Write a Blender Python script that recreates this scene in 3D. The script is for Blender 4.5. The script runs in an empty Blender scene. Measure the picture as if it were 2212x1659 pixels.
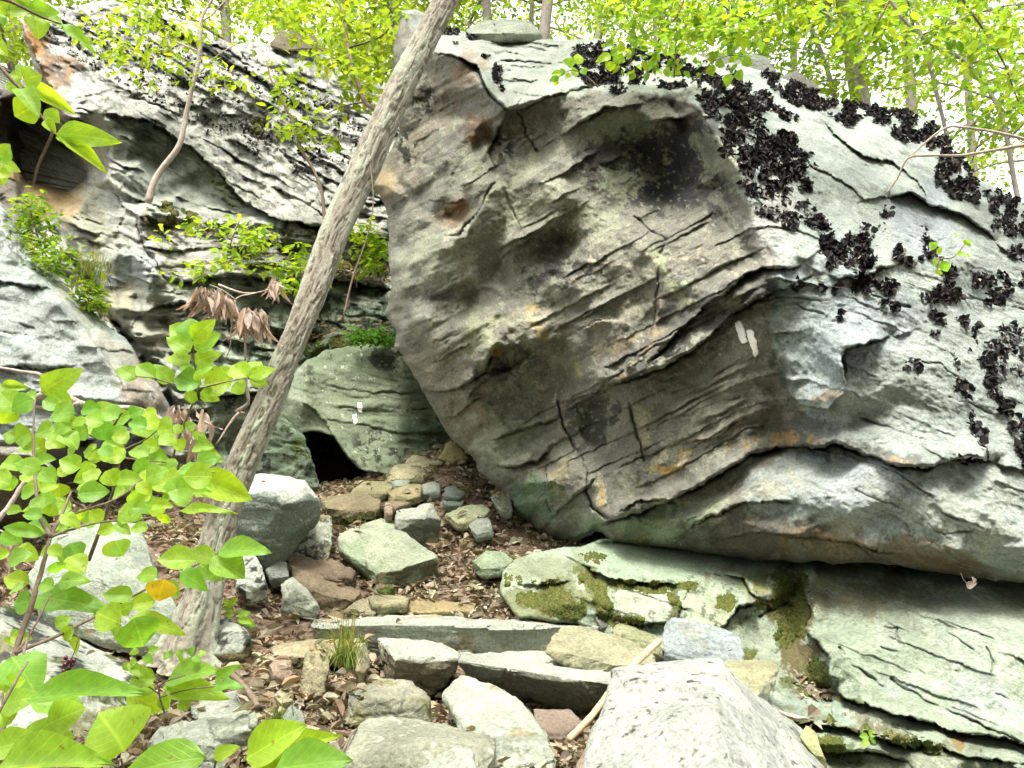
import bpy, bmesh, math, random
import numpy as np
from mathutils import Vector, Matrix, Quaternion
from mathutils.geometry import delaunay_2d_cdt

random.seed(7)
RNG = np.random.default_rng(11)
scene = bpy.context.scene
COL = scene.collection

# ---------------------------------------------------------------- camera
PW, PH, FOC = 2212.0, 1659.0, 1609.0      # picture plane units used for measuring: 2212 x 1659, focal length 1609
PITCH = math.radians(11.0)
CAM = np.array([0.0, 0.0, 1.6])
FWD = np.array([0.0, math.cos(PITCH), math.sin(PITCH)])
UPV = np.array([0.0, -math.sin(PITCH), math.cos(PITCH)])
RGT = np.array([1.0, 0.0, 0.0])
cam_data = bpy.data.cameras.new('camera')
cam_data.sensor_fit = 'HORIZONTAL'
cam_data.sensor_width = 36.0
cam_data.lens = 36.0 * FOC / PW
cam_data.clip_start = 0.05
cam_data.clip_end = 600.0
cam = bpy.data.objects.new('camera', cam_data)
cam.location = CAM
cam.rotation_euler = (math.radians(90) + PITCH, 0, 0)
COL.objects.link(cam)
scene.camera = cam

# ---------------------------------------------------------------- sky, sun, exposure
SUN_ELEV, SUN_AZ = math.radians(66), math.radians(-172)      # azimuth measured from +Y towards +X
world = bpy.data.worlds.new('World')
scene.world = world
world.use_nodes = True
wn = world.node_tree
wn.nodes.clear()
sky = wn.nodes.new('ShaderNodeTexSky')
sky.sky_type = 'NISHITA'
sky.sun_disc = False
sky.sun_elevation = SUN_ELEV
sky.sun_rotation = SUN_AZ
sky.air_density = 0.35
sky.dust_density = 10.0
sky.ozone_density = 0.0
bg = wn.nodes.new('ShaderNodeBackground')
bg.inputs['Strength'].default_value = 0.15
wo = wn.nodes.new('ShaderNodeOutputWorld')
veil = wn.nodes.new('ShaderNodeMix'); veil.data_type = 'RGBA'      # thin white summer overcast over the blue
veil.inputs[0].default_value = 0.55; veil.inputs[7].default_value = (4.2, 4.3, 4.4, 1)
wn.links.new(sky.outputs[0], veil.inputs[6])
wn.links.new(veil.outputs[2], bg.inputs[0])
wn.links.new(bg.outputs[0], wo.inputs[0])
sun_data = bpy.data.lights.new('sun', 'SUN')
sun_data.energy = 0.85
sun_data.angle = math.radians(12.0)
sun_data.color = (1.0, 0.98, 0.95)
sun = bpy.data.objects.new('sun', sun_data)
sdir = Vector((math.cos(SUN_ELEV) * math.sin(SUN_AZ), math.cos(SUN_ELEV) * math.cos(SUN_AZ), math.sin(SUN_ELEV)))
sun.rotation_euler = sdir.to_track_quat('Z', 'Y').to_euler()
sun.location = (0, 0, 30)
COL.objects.link(sun)
scene.view_settings.view_transform = 'Standard'
scene.view_settings.look = 'None'
scene.view_settings.gamma = 1.0
scene.view_settings.use_curve_mapping = False
scene.view_settings.exposure = 2.42
scene.render.engine = 'CYCLES'
scene.cycles.use_denoising = True
scene.cycles.max_bounces = 8
scene.cycles.transparent_max_bounces = 4

# ---------------------------------------------------------------- helpers
def W(u, v, d):
    """point at picture position (u, v) and depth d along the view axis, in metres"""
    u = np.asarray(u, float); v = np.asarray(v, float); d = np.asarray(d, float)
    a = (u - PW / 2) / FOC; b = (PH / 2 - v) / FOC
    return CAM + d[..., None] * (FWD + a[..., None] * RGT + b[..., None] * UPV)

def W1(u, v, d):
    return Vector(W(np.float64(u), np.float64(v), np.float64(d)))

def hash3(x, y, z):
    h = x * np.uint32(0x8da6b343) ^ y * np.uint32(0xd8163841) ^ z * np.uint32(0xcb1ab31f)
    h ^= h >> np.uint32(13); h *= np.uint32(0x85ebca6b); h ^= h >> np.uint32(16)
    h *= np.uint32(0xc2b2ae35); h ^= h >> np.uint32(15)
    return h.astype(np.float32) * np.float32(2.0 / 4294967295.0) - np.float32(1.0)

def vnoise(p):
    p = np.asarray(p, np.float32)
    i = np.floor(p); f = p - i
    i = i.astype(np.int64).astype(np.uint32)
    f = f * f * f * (f * (f * 6 - 15) + 10)
    x, y, z = i[:, 0], i[:, 1], i[:, 2]
    x1, y1, z1 = x + np.uint32(1), y + np.uint32(1), z + np.uint32(1)
    fx, fy, fz = f[:, 0], f[:, 1], f[:, 2]
    def lx(yy, zz):
        a = hash3(x, yy, zz); return a + fx * (hash3(x1, yy, zz) - a)
    a = lx(y, z); a = a + fy * (lx(y1, z) - a)
    b = lx(y, z1); b = b + fy * (lx(y1, z1) - b)
    return a + fz * (b - a)

def fbm(p, octaves=4, gain=0.5, lac=2.03):
    p = np.asarray(p, np.float32); s = 0; a = 1.0; t = 0.0
    for k in range(octaves):
        s = s + a * vnoise(p + np.float32(17.3 * k)); t += a
        a *= gain; p = p * np.float32(lac)
    return s / t * 1.6

def sstep(a, b, x):
    t = np.clip((x - a) / (b - a), 0, 1)
    return t * t * (3 - 2 * t)

def in_poly(poly, x, y):
    r = np.zeros(x.shape, bool); n = len(poly)
    for i in range(n):
        x0, y0 = poly[i]; x1, y1 = poly[(i + 1) % n]
        if y0 == y1: continue
        c = ((y0 > y) != (y1 > y)) & (x < (x1 - x0) * (y - y0) / (y1 - y0) + x0)
        r ^= c
    return r

def seg_dist(line, x, y, closed=False):
    """distance to a polyline and the sign of the side (positive = above / left when walking in +u direction)"""
    best = np.full(x.shape, 1e9); side = np.zeros(x.shape)
    n = len(line)
    for i in range(n if closed else n - 1):
        x0, y0 = line[i]; x1, y1 = line[(i + 1) % n]
        dx, dy = x1 - x0, y1 - y0
        L2 = dx * dx + dy * dy + 1e-9
        t = np.clip(((x - x0) * dx + (y - y0) * dy) / L2, 0, 1)
        ex, ey = x - (x0 + t * dx), y - (y0 + t * dy)
        d = np.sqrt(ex * ex + ey * ey)
        c = dy * ex - dx * ey            # > 0 : above the line (smaller v) when the line runs left to right
        m = d < best
        best = np.where(m, d, best); side = np.where(m, np.sign(c), side)
    return best, side

def tag(o, label=None, cat=None, group=None, kind=None):
    if label: o['label'] = label
    if cat: o['category'] = cat
    if group: o['group'] = group
    if kind: o['kind'] = kind
    return o

def mesh_np(name, verts, faces, mat=None, parent=None, cols=None, sc=None, smooth=True):
    """faces: list of index arrays (n,3) / (n,4)"""
    me = bpy.data.meshes.new(name)
    if isinstance(faces, np.ndarray): faces = [faces]
    faces = [f for f in faces if len(f)]
    nl = sum(f.size for f in faces); nf = sum(len(f) for f in faces)
    me.vertices.add(len(verts)); me.loops.add(nl); me.polygons.add(nf)
    me.vertices.foreach_set('co', np.ascontiguousarray(verts, np.float32).ravel())
    idx = np.concatenate([f.ravel() for f in faces]).astype(np.int32)
    cnt = np.concatenate([np.full(len(f), f.shape[1]) for f in faces])
    st = np.concatenate([[0], np.cumsum(cnt)[:-1]]).astype(np.int32)
    me.loops.foreach_set('vertex_index', idx)
    me.polygons.foreach_set('loop_start', st)
    me.polygons.foreach_set('use_smooth', np.full(nf, smooth))
    me.update(calc_edges=True)
    if cols is not None:
        a = me.color_attributes.new('Col', 'FLOAT_COLOR', 'POINT')
        c4 = np.ones((len(verts), 4), np.float32); c4[:, :3] = cols
        a.data.foreach_set('color', c4.ravel())
    if sc is not None:
        a = me.attributes.new('sc', 'FLOAT_VECTOR', 'POINT')
        a.data.foreach_set('vector', np.ascontiguousarray(sc, np.float32).ravel())
    if mat: me.materials.append(mat)
    o = bpy.data.objects.new(name, me)
    COL.objects.link(o)
    if parent: o.parent = parent
    return o

def empty(name, loc=(0, 0, 0)):
    o = bpy.data.objects.new(name, None); o.location = loc; o.empty_display_size = 0.1
    COL.objects.link(o)
    return o

def adopt(o, parent):
    """child keeps its world place under a parent that only has a location"""
    o.parent = parent
    o.matrix_parent_inverse = Matrix.Translation(parent.location).inverted()
    return o

# ---------------------------------------------------------------- materials
def nodes(mat):
    mat.use_nodes = True
    nt = mat.node_tree; nt.nodes.clear()
    out = nt.nodes.new('ShaderNodeOutputMaterial')
    return nt, out

def nd(nt, kind, **kw):
    n = nt.nodes.new(kind)
    for k, v in kw.items():
        if k.startswith('i_'): n.inputs[k[2:].replace('_', ' ')].default_value = v
        else: setattr(n, k, v)
    return n

def mixcol(nt, mode, fac, a, b):
    m = nt.nodes.new('ShaderNodeMix'); m.data_type = 'RGBA'; m.blend_type = mode
    for sock, val in ((0, fac), (6, a), (7, b)):
        if hasattr(val, 'links'): nt.links.new(val, m.inputs[sock])
        elif isinstance(val, (int, float)): m.inputs[sock].default_value = val
        else: m.inputs[sock].default_value = (*val, 1)
    return m.outputs[2]

def ramp(nt, src, stops):
    r = nt.nodes.new('ShaderNodeValToRGB')
    while len(r.color_ramp.elements) < len(stops): r.color_ramp.elements.new(0.5)
    for e, (p, c) in zip(r.color_ramp.elements, stops):
        e.position = p; e.color = (c, c, c, 1) if isinstance(c, (int, float)) else (*c, 1)
    nt.links.new(src, r.inputs[0])
    return r.outputs[0]

def mat_rock(name='schist_rock', rough=0.85, bump=0.75, streak=(0.74, 1.2)):
    m = bpy.data.materials.new(name); nt, out = nodes(m); L = nt.links.new
    col = nd(nt, 'ShaderNodeAttribute', attribute_name='Col')
    sc = nd(nt, 'ShaderNodeAttribute', attribute_name='sc')
    geo = nd(nt, 'ShaderNodeNewGeometry')
    n1 = nd(nt, 'ShaderNodeTexNoise', i_Scale=1.0, i_Detail=9.0, i_Roughness=0.7, i_Distortion=0.9)
    L(sc.outputs['Vector'], n1.inputs['Vector'])
    n2 = nd(nt, 'ShaderNodeTexNoise', i_Scale=55.0, i_Detail=5.0, i_Roughness=0.7)
    L(geo.outputs['Position'], n2.inputs['Vector'])
    n3 = nd(nt, 'ShaderNodeTexNoise', i_Scale=4.5, i_Detail=6.0, i_Roughness=0.62)
    L(geo.outputs['Position'], n3.inputs['Vector'])
    r1 = ramp(nt, n1.outputs[0], [(0.30, streak[0]), (0.5, 0.97), (0.72, streak[1])])
    r2 = ramp(nt, n2.outputs[0], [(0.3, 0.5), (0.5, 1.0), (0.72, 1.5)])
    r3 = ramp(nt, n3.outputs[0], [(0.3, (0.74, 0.75, 0.72)), (0.5, (1.0, 1.0, 1.0)), (0.72, (1.2, 1.19, 1.14))])
    c = mixcol(nt, 'MULTIPLY', 1.0, col.outputs['Color'], r1)
    c = mixcol(nt, 'MULTIPLY', 0.8, c, r2)
    c = mixcol(nt, 'MULTIPLY', 0.9, c, r3)
    # scattered pale crustose lichen discs
    vo = nd(nt, 'ShaderNodeTexVoronoi', i_Scale=13.0)
    wv = nd(nt, 'ShaderNodeVectorMath', operation='ADD')
    n4 = nd(nt, 'ShaderNodeTexNoise', i_Scale=22.0, i_Detail=3.0)
    L(geo.outputs['Position'], n4.inputs['Vector'])
    sc4 = nd(nt, 'ShaderNodeVectorMath', operation='SCALE'); sc4.inputs['Scale'].default_value = 0.06
    L(n4.outputs['Color'], sc4.inputs[0])
    L(geo.outputs['Position'], wv.inputs[0]); L(sc4.outputs[0], wv.inputs[1])
    L(wv.outputs[0], vo.inputs['Vector'])
    rl = ramp(nt, vo.outputs['Distance'], [(0.12, 1.0), (0.2, 0.0)])
    rm = ramp(nt, n3.outputs[0], [(0.55, 0.0), (0.66, 0.55)])
    lm = nd(nt, 'ShaderNodeMath', operation='MULTIPLY'); L(rl, lm.inputs[0]); L(rm, lm.inputs[1])
    c = mixcol(nt, 'MIX', lm.outputs[0], c, (0.46, 0.50, 0.43))
    c = mixcol(nt, 'MULTIPLY', 1.0, c, (0.70, 0.745, 0.70))
    h = nd(nt, 'ShaderNodeMath', operation='MULTIPLY_ADD'); h.inputs[1].default_value = 0.55
    L(n1.outputs[0], h.inputs[0]); L(n2.outputs[0], h.inputs[2])
    b = nd(nt, 'ShaderNodeBump', i_Strength=bump, i_Distance=0.025)
    L(h.outputs[0], b.inputs['Height'])
    p = nd(nt, 'ShaderNodeBsdfPrincipled', i_Roughness=rough)
    p.inputs['Specular IOR Level'].default_value = 0.25
    L(c, p.inputs['Base Color']); L(b.outputs[0], p.inputs['Normal'])
    L(p.outputs[0], out.inputs[0])
    return m

def mat_simple(name, color, rough=0.8, noise=30.0, amt=0.3, bump=0.2, spec=0.2):
    m = bpy.data.materials.new(name); nt, out = nodes(m); L = nt.links.new
    geo = nd(nt, 'ShaderNodeNewGeometry')
    n = nd(nt, 'ShaderNodeTexNoise', i_Scale=noise, i_Detail=6.0, i_Roughness=0.65)
    L(geo.outputs['Position'], n.inputs['Vector'])
    r = ramp(nt, n.outputs[0], [(0.3, 1 - amt), (0.7, 1 + amt)])
    c = mixcol(nt, 'MULTIPLY', 1.0, color, r)
    b = nd(nt, 'ShaderNodeBump', i_Strength=bump, i_Distance=0.01)
    L(n.outputs[0], b.inputs['Height'])
    p = nd(nt, 'ShaderNodeBsdfPrincipled', i_Roughness=rough)
    p.inputs['Specular IOR Level'].default_value = spec
    L(c, p.inputs['Base Color']); L(b.outputs[0], p.inputs['Normal'])
    L(p.outputs[0], out.inputs[0])
    return m

def mat_vcol(name, rough=0.8, amt=0.3, noise=60.0, transl=0.0, bump=0.2, spec=0.25):
    """colour from the Col attribute, a little grain, optional light passing through (leaves)"""
    m = bpy.data.materials.new(name); nt, out = nodes(m); L = nt.links.new
    col = nd(nt, 'ShaderNodeAttribute', attribute_name='Col')
    geo = nd(nt, 'ShaderNodeNewGeometry')
    n = nd(nt, 'ShaderNodeTexNoise', i_Scale=noise, i_Detail=4.0, i_Roughness=0.6)
    L(geo.outputs['Position'], n.inputs['Vector'])
    r = ramp(nt, n.outputs[0], [(0.3, 1 - amt), (0.7, 1 + amt)])
    c = mixcol(nt, 'MULTIPLY', 1.0, col.outputs['Color'], r)
    b = nd(nt, 'ShaderNodeBump', i_Strength=bump, i_Distance=0.005)
    L(n.outputs[0], b.inputs['Height'])
    p = nd(nt, 'ShaderNodeBsdfPrincipled', i_Roughness=rough)
    p.inputs['Specular IOR Level'].default_value = spec
    L(c, p.inputs['Base Color']); L(b.outputs[0], p.inputs['Normal'])
    if transl > 0:
        t = nd(nt, 'ShaderNodeBsdfTranslucent')
        hs = mixcol(nt, 'MULTIPLY', 1.0, c, (1.55, 1.35, 0.6))
        L(hs, t.inputs[0])
        a = nd(nt, 'ShaderNodeMixShader'); a.inputs[0].default_value = transl
        L(p.outputs[0], a.inputs[1]); L(t.outputs[0], a.inputs[2]); L(a.outputs[0], out.inputs[0])
    else:
        L(p.outputs[0], out.inputs[0])
    return m

def mat_leaf(name, color, transl=0.45, rough=0.42, tcol=None, vary=1.0):
    """broad leaf: pale midrib and side veins from the leaf's own uv, slight blotches"""
    m = bpy.data.materials.new(name); nt, out = nodes(m); L = nt.links.new
    uv = nd(nt, 'ShaderNodeUVMap', uv_map='UVMap')
    sep = nd(nt, 'ShaderNodeSeparateXYZ'); L(uv.outputs[0], sep.inputs[0])
    ax = nd(nt, 'ShaderNodeMath', operation='ABSOLUTE'); L(sep.outputs[0], ax.inputs[0])
    # side veins: saw of (v - 0.6|u|)
    mm = nd(nt, 'ShaderNodeMath', operation='MULTIPLY_ADD'); mm.inputs[1].default_value = -0.75
    L(ax.outputs[0], mm.inputs[0]); L(sep.outputs[1], mm.inputs[2])
    fr = nd(nt, 'ShaderNodeMath', operation='MULTIPLY'); fr.inputs[1].default_value = 8.0; L(mm.outputs[0], fr.inputs[0])
    fr2 = nd(nt, 'ShaderNodeMath', operation='FRACT'); L(fr.outputs[0], fr2.inputs[0])
    v1 = ramp(nt, fr2.outputs[0], [(0.0, 0.75), (0.09, 0.0), (0.93, 0.0), (1.0, 0.75)])
    v2 = ramp(nt, ax.outputs[0], [(0.0, 1.0), (0.035, 0.0)])
    vm = nd(nt, 'ShaderNodeMath', operation='MAXIMUM'); L(v1, vm.inputs[0]); L(v2, vm.inputs[1])
    oi = nd(nt, 'ShaderNodeObjectInfo')
    geo = nd(nt, 'ShaderNodeNewGeometry')
    n = nd(nt, 'ShaderNodeTexNoise', i_Scale=38.0, i_Detail=4.0, i_Roughness=0.6)
    L(geo.outputs['Position'], n.inputs['Vector'])
    r = ramp(nt, n.outputs[0], [(0.3, 0.82), (0.7, 1.16)])
    rr = ramp(nt, oi.outputs['Random'], [(0.0, (0.58, 0.80, 0.9)), (0.35, (0.9, 0.97, 1.2)), (0.7, (1.0, 1.0, 0.9)), (1.0, (1.2, 1.1, 0.75))])
    c = mixcol(nt, 'MULTIPLY', 1.0, color, r)
    c = mixcol(nt, 'MULTIPLY', vary, c, rr)
    ns = nd(nt, 'ShaderNodeTexNoise', i_Scale=70.0, i_Detail=3.0, i_Roughness=0.5)
    L(geo.outputs['Position'], ns.inputs['Vector'])
    spot = ramp(nt, ns.outputs[0], [(0.66, 0.0), (0.72, 0.8)])
    c = mixcol(nt, 'MIX', spot, c, (0.22, 0.15, 0.05))
    lighter = mixcol(nt, 'MULTIPLY', 1.0, c, (1.45, 1.3, 1.5))
    c = mixcol(nt, 'MIX', vm.outputs[0], c, lighter)
    b = nd(nt, 'ShaderNodeBump', i_Strength=0.25, i_Distance=0.003)
    b.invert = True
    L(vm.outputs[0], b.inputs['Height'])
    p = nd(nt, 'ShaderNodeBsdfPrincipled', i_Roughness=rough)
    p.inputs['Specular IOR Level'].default_value = 0.4
    L(c, p.inputs['Base Color']); L(b.outputs[0], p.inputs['Normal'])
    t = nd(nt, 'ShaderNodeBsdfTranslucent')
    tc = mixcol(nt, 'MULTIPLY', 1.0, c, tcol or (1.5, 1.35, 0.5))
    L(tc, t.inputs[0])
    a = nd(nt, 'ShaderNodeMixShader'); a.inputs[0].default_value = transl
    L(p.outputs[0], a.inputs[1]); L(t.outputs[0], a.inputs[2]); L(a.outputs[0], out.inputs[0])
    return m

M_ROCK = mat_rock()
M_CLIFF = mat_rock('lichened_cliff_rock', bump=0.8, streak=(0.66, 1.28))
M_PAINT = mat_simple('white_blaze_paint', (0.84, 0.83, 0.78), rough=0.6, noise=90, amt=0.12, bump=0.35)
M_LITTER = mat_vcol('dead_leaf', rough=0.7, amt=0.25, transl=0.12)
M_TRIPE = mat_vcol('rock_tripe', rough=0.7, amt=0.3, spec=0.3)
M_CROWN = mat_vcol('crown_leaf', rough=0.5, amt=0.12, noise=5.0, transl=0.55, bump=0.0)
M_LEAF = mat_leaf('broad_green_leaf', (0.27, 0.45, 0.05), transl=0.6)
M_LEAF_Y = mat_leaf('yellowing_leaf', (0.62, 0.46, 0.03))
M_DRY = mat_leaf('withered_brown_leaf', (0.42, 0.34, 0.27), transl=0.2, rough=0.75, tcol=(1.2, 1.0, 0.8), vary=0.25)
M_TWIG = mat_simple('twig_bark', (0.15, 0.115, 0.085), noise=60, amt=0.35, bump=0.4)
M_GREYTWIG = mat_simple('weathered_branch', (0.33, 0.28, 0.24), noise=50, amt=0.35, bump=0.5)
M_STICK = mat_simple('bare_stick_wood', (0.42, 0.31, 0.20), noise=45, amt=0.3, bump=0.3)
M_GRASS = mat_vcol('grass_blade', rough=0.5, amt=0.2, transl=0.35)
M_MOSS = mat_vcol('moss', rough=0.95, amt=0.4, noise=120, bump=0.6)
M_BARK = mat_vcol('furrowed_bark', rough=0.9, amt=0.28, noise=70, bump=0.5)
M_FARBARK = mat_simple('smooth_grey_bark', (0.20, 0.185, 0.155), noise=14, amt=0.3, bump=0.4)
M_SOIL = mat_simple('trail_soil', (0.14, 0.105, 0.075), rough=0.95, noise=24, amt=0.45, bump=0.9, spec=0.1)
M_BERRY = mat_simple('dark_berry', (0.05, 0.008, 0.012), rough=0.25, noise=40, amt=0.2, bump=0.0, spec=0.5)
# ---------------------------------------------------------------- rock faces measured from the picture
def blur2(a, r):
    if r < 0.4: return a
    k = int(3 * r) + 1
    w = np.exp(-0.5 * (np.arange(-k, k + 1) / r) ** 2); w /= w.sum()
    p = np.pad(a, ((k, k), (0, 0)), mode='edge')
    a = sum(w[i] * p[i:i + a.shape[0]] for i in range(2 * k + 1))
    p = np.pad(a, ((0, 0), (k, k)), mode='edge')
    return sum(w[i] * p[:, i:i + a.shape[1]] for i in range(2 * k + 1))

def rbf(ctrl, U, V):
    c = np.array([(a, b) for a, b, _ in ctrl], float) / 300.0; z = np.array([d for _, _, d in ctrl], float)
    A = np.sqrt(((c[:, None] - c[None]) ** 2).sum(-1)); n = len(c)
    M = np.zeros((n + 3, n + 3)); M[:n, :n] = A; M[:n, n] = 1; M[:n, n + 1:] = c
    M[n:, :n] = M[:n, n:].T
    M[:n, :n] += np.eye(n) * 1e-6
    s = np.linalg.solve(M, np.concatenate([z, np.zeros(3)]))
    x = U.ravel() / 300.0; y = V.ravel() / 300.0
    o = s[n] + s[n + 1] * x + s[n + 2] * y
    for i in range(n): o = o + s[i] * np.sqrt((x - c[i, 0]) ** 2 + (y - c[i, 1]) ** 2)
    return o.reshape(U.shape)

def facets(ctrl, U, V, base):
    pts = [Vector((a, b)) for a, b, _ in ctrl]
    ov, oe, of, vi, _, _ = delaunay_2d_cdt(pts, [], [], 0, 1e-4)
    out = base.copy()
    u0, v0 = U[0, 0], V[0, 0]; st = U[0, 1] - U[0, 0]
    for f in of:
        ids = [vi[k][0] for k in f]
        (ax, ay, az), (bx, by, bz), (cx, cy, cz) = [ctrl[k] for k in ids]
        den = (by - cy) * (ax - cx) + (cx - bx) * (ay - cy)
        if abs(den) < 1e-6: continue
        i0 = max(0, int((min(ax, bx, cx) - u0) / st)); i1 = min(U.shape[1], int((max(ax, bx, cx) - u0) / st) + 2)
        j0 = max(0, int((min(ay, by, cy) - v0) / st)); j1 = min(U.shape[0], int((max(ay, by, cy) - v0) / st) + 2)
        if i1 <= i0 or j1 <= j0: continue
        X = U[j0:j1, i0:i1]; Y = V[j0:j1, i0:i1]
        l0 = ((by - cy) * (X - cx) + (cx - bx) * (Y - cy)) / den
        l1 = ((cy - ay) * (X - cx) + (ax - cx) * (Y - cy)) / den
        l2 = 1 - l0 - l1
        m = (l0 >= -1e-6) & (l1 >= -1e-6) & (l2 >= -1e-6)
        s = out[j0:j1, i0:i1]
        s[m] = (l0 * az + l1 * bz + l2 * cz)[m]
    return out

def window(line, U, V, pad):
    xs = [p[0] for p in line]; ys = [p[1] for p in line]
    u0, v0 = U[0, 0], V[0, 0]; st = U[0, 1] - U[0, 0]
    i0 = max(0, int((min(xs) - pad - u0) / st)); i1 = min(U.shape[1], int((max(xs) + pad - u0) / st) + 2)
    j0 = max(0, int((min(ys) - pad - v0) / st)); j1 = min(U.shape[0], int((max(ys) + pad - v0) / st) + 2)
    return slice(j0, max(j0, j1)), slice(i0, max(i0, i1))

def shape_dist(shape, U, V):
    k = shape[0]
    if k == 'e':
        _, cx, cy, rx, ry, ang = shape
        a = math.radians(ang); ca, sa = math.cos(a), math.sin(a)
        x = (U - cx) * ca + (V - cy) * sa; y = -(U - cx) * sa + (V - cy) * ca
        return (1 - np.sqrt((x / rx) ** 2 + (y / ry) ** 2)) * min(rx, ry)
    if k == 'p':
        d, _ = seg_dist(shape[1], U, V, True)
        return np.where(in_poly(shape[1], U, V), d, -d)
    if k == 'l':
        d, _ = seg_dist(shape[1], U, V)
        return shape[2] - d

def shape_box(shape, pad):
    if shape[0] == 'e':
        r = max(shape[3], shape[4]); return [(shape[1] - r, shape[2] - r), (shape[1] + r, shape[2] + r)]
    return shape[1]

class Relief:
    """A solid rock face. Depth field over the picture plane -> world mesh with real depth, closed behind."""
    def __init__(self, outline, ctrl, step, blur=5.0, facet=0.6, edge=14.0, edge_depth=0.10, boost=1.5):
        self.outline = outline; self.step = step
        xs = [p[0] for p in outline]; ys = [p[1] for p in outline]
        u = np.arange(min(xs) - 2 * step, max(xs) + 3 * step, step); v = np.arange(min(ys) - 2 * step, max(ys) + 3 * step, step)
        self.U, self.V = np.meshgrid(u, v)
        # ragged outline: the test position is jittered by noise
        q = np.stack([self.U.ravel() / 42, self.V.ravel() / 42, np.zeros(self.U.size)], 1)
        jx = fbm(q, 4).reshape(self.U.shape) * 5.0; jy = fbm(q + 31.0, 4).reshape(self.U.shape) * 5.0
        self.inside = in_poly(outline, self.U + jx, self.V + jy)
        base = rbf(ctrl, self.U, self.V)
        D = facets(ctrl, self.U, self.V, base) * facet + base * (1 - facet)
        D = blur2(D, blur / step); lo = blur2(D, 55 / step)
        self.D = lo + boost * (D - lo)
        dd, _ = seg_dist(outline, self.U + jx, self.V + jy, True)
        e = np.clip(1 - dd / edge, 0, 1)
        self.D = self.D + edge_depth * (1 - np.sqrt(np.clip(1 - e * e, 0, 1)))
        self.cols = None
    def shatter(self, n, amp, seed=1, aspect=(1.0, 1.0), ang=0.0, mask=1.0):
        """break the face into flat angular facets of uneven depth"""
        r = np.random.default_rng(seed)
        u0, u1, v0, v1 = self.U[0, 0] - 60, self.U[0, -1] + 60, self.V[0, 0] - 60, self.V[-1, 0] + 60
        ca, sa = math.cos(math.radians(ang)), math.sin(math.radians(ang))
        cu, cv = (u0 + u1) / 2, (v0 + v1) / 2; R = max(u1 - u0, v1 - v0) * .75
        k = int(math.sqrt(n)); gx, gy = np.meshgrid(np.linspace(-R, R, int(k / aspect[0])), np.linspace(-R, R, int(k / aspect[1])))
        gx = gx.ravel() + r.uniform(-.55, .55, gx.size) * 2 * R / k * aspect[0]; gy = gy.ravel() + r.uniform(-.55, .55, gy.size) * 2 * R / k * aspect[1]
        pu = cu + gx * ca - gy * sa; pv = cv + gx * sa + gy * ca
        ctrl = [(float(a), float(b), float(c)) for a, b, c in zip(pu, pv, r.normal(0, amp, len(pu)))]
        self.D = self.D + mask * blur2(facets(ctrl, self.U, self.V, np.zeros(self.U.shape)), 0.7)
    def ledge(self, line, h, w=30, notch=0.05, nw=3.0, up=True, rag=4.0, hb=0.0, oc=5):
        h = h * 1.7; notch = notch * 0.6
        """rock on one side of the line stands proud by h, fading over w; a notch runs along the line"""
        s = window(line, self.U, self.V, w * 3.2 + 20); U, V = self.U[s], self.V[s]
        if U.size == 0: return
        q = np.stack([U.ravel() / 30, V.ravel() / 30, np.full(U.size, 3.3)], 1)
        n = (fbm(q, oc, 0.6) * rag * 1.5).reshape(U.shape); n2 = (fbm(q + 60, oc, 0.6) * rag * 1.5).reshape(U.shape)
        amp = np.clip(0.75 + 0.75 * fbm(q * 0.35 + 23, 3).reshape(U.shape), 0.08, 1.5)
        d, sd = seg_dist(line, U + n2, V + n)
        x0, y0 = line[0]; x1, y1 = line[-1]
        t = ((U - x0) * (x1 - x0) + (V - y0) * (y1 - y0)) / ((x1 - x0) ** 2 + (y1 - y0) ** 2 + 1e-9)
        e0 = np.hypot(U - x0, V - y0); e1 = np.hypot(U - x1, V - y1)
        end = sstep(0, 40, np.minimum(e0, e1) + 4)
        side = (sd > 0) if up else (sd < 0)
        w_var = 0.75 + 0.5 * (fbm(q * 0.4 + 9, 2).reshape(U.shape) * 0.5 + 0.5)
        lift = np.where(side, -h * np.exp(-(d / w) ** 1.3), hb * np.exp(-(d / w) ** 1.3)) * w_var
        nww = nw * np.clip(amp, 0.45, 1.3)
        self.D[s] += (lift * (0.45 + 0.55 * amp) + notch * amp * np.exp(-(d / nww) ** 2)) * end
    def crack(self, line, depth=0.05, w=3.0, rag=5.0):
        s = window(line, self.U, self.V, w * 4 + 20); U, V = self.U[s], self.V[s]
        if U.size == 0: return
        q = np.stack([U.ravel() / 26, V.ravel() / 26, np.full(U.size, 7.7)], 1)
        n1 = (fbm(q, 3) * rag).reshape(U.shape); n2 = (fbm(q + 50, 3) * rag).reshape(U.shape)
        d, _ = seg_dist(line, U + n1, V + n2)
        ww = w * (0.75 + 0.45 * n1 / max(rag, 1e-3))
        amp = np.clip(0.7 + 0.9 * fbm(q * 0.4 + 33, 3).reshape(U.shape), 0.0, 1.5)
        self.D[s] += depth * amp * np.exp(-(d / np.maximum(ww, 0.8)) ** 2)
    def dent(self, shape, depth, soft=20, nz=8):
        s = window(shape_box(shape, 0), self.U, self.V, soft * 2 + 20); U, V = self.U[s], self.V[s]
        if U.size == 0: return
        q = np.stack([U.ravel() / 40, V.ravel() / 40, np.full(U.size, 1.7)], 1)
        d = shape_dist(shape, U, V) + (fbm(q, 3) * nz).reshape(U.shape)
        self.D[s] += depth * sstep(-soft * 0.5, soft, d)
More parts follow.
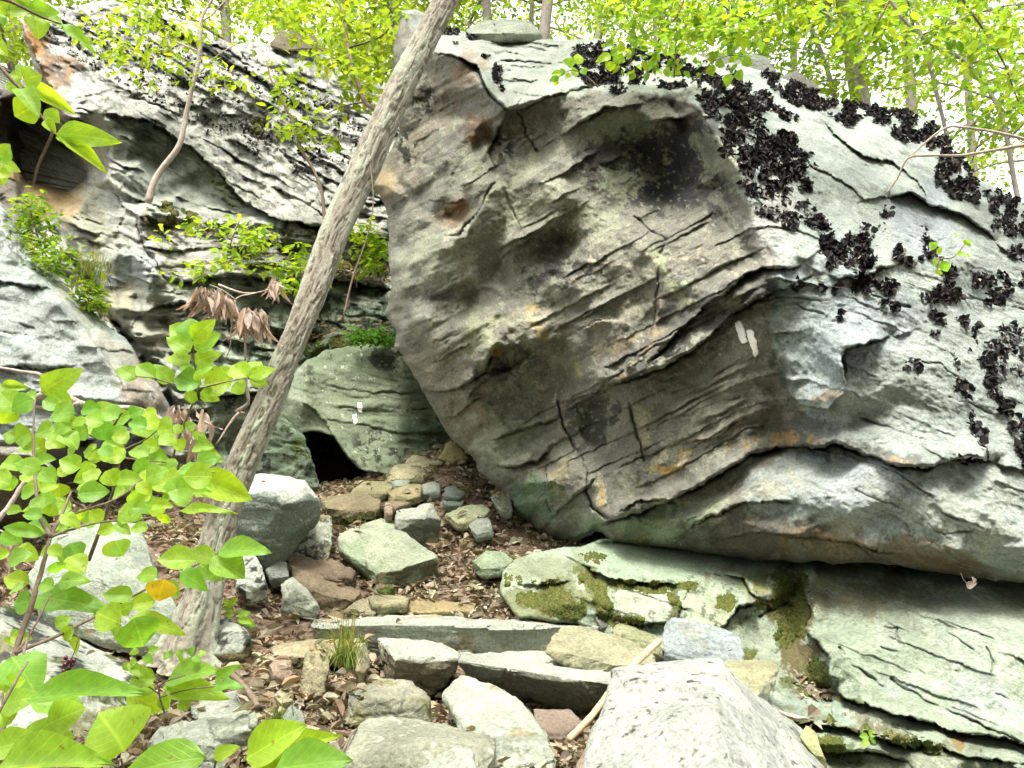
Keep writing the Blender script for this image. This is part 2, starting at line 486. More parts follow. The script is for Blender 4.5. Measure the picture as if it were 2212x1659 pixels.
    def noise(self, strata, big=0.10, mid=0.04, lay=0.03, fine=0.008, bf=1.1, mf=4.0, lf=(1.6, 11.0), ff=28.0, seed=0.0, rid=0.0):
        """strata: function (U, V) -> (along, across) in metres for the layering"""
        sh = self.U.shape
        p = W(self.U, self.V, self.D).reshape(-1, 3) + seed
        a, b = strata(self.U, self.V); a = a.ravel(); b = b.ravel()
        wb = b + 0.10 * fbm(np.stack([a * 1.3, b * 1.3, np.full(a.size, seed)], 1), 2)
        self.sc = np.stack([a * 3.0, wb * 12.0, p[:, 1] * 1.2], 1)
        q = np.stack([a * lf[0], wb * lf[1], p[:, 1] * 0.5 + seed], 1)
        n = big * fbm(p * bf, 3) + mid * fbm(p * mf + 5, 3)
        ls = fbm(q, 4)
        lm = sstep(-0.35, 0.5, fbm(p * 0.9 + 40, 2))
        n = n + np.ravel(np.broadcast_to(lay, sh)) * ls * (0.35 + 0.9 * lm)
        if rid: n = n + rid * (np.abs(fbm(p * 1.7 + 77, 3)) - 0.3)
        n = n + fine * fbm(p * ff, 3)
        self.D = self.D + n.reshape(sh)
    def strata_lines(self, fn, n, seed, lo, hi, h, w, notch, nw, region=None):
        """thin broken layers that follow the bedding"""
        r = random.Random(seed); k = 0; us = self.U[0]; vs = self.V[:, 0]
        while k < n:
            u = r.uniform(us[0], us[-1]); v = r.uniform(vs[0], vs[-1])
            if not in_poly(region or self.outline, np.array([u]), np.array([v]))[0]: continue
            k += 1; L = r.uniform(lo, hi); m = 7; line = []
            s0 = float(fn(np.array([u]), np.array([v]))[1][0]); scl = abs(float(fn(np.array([u]), np.array([v + 10.]))[1][0]) - s0) / 10.
            vv = v
            for i in range(m):
                x = u + L * i / (m - 1)
                for _ in range(6):
                    vv -= (float(fn(np.array([x]), np.array([vv]))[1][0]) - s0) / scl * .9
                line.append((x, vv + r.uniform(-2, 2)))
            self.ledge(line, h * r.uniform(.5, 1.4), w * r.uniform(.6, 1.5), notch * r.uniform(.4, 1.4), nw, rag=2.5, oc=3)
    def paint(self, base, patches, mott=0.12, seed=3.0):
        U, V = self.U, self.V
        n = U.size
        q = np.stack([U.ravel() / 300, V.ravel() / 300, np.full(n, seed)], 1)
        c = np.tile(np.array(base, float), (n, 1)) * (1 + mott * fbm(q * 2.2, 4))[:, None]
        c = c.reshape(U.shape + (3,))
        for k, (shape, colr, strength, soft, nscale, namt) in enumerate(patches):
            soft, namt, nscale = soft * 0.5, namt * 1.7, nscale * 0.85
            s = window(shape_box(shape, 0), U, V, soft * 2 + namt * 2 + (shape[2] if shape[0] == 'l' else 0) + 10)
            u, v = U[s], V[s]
            if u.size == 0: continue
            qq = np.stack([u.ravel() / nscale, v.ravel() / nscale, np.full(u.size, seed + 11.0 * k)], 1)
            d = shape_dist(shape, u, v) + namt * fbm(qq, 6, 0.68).reshape(u.shape)
            m = (strength * sstep(-soft, soft, d))[..., None]
            c[s] = c[s] * (1 - m) + np.array(colr, float) * m
        self.cols = c
    def speckle(self, shape, colr, scale, thr, strength=1.0, seed=1.0, soft=0.12, stretch=None):
        """spots of lichen or dirt inside a shape: thresholded noise"""
        s = window(shape_box(shape, 0), self.U, self.V, 30); u, v = self.U[s], self.V[s]
        if u.size == 0: return
        x, y = u, v
        if stretch:
            ang, k = stretch; ca, sa = math.cos(math.radians(ang)), math.sin(math.radians(ang))
            x, y = (u * ca + v * sa) / k, (-u * sa + v * ca)
        qq = np.stack([x.ravel() / scale, y.ravel() / scale, np.full(u.size, seed)], 1)
        f = fbm(qq, 5, 0.62).reshape(u.shape)
        d = shape_dist(shape, u, v)
        m = (strength * sstep(thr, thr + soft, f + 0.25 * np.clip(d / 40, -3, 0)) * sstep(-20, 8, d))[..., None]
        self.cols[s] = self.cols[s] * (1 - m) + np.array(colr, float) * m
    def depth(self, u, v):
        i = np.clip((np.asarray(u, float) - self.U[0, 0]) / self.step, 0, self.U.shape[1] - 1.001)
        j = np.clip((np.asarray(v, float) - self.V[0, 0]) / self.step, 0, self.U.shape[0] - 1.001)
        i0 = i.astype(int); j0 = j.astype(int); f = i - i0; g = j - j0; D = self.D
        return (D[j0, i0] * (1 - f) * (1 - g) + D[j0, i0 + 1] * f * (1 - g) + D[j0 + 1, i0] * (1 - f) * g + D[j0 + 1, i0 + 1] * f * g)
    def normal(self, u, v, e=6.0):
        p = W(u, v, self.depth(u, v)); px = W(u + e, v, self.depth(u + e, v)); py = W(u, v + e, self.depth(u, v + e))
        n = np.cross(py - p, px - p)
        n /= np.linalg.norm(n, axis=-1, keepdims=True) + 1e-9
        return p, n
    def build(self, name, mat, back=1.2, parent=None, shrink=0.25):
        cell = self.inside[:-1, :-1] & self.inside[1:, :-1] & self.inside[:-1, 1:] & self.inside[1:, 1:]
        h, w = self.U.shape
        used = np.zeros((h, w), bool)
        used[:-1, :-1] |= cell; used[1:, :-1] |= cell; used[:-1, 1:] |= cell; used[1:, 1:] |= cell
        idx = np.full((h, w), -1); idx[used] = np.arange(used.sum())
        pu, pv, pd = self.U[used], self.V[used], self.D[used]
        a = idx[:-1, :-1][cell]; b = idx[1:, :-1][cell]; c = idx[1:, 1:][cell]; d = idx[:-1, 1:][cell]
        quads = np.stack([a, b, c, d], 1)
        # boundary edges (directed), from cells without a neighbour
        pad = np.pad(cell, 1)
        E = []
        C = cell
        m = C & ~pad[:-2, 1:-1]; E.append(np.stack([idx[:-1, 1:][m], idx[:-1, :-1][m]], 1))     # top
        m = C & ~pad[2:, 1:-1]; E.append(np.stack([idx[1:, :-1][m], idx[1:, 1:][m]], 1))        # bottom
        m = C & ~pad[1:-1, :-2]; E.append(np.stack([idx[:-1, :-1][m], idx[1:, :-1][m]], 1))     # left
        m = C & ~pad[1:-1, 2:]; E.append(np.stack([idx[1:, 1:][m], idx[:-1, 1:][m]], 1))        # right
        E = np.concatenate(E)
        # smooth the boundary
        bu = pu.copy(); bv = pv.copy(); bd = pd.copy()
        for _ in range(3):
            acc = np.zeros((len(bu), 3)); cnt = np.zeros(len(bu))
            for s_, t_ in ((0, 1), (1, 0)):
                np.add.at(acc, E[:, s_], np.stack([bu[E[:, t_]], bv[E[:, t_]], bd[E[:, t_]]], 1)); np.add.at(cnt, E[:, s_], 1)
            m = cnt > 0
            bu[m] = 0.5 * bu[m] + 0.5 * acc[m, 0] / cnt[m]; bv[m] = 0.5 * bv[m] + 0.5 * acc[m, 1] / cnt[m]
            bd[m] = 0.5 * bd[m] + 0.5 * acc[m, 2] / cnt[m]
        P0 = W(bu, bv, bd)
        bi = np.unique(E)
        cu, cv = np.mean([p[0] for p in self.outline]), np.mean([p[1] for p in self.outline])
        rings = [P0]; remap_prev = np.arange(len(P0)); allP = [P0]; allF = [quads]
        ncol = self.cols[used] if self.cols is not None else np.full((len(P0), 3), 0.3)
        cols = [ncol]; scs = [self.sc.reshape(h, w, 3)[used]]
        off = len(P0)
        for frac, sh in ((0.12, 0.01), (0.45, 0.06), (1.0, shrink)):
            ru = bu[bi] + (cu - bu[bi]) * sh; rv = bv[bi] + (cv - bv[bi]) * sh
            # keep true size while going back: undo the perspective widening of the view ray
            f = bd[bi] / (bd[bi] + back * frac)
            ru = PW / 2 + (ru - PW / 2) * f; rv = PH / 2 + (rv - PH / 2) * f
            ru = ru + (bu[bi] - ru) * 0.85; rv = rv + (bv[bi] - rv) * 0.85
            ru = ru + (cu - ru) * sh; rv = rv + (cv - rv) * sh
            allP.append(W(ru, rv, bd[bi] + back * frac)); cols.append(ncol[bi]); scs.append(scs[0][bi])
            mp = np.full(len(P0), -1); mp[bi] = np.arange(len(bi)) + off
            allF.append(np.stack([remap_prev[E[:, 0]], remap_prev[E[:, 1]], mp[E[:, 1]], mp[E[:, 0]]], 1)[:, ::-1])
            remap_prev = mp; off += len(bi)
        ctr = np.mean(allP[-1], axis=0, keepdims=True)
        allP.append(ctr); cols.append(ncol[:1]); scs.append(scs[0][:1])
        tris = np.stack([remap_prev[E[:, 1]], remap_prev[E[:, 0]], np.full(len(E), off)], 1)
        return mesh_np(name, np.concatenate(allP), [np.concatenate(allF), tris], mat, parent, np.concatenate(cols), np.concatenate(scs))
    def decal(self, name, poly, mat, parent, lift=0.006, n=2.0, thick=0.003):
        """thin paint film that follows the rock surface"""
        xs = [p[0] for p in poly]; ys = [p[1] for p in poly]
        u, v = np.meshgrid(np.arange(min(xs), max(xs) + n, n), np.arange(min(ys), max(ys) + n, n))
        q = np.stack([u.ravel() / 9, v.ravel() / 9, np.zeros(u.size)], 1)
        ins = in_poly(poly, u + (fbm(q, 3) * 2.2).reshape(u.shape), v + (fbm(q + 9, 3) * 2.2).reshape(u.shape))
        cell = ins[:-1, :-1] & ins[1:, :-1] & ins[:-1, 1:] & ins[1:, 1:]
        offs = [(a, b) for a in (-8, -4, 0, 4, 8) for b in (-8, -4, 0, 4, 8)]
        dm = sum(self.depth(u + a, v + b) for a, b in offs) / 25.0
        d0 = self.depth(u, v)
        P = W(u, v, np.minimum(dm, d0) - lift)
        idx = np.arange(u.size).reshape(u.shape)
        f = np.stack([idx[:-1, :-1][cell], idx[1:, :-1][cell], idx[1:, 1:][cell], idx[:-1, 1:][cell]], 1)
        k = np.unique(f); mp = np.full(u.size, -1); mp[k] = np.arange(len(k))
        o = mesh_np(name, P.reshape(-1, 3)[k], mp[f], mat)
        md = o.modifiers.new('thickness', 'SOLIDIFY'); md.thickness = thick; md.offset = -1
        if parent: adopt(o, parent)
        return o

# ---------------------------------------------------------------- single rocks
PAL = dict(
    pale=(0.40, 0.415, 0.36), grey=(0.30, 0.31, 0.28), blue=(0.31, 0.345, 0.355), green=(0.31, 0.37, 0.25), dark=(0.15, 0.15, 0.13),
    tan=(0.36, 0.31, 0.21), yellow=(0.35, 0.335, 0.225), brown=(0.20, 0.15, 0.10), rust=(0.33, 0.20, 0.08), white=(0.52, 0.54, 0.48),
    moss=(0.075, 0.105, 0.02), pink=(0.40, 0.29, 0.23), black=(0.025, 0.026, 0.024), teal=(0.25, 0.275, 0.235), olive=(0.25, 0.23, 0.13))
ROCKS = {}
def rock(name, label, D, pts, col='grey', thick=0.4, amp=1.0, fleck=None, side=None, seed=None, group=None, cat='rock', L=None, layer=None, drop=0.0, top=None, sink=0.06, cuts=6):
    """solid stone: hull of its measured corners (u, v, depth offset) and of a rear copy set back by thick; then chipped and layered.
    fleck=(colour, threshold, scale) spots; side=colour of faces looking down/front, on some stones with shade painted in; top=colour for upward faces"""
    if seed is None: seed = (sum(ord(c) for c in label) % 97) * 1.37
    front = [W(np.float64(u), np.float64(v), np.float64(D + dd)) for u, v, dd in pts]
    cu = np.mean([p[0] for p in pts]); cv = np.mean([p[1] for p in pts])
    rr = random.Random(int(seed * 100))
    rear = []
    for u, v, dd in pts:
        z = D + dd + thick * rr.uniform(0.8, 1.1)
        k = 0.80
        uu = cu + (u - cu) * k; vv = cv + (v - cv) * k + 6
        f = (D + dd) / z
        uu = cu + (uu - cu) * (0.6 + 0.4 * f)
        rear.append(W(np.float64(uu), np.float64(vv), np.float64(z)) - np.array([0, 0, drop]))
    vs = sorted(q[1] for q in pts); lowv = vs[int(len(vs) * .62)]
    if sink:
        for u, v, dd in pts:
            if v >= lowv: rear.append(W(np.float64(u), np.float64(v), np.float64(D + dd + 0.03)) - np.array([0, 0, sink]))
    bm = bmesh.new()
    for p in front + rear: bm.verts.new(p)
    r = bmesh.ops.convex_hull(bm, input=bm.verts)
    junk = [g for g in r['geom_interior'] if isinstance(g, bmesh.types.BMVert)] + [g for g in r['geom_unused'] if isinstance(g, bmesh.types.BMVert)]
    if junk: bmesh.ops.delete(bm, geom=list(set(junk)), context='VERTS')
    for c in range(cuts):
        n_ = Vector((rr.gauss(0, 1), rr.gauss(0, 1) - .4, rr.gauss(0, 1))).normalized()
        hs = [v.co.dot(n_) for v in bm.verts]; hi, lo_ = max(hs), min(hs)
        hc = hi - (hi - lo_) * rr.uniform(0.012, 0.045)
        bmesh.ops.bisect_plane(bm, geom=bm.verts[:] + bm.edges[:] + bm.faces[:], plane_co=n_ * hc, plane_no=n_, clear_outer=True)
        cos = [v.co.copy() for v in bm.verts]
        bm.clear()
        for co in cos: bm.verts.new(co)
        bmesh.ops.remove_doubles(bm, verts=bm.verts, dist=1e-4)
        r = bmesh.ops.convex_hull(bm, input=bm.verts)
        junk = [g for g in r['geom_interior'] + r['geom_unused'] if isinstance(g, bmesh.types.BMVert)]
        if junk: bmesh.ops.delete(bm, geom=list(set(junk)), context='VERTS')
    L = L or D * 0.0031
    for it in range(9):
        es = [e for e in bm.edges if e.calc_length() > L * 1.4]
        if not es: break
        if it == 3:
            for _ in range(2): bmesh.ops.smooth_vert(bm, verts=bm.verts, factor=0.10, use_axis_x=True, use_axis_y=True, use_axis_z=True)
        bmesh.ops.subdivide_edges(bm, edges=es, cuts=1, use_grid_fill=False)
        bmesh.ops.triangulate(bm, faces=[f for f in bm.faces if len(f.verts) > 3], quad_method='SHORT_EDGE')
    bmesh.ops.smooth_vert(bm, verts=bm.verts, factor=0.2, use_axis_x=True, use_axis_y=True, use_axis_z=True)
    bmesh.ops.recalc_face_normals(bm, faces=bm.faces)
    bm.normal_update()
    n = len(bm.verts)
    P = np.array([v.co[:] for v in bm.verts]); N = np.array([v.normal[:] for v in bm.verts])
    bm.verts.index_update()
    F = np.array([[v.index for v in f.verts] for f in bm.faces])
    bm.free()
    size = np.linalg.norm(P.max(0) - P.min(0))
    if layer is None:
        layer = (rr.uniform(-0.35, 0.35), rr.uniform(-0.4, 0.1), 1.0)
    ln = np.array(layer, float); ln /= np.linalg.norm(ln)
    t1 = np.cross(ln, [0, 1, 0.1]); t1 /= np.linalg.norm(t1); t2 = np.cross(ln, t1)
    a, b, s = P @ t1, P @ t2, P @ ln
    s = s + 0.03 * fbm(np.stack([a * 2, b * 2, s * 2 + seed], 1), 2)
    k = 1.0 / max(size, 0.15)
    lay = fbm(np.stack([a * 2.2, b * 2.2, s * 26 + seed], 1), 4)
    disp = amp * (size * 0.015 * fbm(P * k * 3.2 + seed, 3) + size * 0.010 * fbm(P * k * 9 + seed, 3)
                  + min(0.014, size * 0.016) * lay * (1 - np.abs(N @ ln) * 0.7) - size * 0.010 * np.exp(-(fbm(P * k * 2.4 + seed + 31, 3) / 0.035) ** 2) - min(0.012, size * 0.014) * np.exp(-(fbm(np.stack([a * 1.6, b * 1.6, s * 9 + seed], 1) + 7, 3) / 0.05) ** 2) + 0.0022 * fbm(P * 42 + seed, 2))
    # chipped faces: flatten by a cellular-ish step
    disp = disp + amp * size * 0.024 * np.round(fbm(P * k * 2.3 + seed + 9, 2) * 2.0) / 2.0
    P = P + N * disp[:, None]
    cols = np.tile(np.array(PAL[col] if isinstance(col, str) else col), (n, 1))
    cols = cols * (1 + 0.16 * fbm(P * k * 4 + seed, 4))[:, None]
    def mixin(c, m):
        c = np.array(PAL[c] if isinstance(c, str) else c)
        return cols * (1 - m[:, None]) + c * m[:, None]
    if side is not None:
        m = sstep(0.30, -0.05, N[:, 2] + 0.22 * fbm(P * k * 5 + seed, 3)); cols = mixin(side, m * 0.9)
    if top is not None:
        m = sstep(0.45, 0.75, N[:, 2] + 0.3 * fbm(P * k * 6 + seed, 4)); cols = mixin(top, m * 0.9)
    if fleck is not None:
        for fc, thr, scl in (fleck if isinstance(fleck, list) else [fleck]):
            m = sstep(thr, thr + 0.14, fbm(P * scl + seed * 2, 5, 0.62)); cols = mixin(fc, m * 0.92)
    sc = np.stack([a * 2.6, b * 2.6, s * 22], 1) + seed
    base = P.mean(0); base[2] = P[:, 2].min()
    o = mesh_np(name, P - base, F, M_ROCK, None, cols, sc)
    o.location = base
    if label: tag(o, label, cat, group)
    ROCKS[label] = (P, N)
    return o
# ================================================================ THE GREAT OVERHANGING BOULDER
b_out = [(868, 20), (905, 18), (960, 62), (1010, 66), (1168, 82), (1224, 84), (1284, 80), (1336, 98), (1407, 108), (1487, 118), (1551, 130), (1647, 150),
         (1720, 180), (1771, 200), (1807, 218), (1887, 232), (1951, 238), (2003, 258), (2047, 306), (2107, 382), (2167, 414), (2212, 442), (2330, 520), (2420, 640),
         (2430, 1300), (2300, 1290), (2212, 1262), (2047, 1240), (1927, 1224), (1807, 1216), (1667, 1213), (1507, 1195), (1400, 1182), (1320, 1171), (1290, 1150),
         (1262, 1160), (1236, 1180), (1200, 1166), (1152, 1138), (1112, 1114), (1104, 1080), (1072, 1056), (1034, 1020), (1030, 1000), (1008, 983), (976, 947),
         (952, 911), (916, 847), (884, 795), (852, 750), (856, 720), (834, 680), (846, 623), (838, 560), (832, 452), (804, 404), (830, 340), (858, 285), (862, 200), (850, 110)]
b_ctrl = [(850, 15, 7.9), (868, 95, 7.5), (960, 66, 7.9), (1080, 80, 8.0), (1224, 84, 7.6), (1284, 78, 7.5), (1407, 105, 7.3), (1551, 120, 7.2), (1647, 150, 7.3),
    (1771, 198, 7.0), (1887, 230, 6.9), (1951, 236, 6.8), (2003, 256, 6.7), (2047, 304, 6.4), (2107, 380, 6.0), (2212, 442, 5.7), (2420, 620, 5.3),
    # layered top-left cap
    (944, 112, 6.75), (990, 122, 6.55), (1040, 185, 6.2), (1100, 150, 6.9), (1180, 150, 6.75), (1096, 236, 6.1), (1184, 208, 6.0), (1260, 200, 5.95), (1340, 196, 5.8), (1440, 208, 5.6),
    (1230, 140, 6.7), (1330, 150, 6.5), (1450, 165, 6.4), (1560, 180, 6.2), (1660, 230, 6.0),
    # ridge
    (1503, 224, 5.35), (1535, 272, 5.15), (1567, 328, 5.0), (1603, 375, 4.86), (1615, 432, 4.8), (1631, 500, 4.72), (1681, 545, 4.55), (1671, 603, 4.62),
    (1671, 650, 4.6), (1675, 703, 4.6), (1679, 779, 4.58), (1707, 851, 4.5), (1735, 884, 4.46),
    (1466, 245, 5.68), (1498, 292, 5.52), (1528, 348, 5.38), (1562, 398, 5.24), (1578, 445, 5.14), (1594, 508, 5.0), (1630, 560, 4.85),
    # right face
    (1620, 300, 5.35), (1700, 350, 5.25), (1720, 450, 4.9), (1760, 560, 4.55), (1800, 300, 5.8), (1900, 300, 6.1), (1980, 330, 6.1), (1850, 420, 5.2), (1990, 420, 5.35), (2080, 440, 5.45),
    (1800, 680, 4.46), (1823, 760, 4.36), (1810, 850, 4.2), (1900, 560, 4.62), (1960, 680, 4.42), (2050, 560, 4.75), (2150, 560, 5.0), (2212, 700, 4.7), (2080, 760, 4.36), (2180, 900, 4.18),
    (1950, 850, 4.22), (2050, 930, 4.1), (1820, 940, 4.32), (1940, 985, 4.0), (2090, 980, 4.0), (2200, 1000, 3.95), (2420, 900, 4.5), (2420, 1200, 3.8),
    # lower bulge
    (1700, 975, 4.62), (1810, 975, 4.45), (1650, 1050, 4.42), (1800, 1080, 3.98), (1950, 1080, 3.78), (2120, 1100, 3.62), (2212, 1180, 3.55), (2212, 1258, 3.75), (2047, 1238, 3.95),
    (2080, 1190, 3.65), (1900, 1170, 3.9), (1807, 1214, 4.25), (1700, 1150, 4.3), (1667, 1212, 4.65), (1507, 1194, 5.0), (1560, 1120, 4.6), (1450, 1120, 4.95), (1380, 1130, 5.1), (1340, 1110, 5.25), (1320, 1170, 5.5),
    # left (under) face
    (1560, 440, 5.05), (1480, 300, 5.55), (1440, 250, 5.6), (1360, 235, 5.75), (1430, 350, 5.82), (1450, 420, 5.75), (1350, 300, 5.95), (1290, 330, 5.85), (1280, 270, 5.85), (1200, 300, 5.95), (1250, 400, 5.75), (1340, 430, 5.75),
    (1140, 330, 6.05), (1180, 400, 5.8), (1080, 290, 6.3), (1104, 245, 6.35), (1064, 300, 6.45), (1040, 250, 6.2), (985, 200, 6.45), (940, 160, 6.8), (930, 240, 6.7), (866, 250, 7.1),
    (862, 285, 7.1), (806, 404, 7.25), (832, 452, 7.2), (880, 380, 6.75), (960, 340, 6.3), (1010, 330, 6.15), (1050, 370, 6.25), (1078, 384, 6.1), (1020, 400, 6.05), (950, 420, 6.35), (985, 460, 6.35), (965, 516, 6.15),
    (1040, 440, 6.05), (1100, 450, 6.0), (1132, 508, 5.8), (1200, 470, 5.65), (1120, 535, 5.8), (1180, 540, 5.75), (1240, 520, 5.7), (1290, 500, 5.6), (1060, 530, 5.95), (900, 500, 6.7), (838, 560, 7.05),
    (890, 570, 6.45), (930, 590, 6.15), (990, 590, 5.95), (955, 640, 6.2), (1010, 650, 6.1), (1040, 610, 5.9), (860, 650, 6.75), (836, 680, 7.0), (856, 735, 6.8), (900, 690, 6.35), (960, 700, 6.15),
    (1100, 640, 5.75), (1180, 620, 5.6), (1290, 570, 5.45), (1400, 520, 5.35), (1480, 500, 5.15), (1420, 600, 5.15), (1500, 600, 4.95), (1590, 560, 4.8), (1580, 630, 4.78), (1470, 660, 5.0), (1380, 660, 5.2), (1280, 650, 5.45), (1330, 720, 5.25), (1390, 710, 5.3),
    (1060, 720, 5.9), (1140, 690, 5.6), (1170, 730, 5.65), (1080, 770, 6.05), (1130, 790, 6.05), (1040, 800, 6.15), (1000, 760, 6.1), (950, 790, 6.35), (900, 820, 6.65), (990, 850, 6.3), (960, 912, 6.7), (1040, 870, 6.2),
    (1220, 730, 5.65), (1260, 790, 5.65), (1200, 800, 5.9), (1150, 870, 6.05), (1100, 930, 6.15), (1030, 930, 6.4), (1010, 985, 6.75), (1060, 980, 6.25), (1100, 1040, 6.3), (1108, 1110, 6.55), (1160, 1130, 6.4), (1170, 1040, 6.05), (1200, 950, 5.95),
    (1280, 860, 5.75), (1290, 920, 5.85), (1240, 960, 5.95), (1330, 840, 5.45), (1360, 880, 5.35), (1340, 960, 5.6), (1400, 1000, 5.25), (1390, 1060, 5.3), (1300, 1050, 5.65), (1250, 1100, 5.95), (1236, 1178, 6.2), (1440, 800, 5.1),
    (1450, 900, 5.05), (1550, 740, 4.85), (1600, 800, 4.72), (1560, 870, 4.8), (1640, 900, 4.62), (1480, 960, 5.0), (1560, 960, 4.85), (1480, 1030, 5.02), (1620, 975, 4.68)]
B = Relief(b_out, b_ctrl, 2.4, blur=4.0, facet=0.9, edge=20, edge_depth=0.16, boost=1.0)
_ridge = np.interp(B.V, [200, 224, 328, 432, 545, 650, 780, 884, 960, 1050, 1200], [1470, 1503, 1567, 1615, 1681, 1671, 1679, 1735, 1700, 1560, 1300])
_rf = sstep(-60, 40, B.U - _ridge); _capm = sstep(225, 185, B.V)
_um = 1 - 0.65 * np.maximum(_rf, _capm)
B.shatter(340, 0.11, 3, (1.4, .8), -35, _um)
B.shatter(1500, 0.06, 5, (1.6, .8), -30, _um)
B.shatter(8000, 0.020, 6, (1.6, .8), -30, _um)
def b_strata(U, V):
    t = sstep(1590, 1790, U)
    # slope of the layering: rising to the right on the under-face, falling on the right face
    f = np.where(U < 1590, -0.52 * (U - 1590), 0) + np.where(U > 1790, 0.42 * (U - 1790), 0)
    uu = np.clip(U, 1590, 1790) - 1590
    f = f + (-0.52 * uu + 0.94 * uu * uu / 400.0) - np.where(U > 1790, (0.52 - 0.47) * 200, 0)
    f = f + 22 * np.sin(U / 90.0 + V / 300.0) * sstep(900, 1150, V)
    # steeper banding towards the upper right
    f = f + np.where(U > 1650, 0.35 * (U - 1650), 0) * sstep(700, 350, V)
    s = (V - f) / 330.0; a = (U + 0.4 * V) / 330.0
    return a, s
LD = B.ledge; CK = B.crack
# creases and overhanging layers
LD([(1290, 1140), (1360, 1110), (1440, 1085), (1500, 1055), (1560, 1020), (1620, 985), (1660, 970), (1710, 962), (1760, 968), (1810, 960), (1850, 975), (1900, 992), (1945, 1010), (2000, 1012), (2050, 996), (2095, 984), (2150, 1000)], 0.15, 34, 0.16, 4.5)
LD([(1310, 835), (1370, 815), (1440, 790), (1500, 758), (1560, 702), (1600, 668), (1640, 642), (1674, 628)], 0.20, 42, 0.12, 4.5)
LD([(1400, 790), (1447, 735), (1479, 707), (1503, 687), (1519, 663), (1575, 627), (1615, 597), (1647, 580), (1711, 577), (1730, 567)], 0.12, 26, 0.14, 4)
LD([(1690, 800), (1703, 847), (1735, 882), (1787, 886), (1823, 852), (1829, 823), (1818, 771), (1827, 749), (1867, 743), (1927, 727)], 0.13, 30, 0.08, 3.2)
LD([(1787, 592), (1819, 603), (1871, 597), (1907, 577), (1951, 568)], 0.07, 22, 0.09, 3)
LD([(1919, 424), (1967, 416), (2007, 446), (2071, 462), (2111, 486), (2151, 522)], 0.14, 28, 0.12, 3.5)
LD([(1775, 256), (1807, 296), (1863, 336), (1927, 346), (1983, 392), (2010, 440)], 0.06, 18, 0.05, 2.6)
LD([(1700, 300), (1760, 360), (1830, 400), (1880, 440)], 0.04, 14, 0.05, 2.4)
LD([(944, 112), (976, 120), (1028, 141), (1038, 168), (1056, 202), (1096, 238), (1136, 232), (1184, 209), (1240, 196)], 0.16, 24, 0.14, 4)
LD([(1204, 298), (1240, 276), (1272, 256), (1308, 231), (1344, 233), (1392, 221)], 0.10, 20, 0.08, 3)
LD([(1104, 242), (1066, 296), (1056, 332), (1078, 376)], 0.10, 22, 0.13, 4, up=False)
LD([(1080, 384), (1048, 432), (1024, 472), (996, 504), (964, 517)], 0.14, 22, 0.18, 5)
LD([(958, 436), (985, 440), (1012, 430)], 0.10, 18, 0.10, 3)
LD([(1108, 540), (1152, 508), (1184, 484), (1236, 454)], 0.12, 20, 0.06, 3)
LD([(1176, 288), (1150, 320), (1128, 346)], 0.05, 16, 0.05, 2.5)
CK([(1076, 384), (1100, 440), (1132, 508)], 0.03, 3, 2)
CK([(1094, 200), (1120, 246), (1140, 290), (1160, 330)], 0.05, 3)
LD([(1040, 808), (1072, 742), (1110, 748), (1146, 760)], 0.22, 30, 0.12, 4)
B.dent(('p', [(1075, 745), (1144, 760), (1120, 790), (1060, 806), (1030, 812)]), 0.14, 9, 10)
B.dent(('e', 985, 460, 34, 14, -30), 0.10, 8)
B.dent(('p', [(1250, 870), (1320, 850), (1316, 900), (1290, 960), (1256, 950)]), 0.08, 12, 14)
B.dent(('p', [(975, 610), (1020, 612), (1045, 640), (1030, 668), (1000, 650), (960, 660), (930, 650)]), 0.07, 10, 10)
B.dent(('p', [(1380, 270), (1500, 270), (1530, 380), (1460, 460), (1380, 440), (1350, 340)]), 0.08, 40)
B.dent(('e', 1230, 590, 40, 18, -15), 0.08, 14)
LD([(1380, 268), (1440, 258), (1510, 252)], 0.10, 20, 0.05, 3)
LD([(916, 848), (960, 850), (1000, 838), (1040, 806), (1100, 784)], 0.10, 24, 0.09, 3.5)
LD([(952, 912), (985, 900), (1020, 868), (1050, 850)], 0.07, 18, 0.08, 3)
CK([(1204, 863), (1212, 915), (1236, 959), (1256, 991), (1268, 1027), (1264, 1063), (1284, 1099), (1316, 1120)], 0.10, 3.6)
CK([(1360, 871), (1372, 919), (1384, 963), (1396, 1011), (1412, 1067)], 0.09, 3.2, 3)
LD([(1056, 953), (1104, 936), (1144, 920), (1184, 914), (1220, 890)], 0.06, 18, 0.07, 3)
LD([(1064, 1006), (1120, 1010), (1160, 995), (1200, 960)], 0.07, 20, 0.07, 3)
LD([(1182, 1000), (1182, 1060), (1190, 1120)], 0.09, 20, 0.09, 3.5)
LD([(1190, 1125), (1230, 1080), (1262, 1060), (1290, 1030)], 0.06, 16, 0.07, 3)
LD([(1487, 956), (1551, 944), (1587, 915), (1623, 896), (1681, 879)], 0.06, 20, 0.05, 2.6)
LD([(1475, 1152), (1499, 1136), (1543, 1112), (1587, 1092), (1650, 1080), (1720, 1090)], 0.06, 20, 0.07, 2.8)
LD([(1330, 1110), (1380, 1085), (1430, 1080), (1500, 1090)], 0.05, 16, 0.06, 2.6)
LD([(1540, 1165), (1640, 1150), (1760, 1160), (1900, 1190), (2050, 1210)], 0.05, 26, 0.04, 3)
CK([(1370, 470), (1440, 520), (1425, 560), (1420, 640), (1400, 760)], 0.05, 3)
LD([(1430, 640), (1405, 720), (1360, 790), (1310, 830)], 0.08, 22, 0.05, 3)
LD([(1240, 720), (1290, 690), (1350, 690), (1380, 720)], 0.10, 24, 0.05, 3, up=False)
LD([(1590, 385), (1560, 400), (1530, 420)], 0.06, 18, 0.06, 3)
LD([(1000, 118), (1080, 112), (1150, 122)], 0.03, 10, 0.05, 2.4)
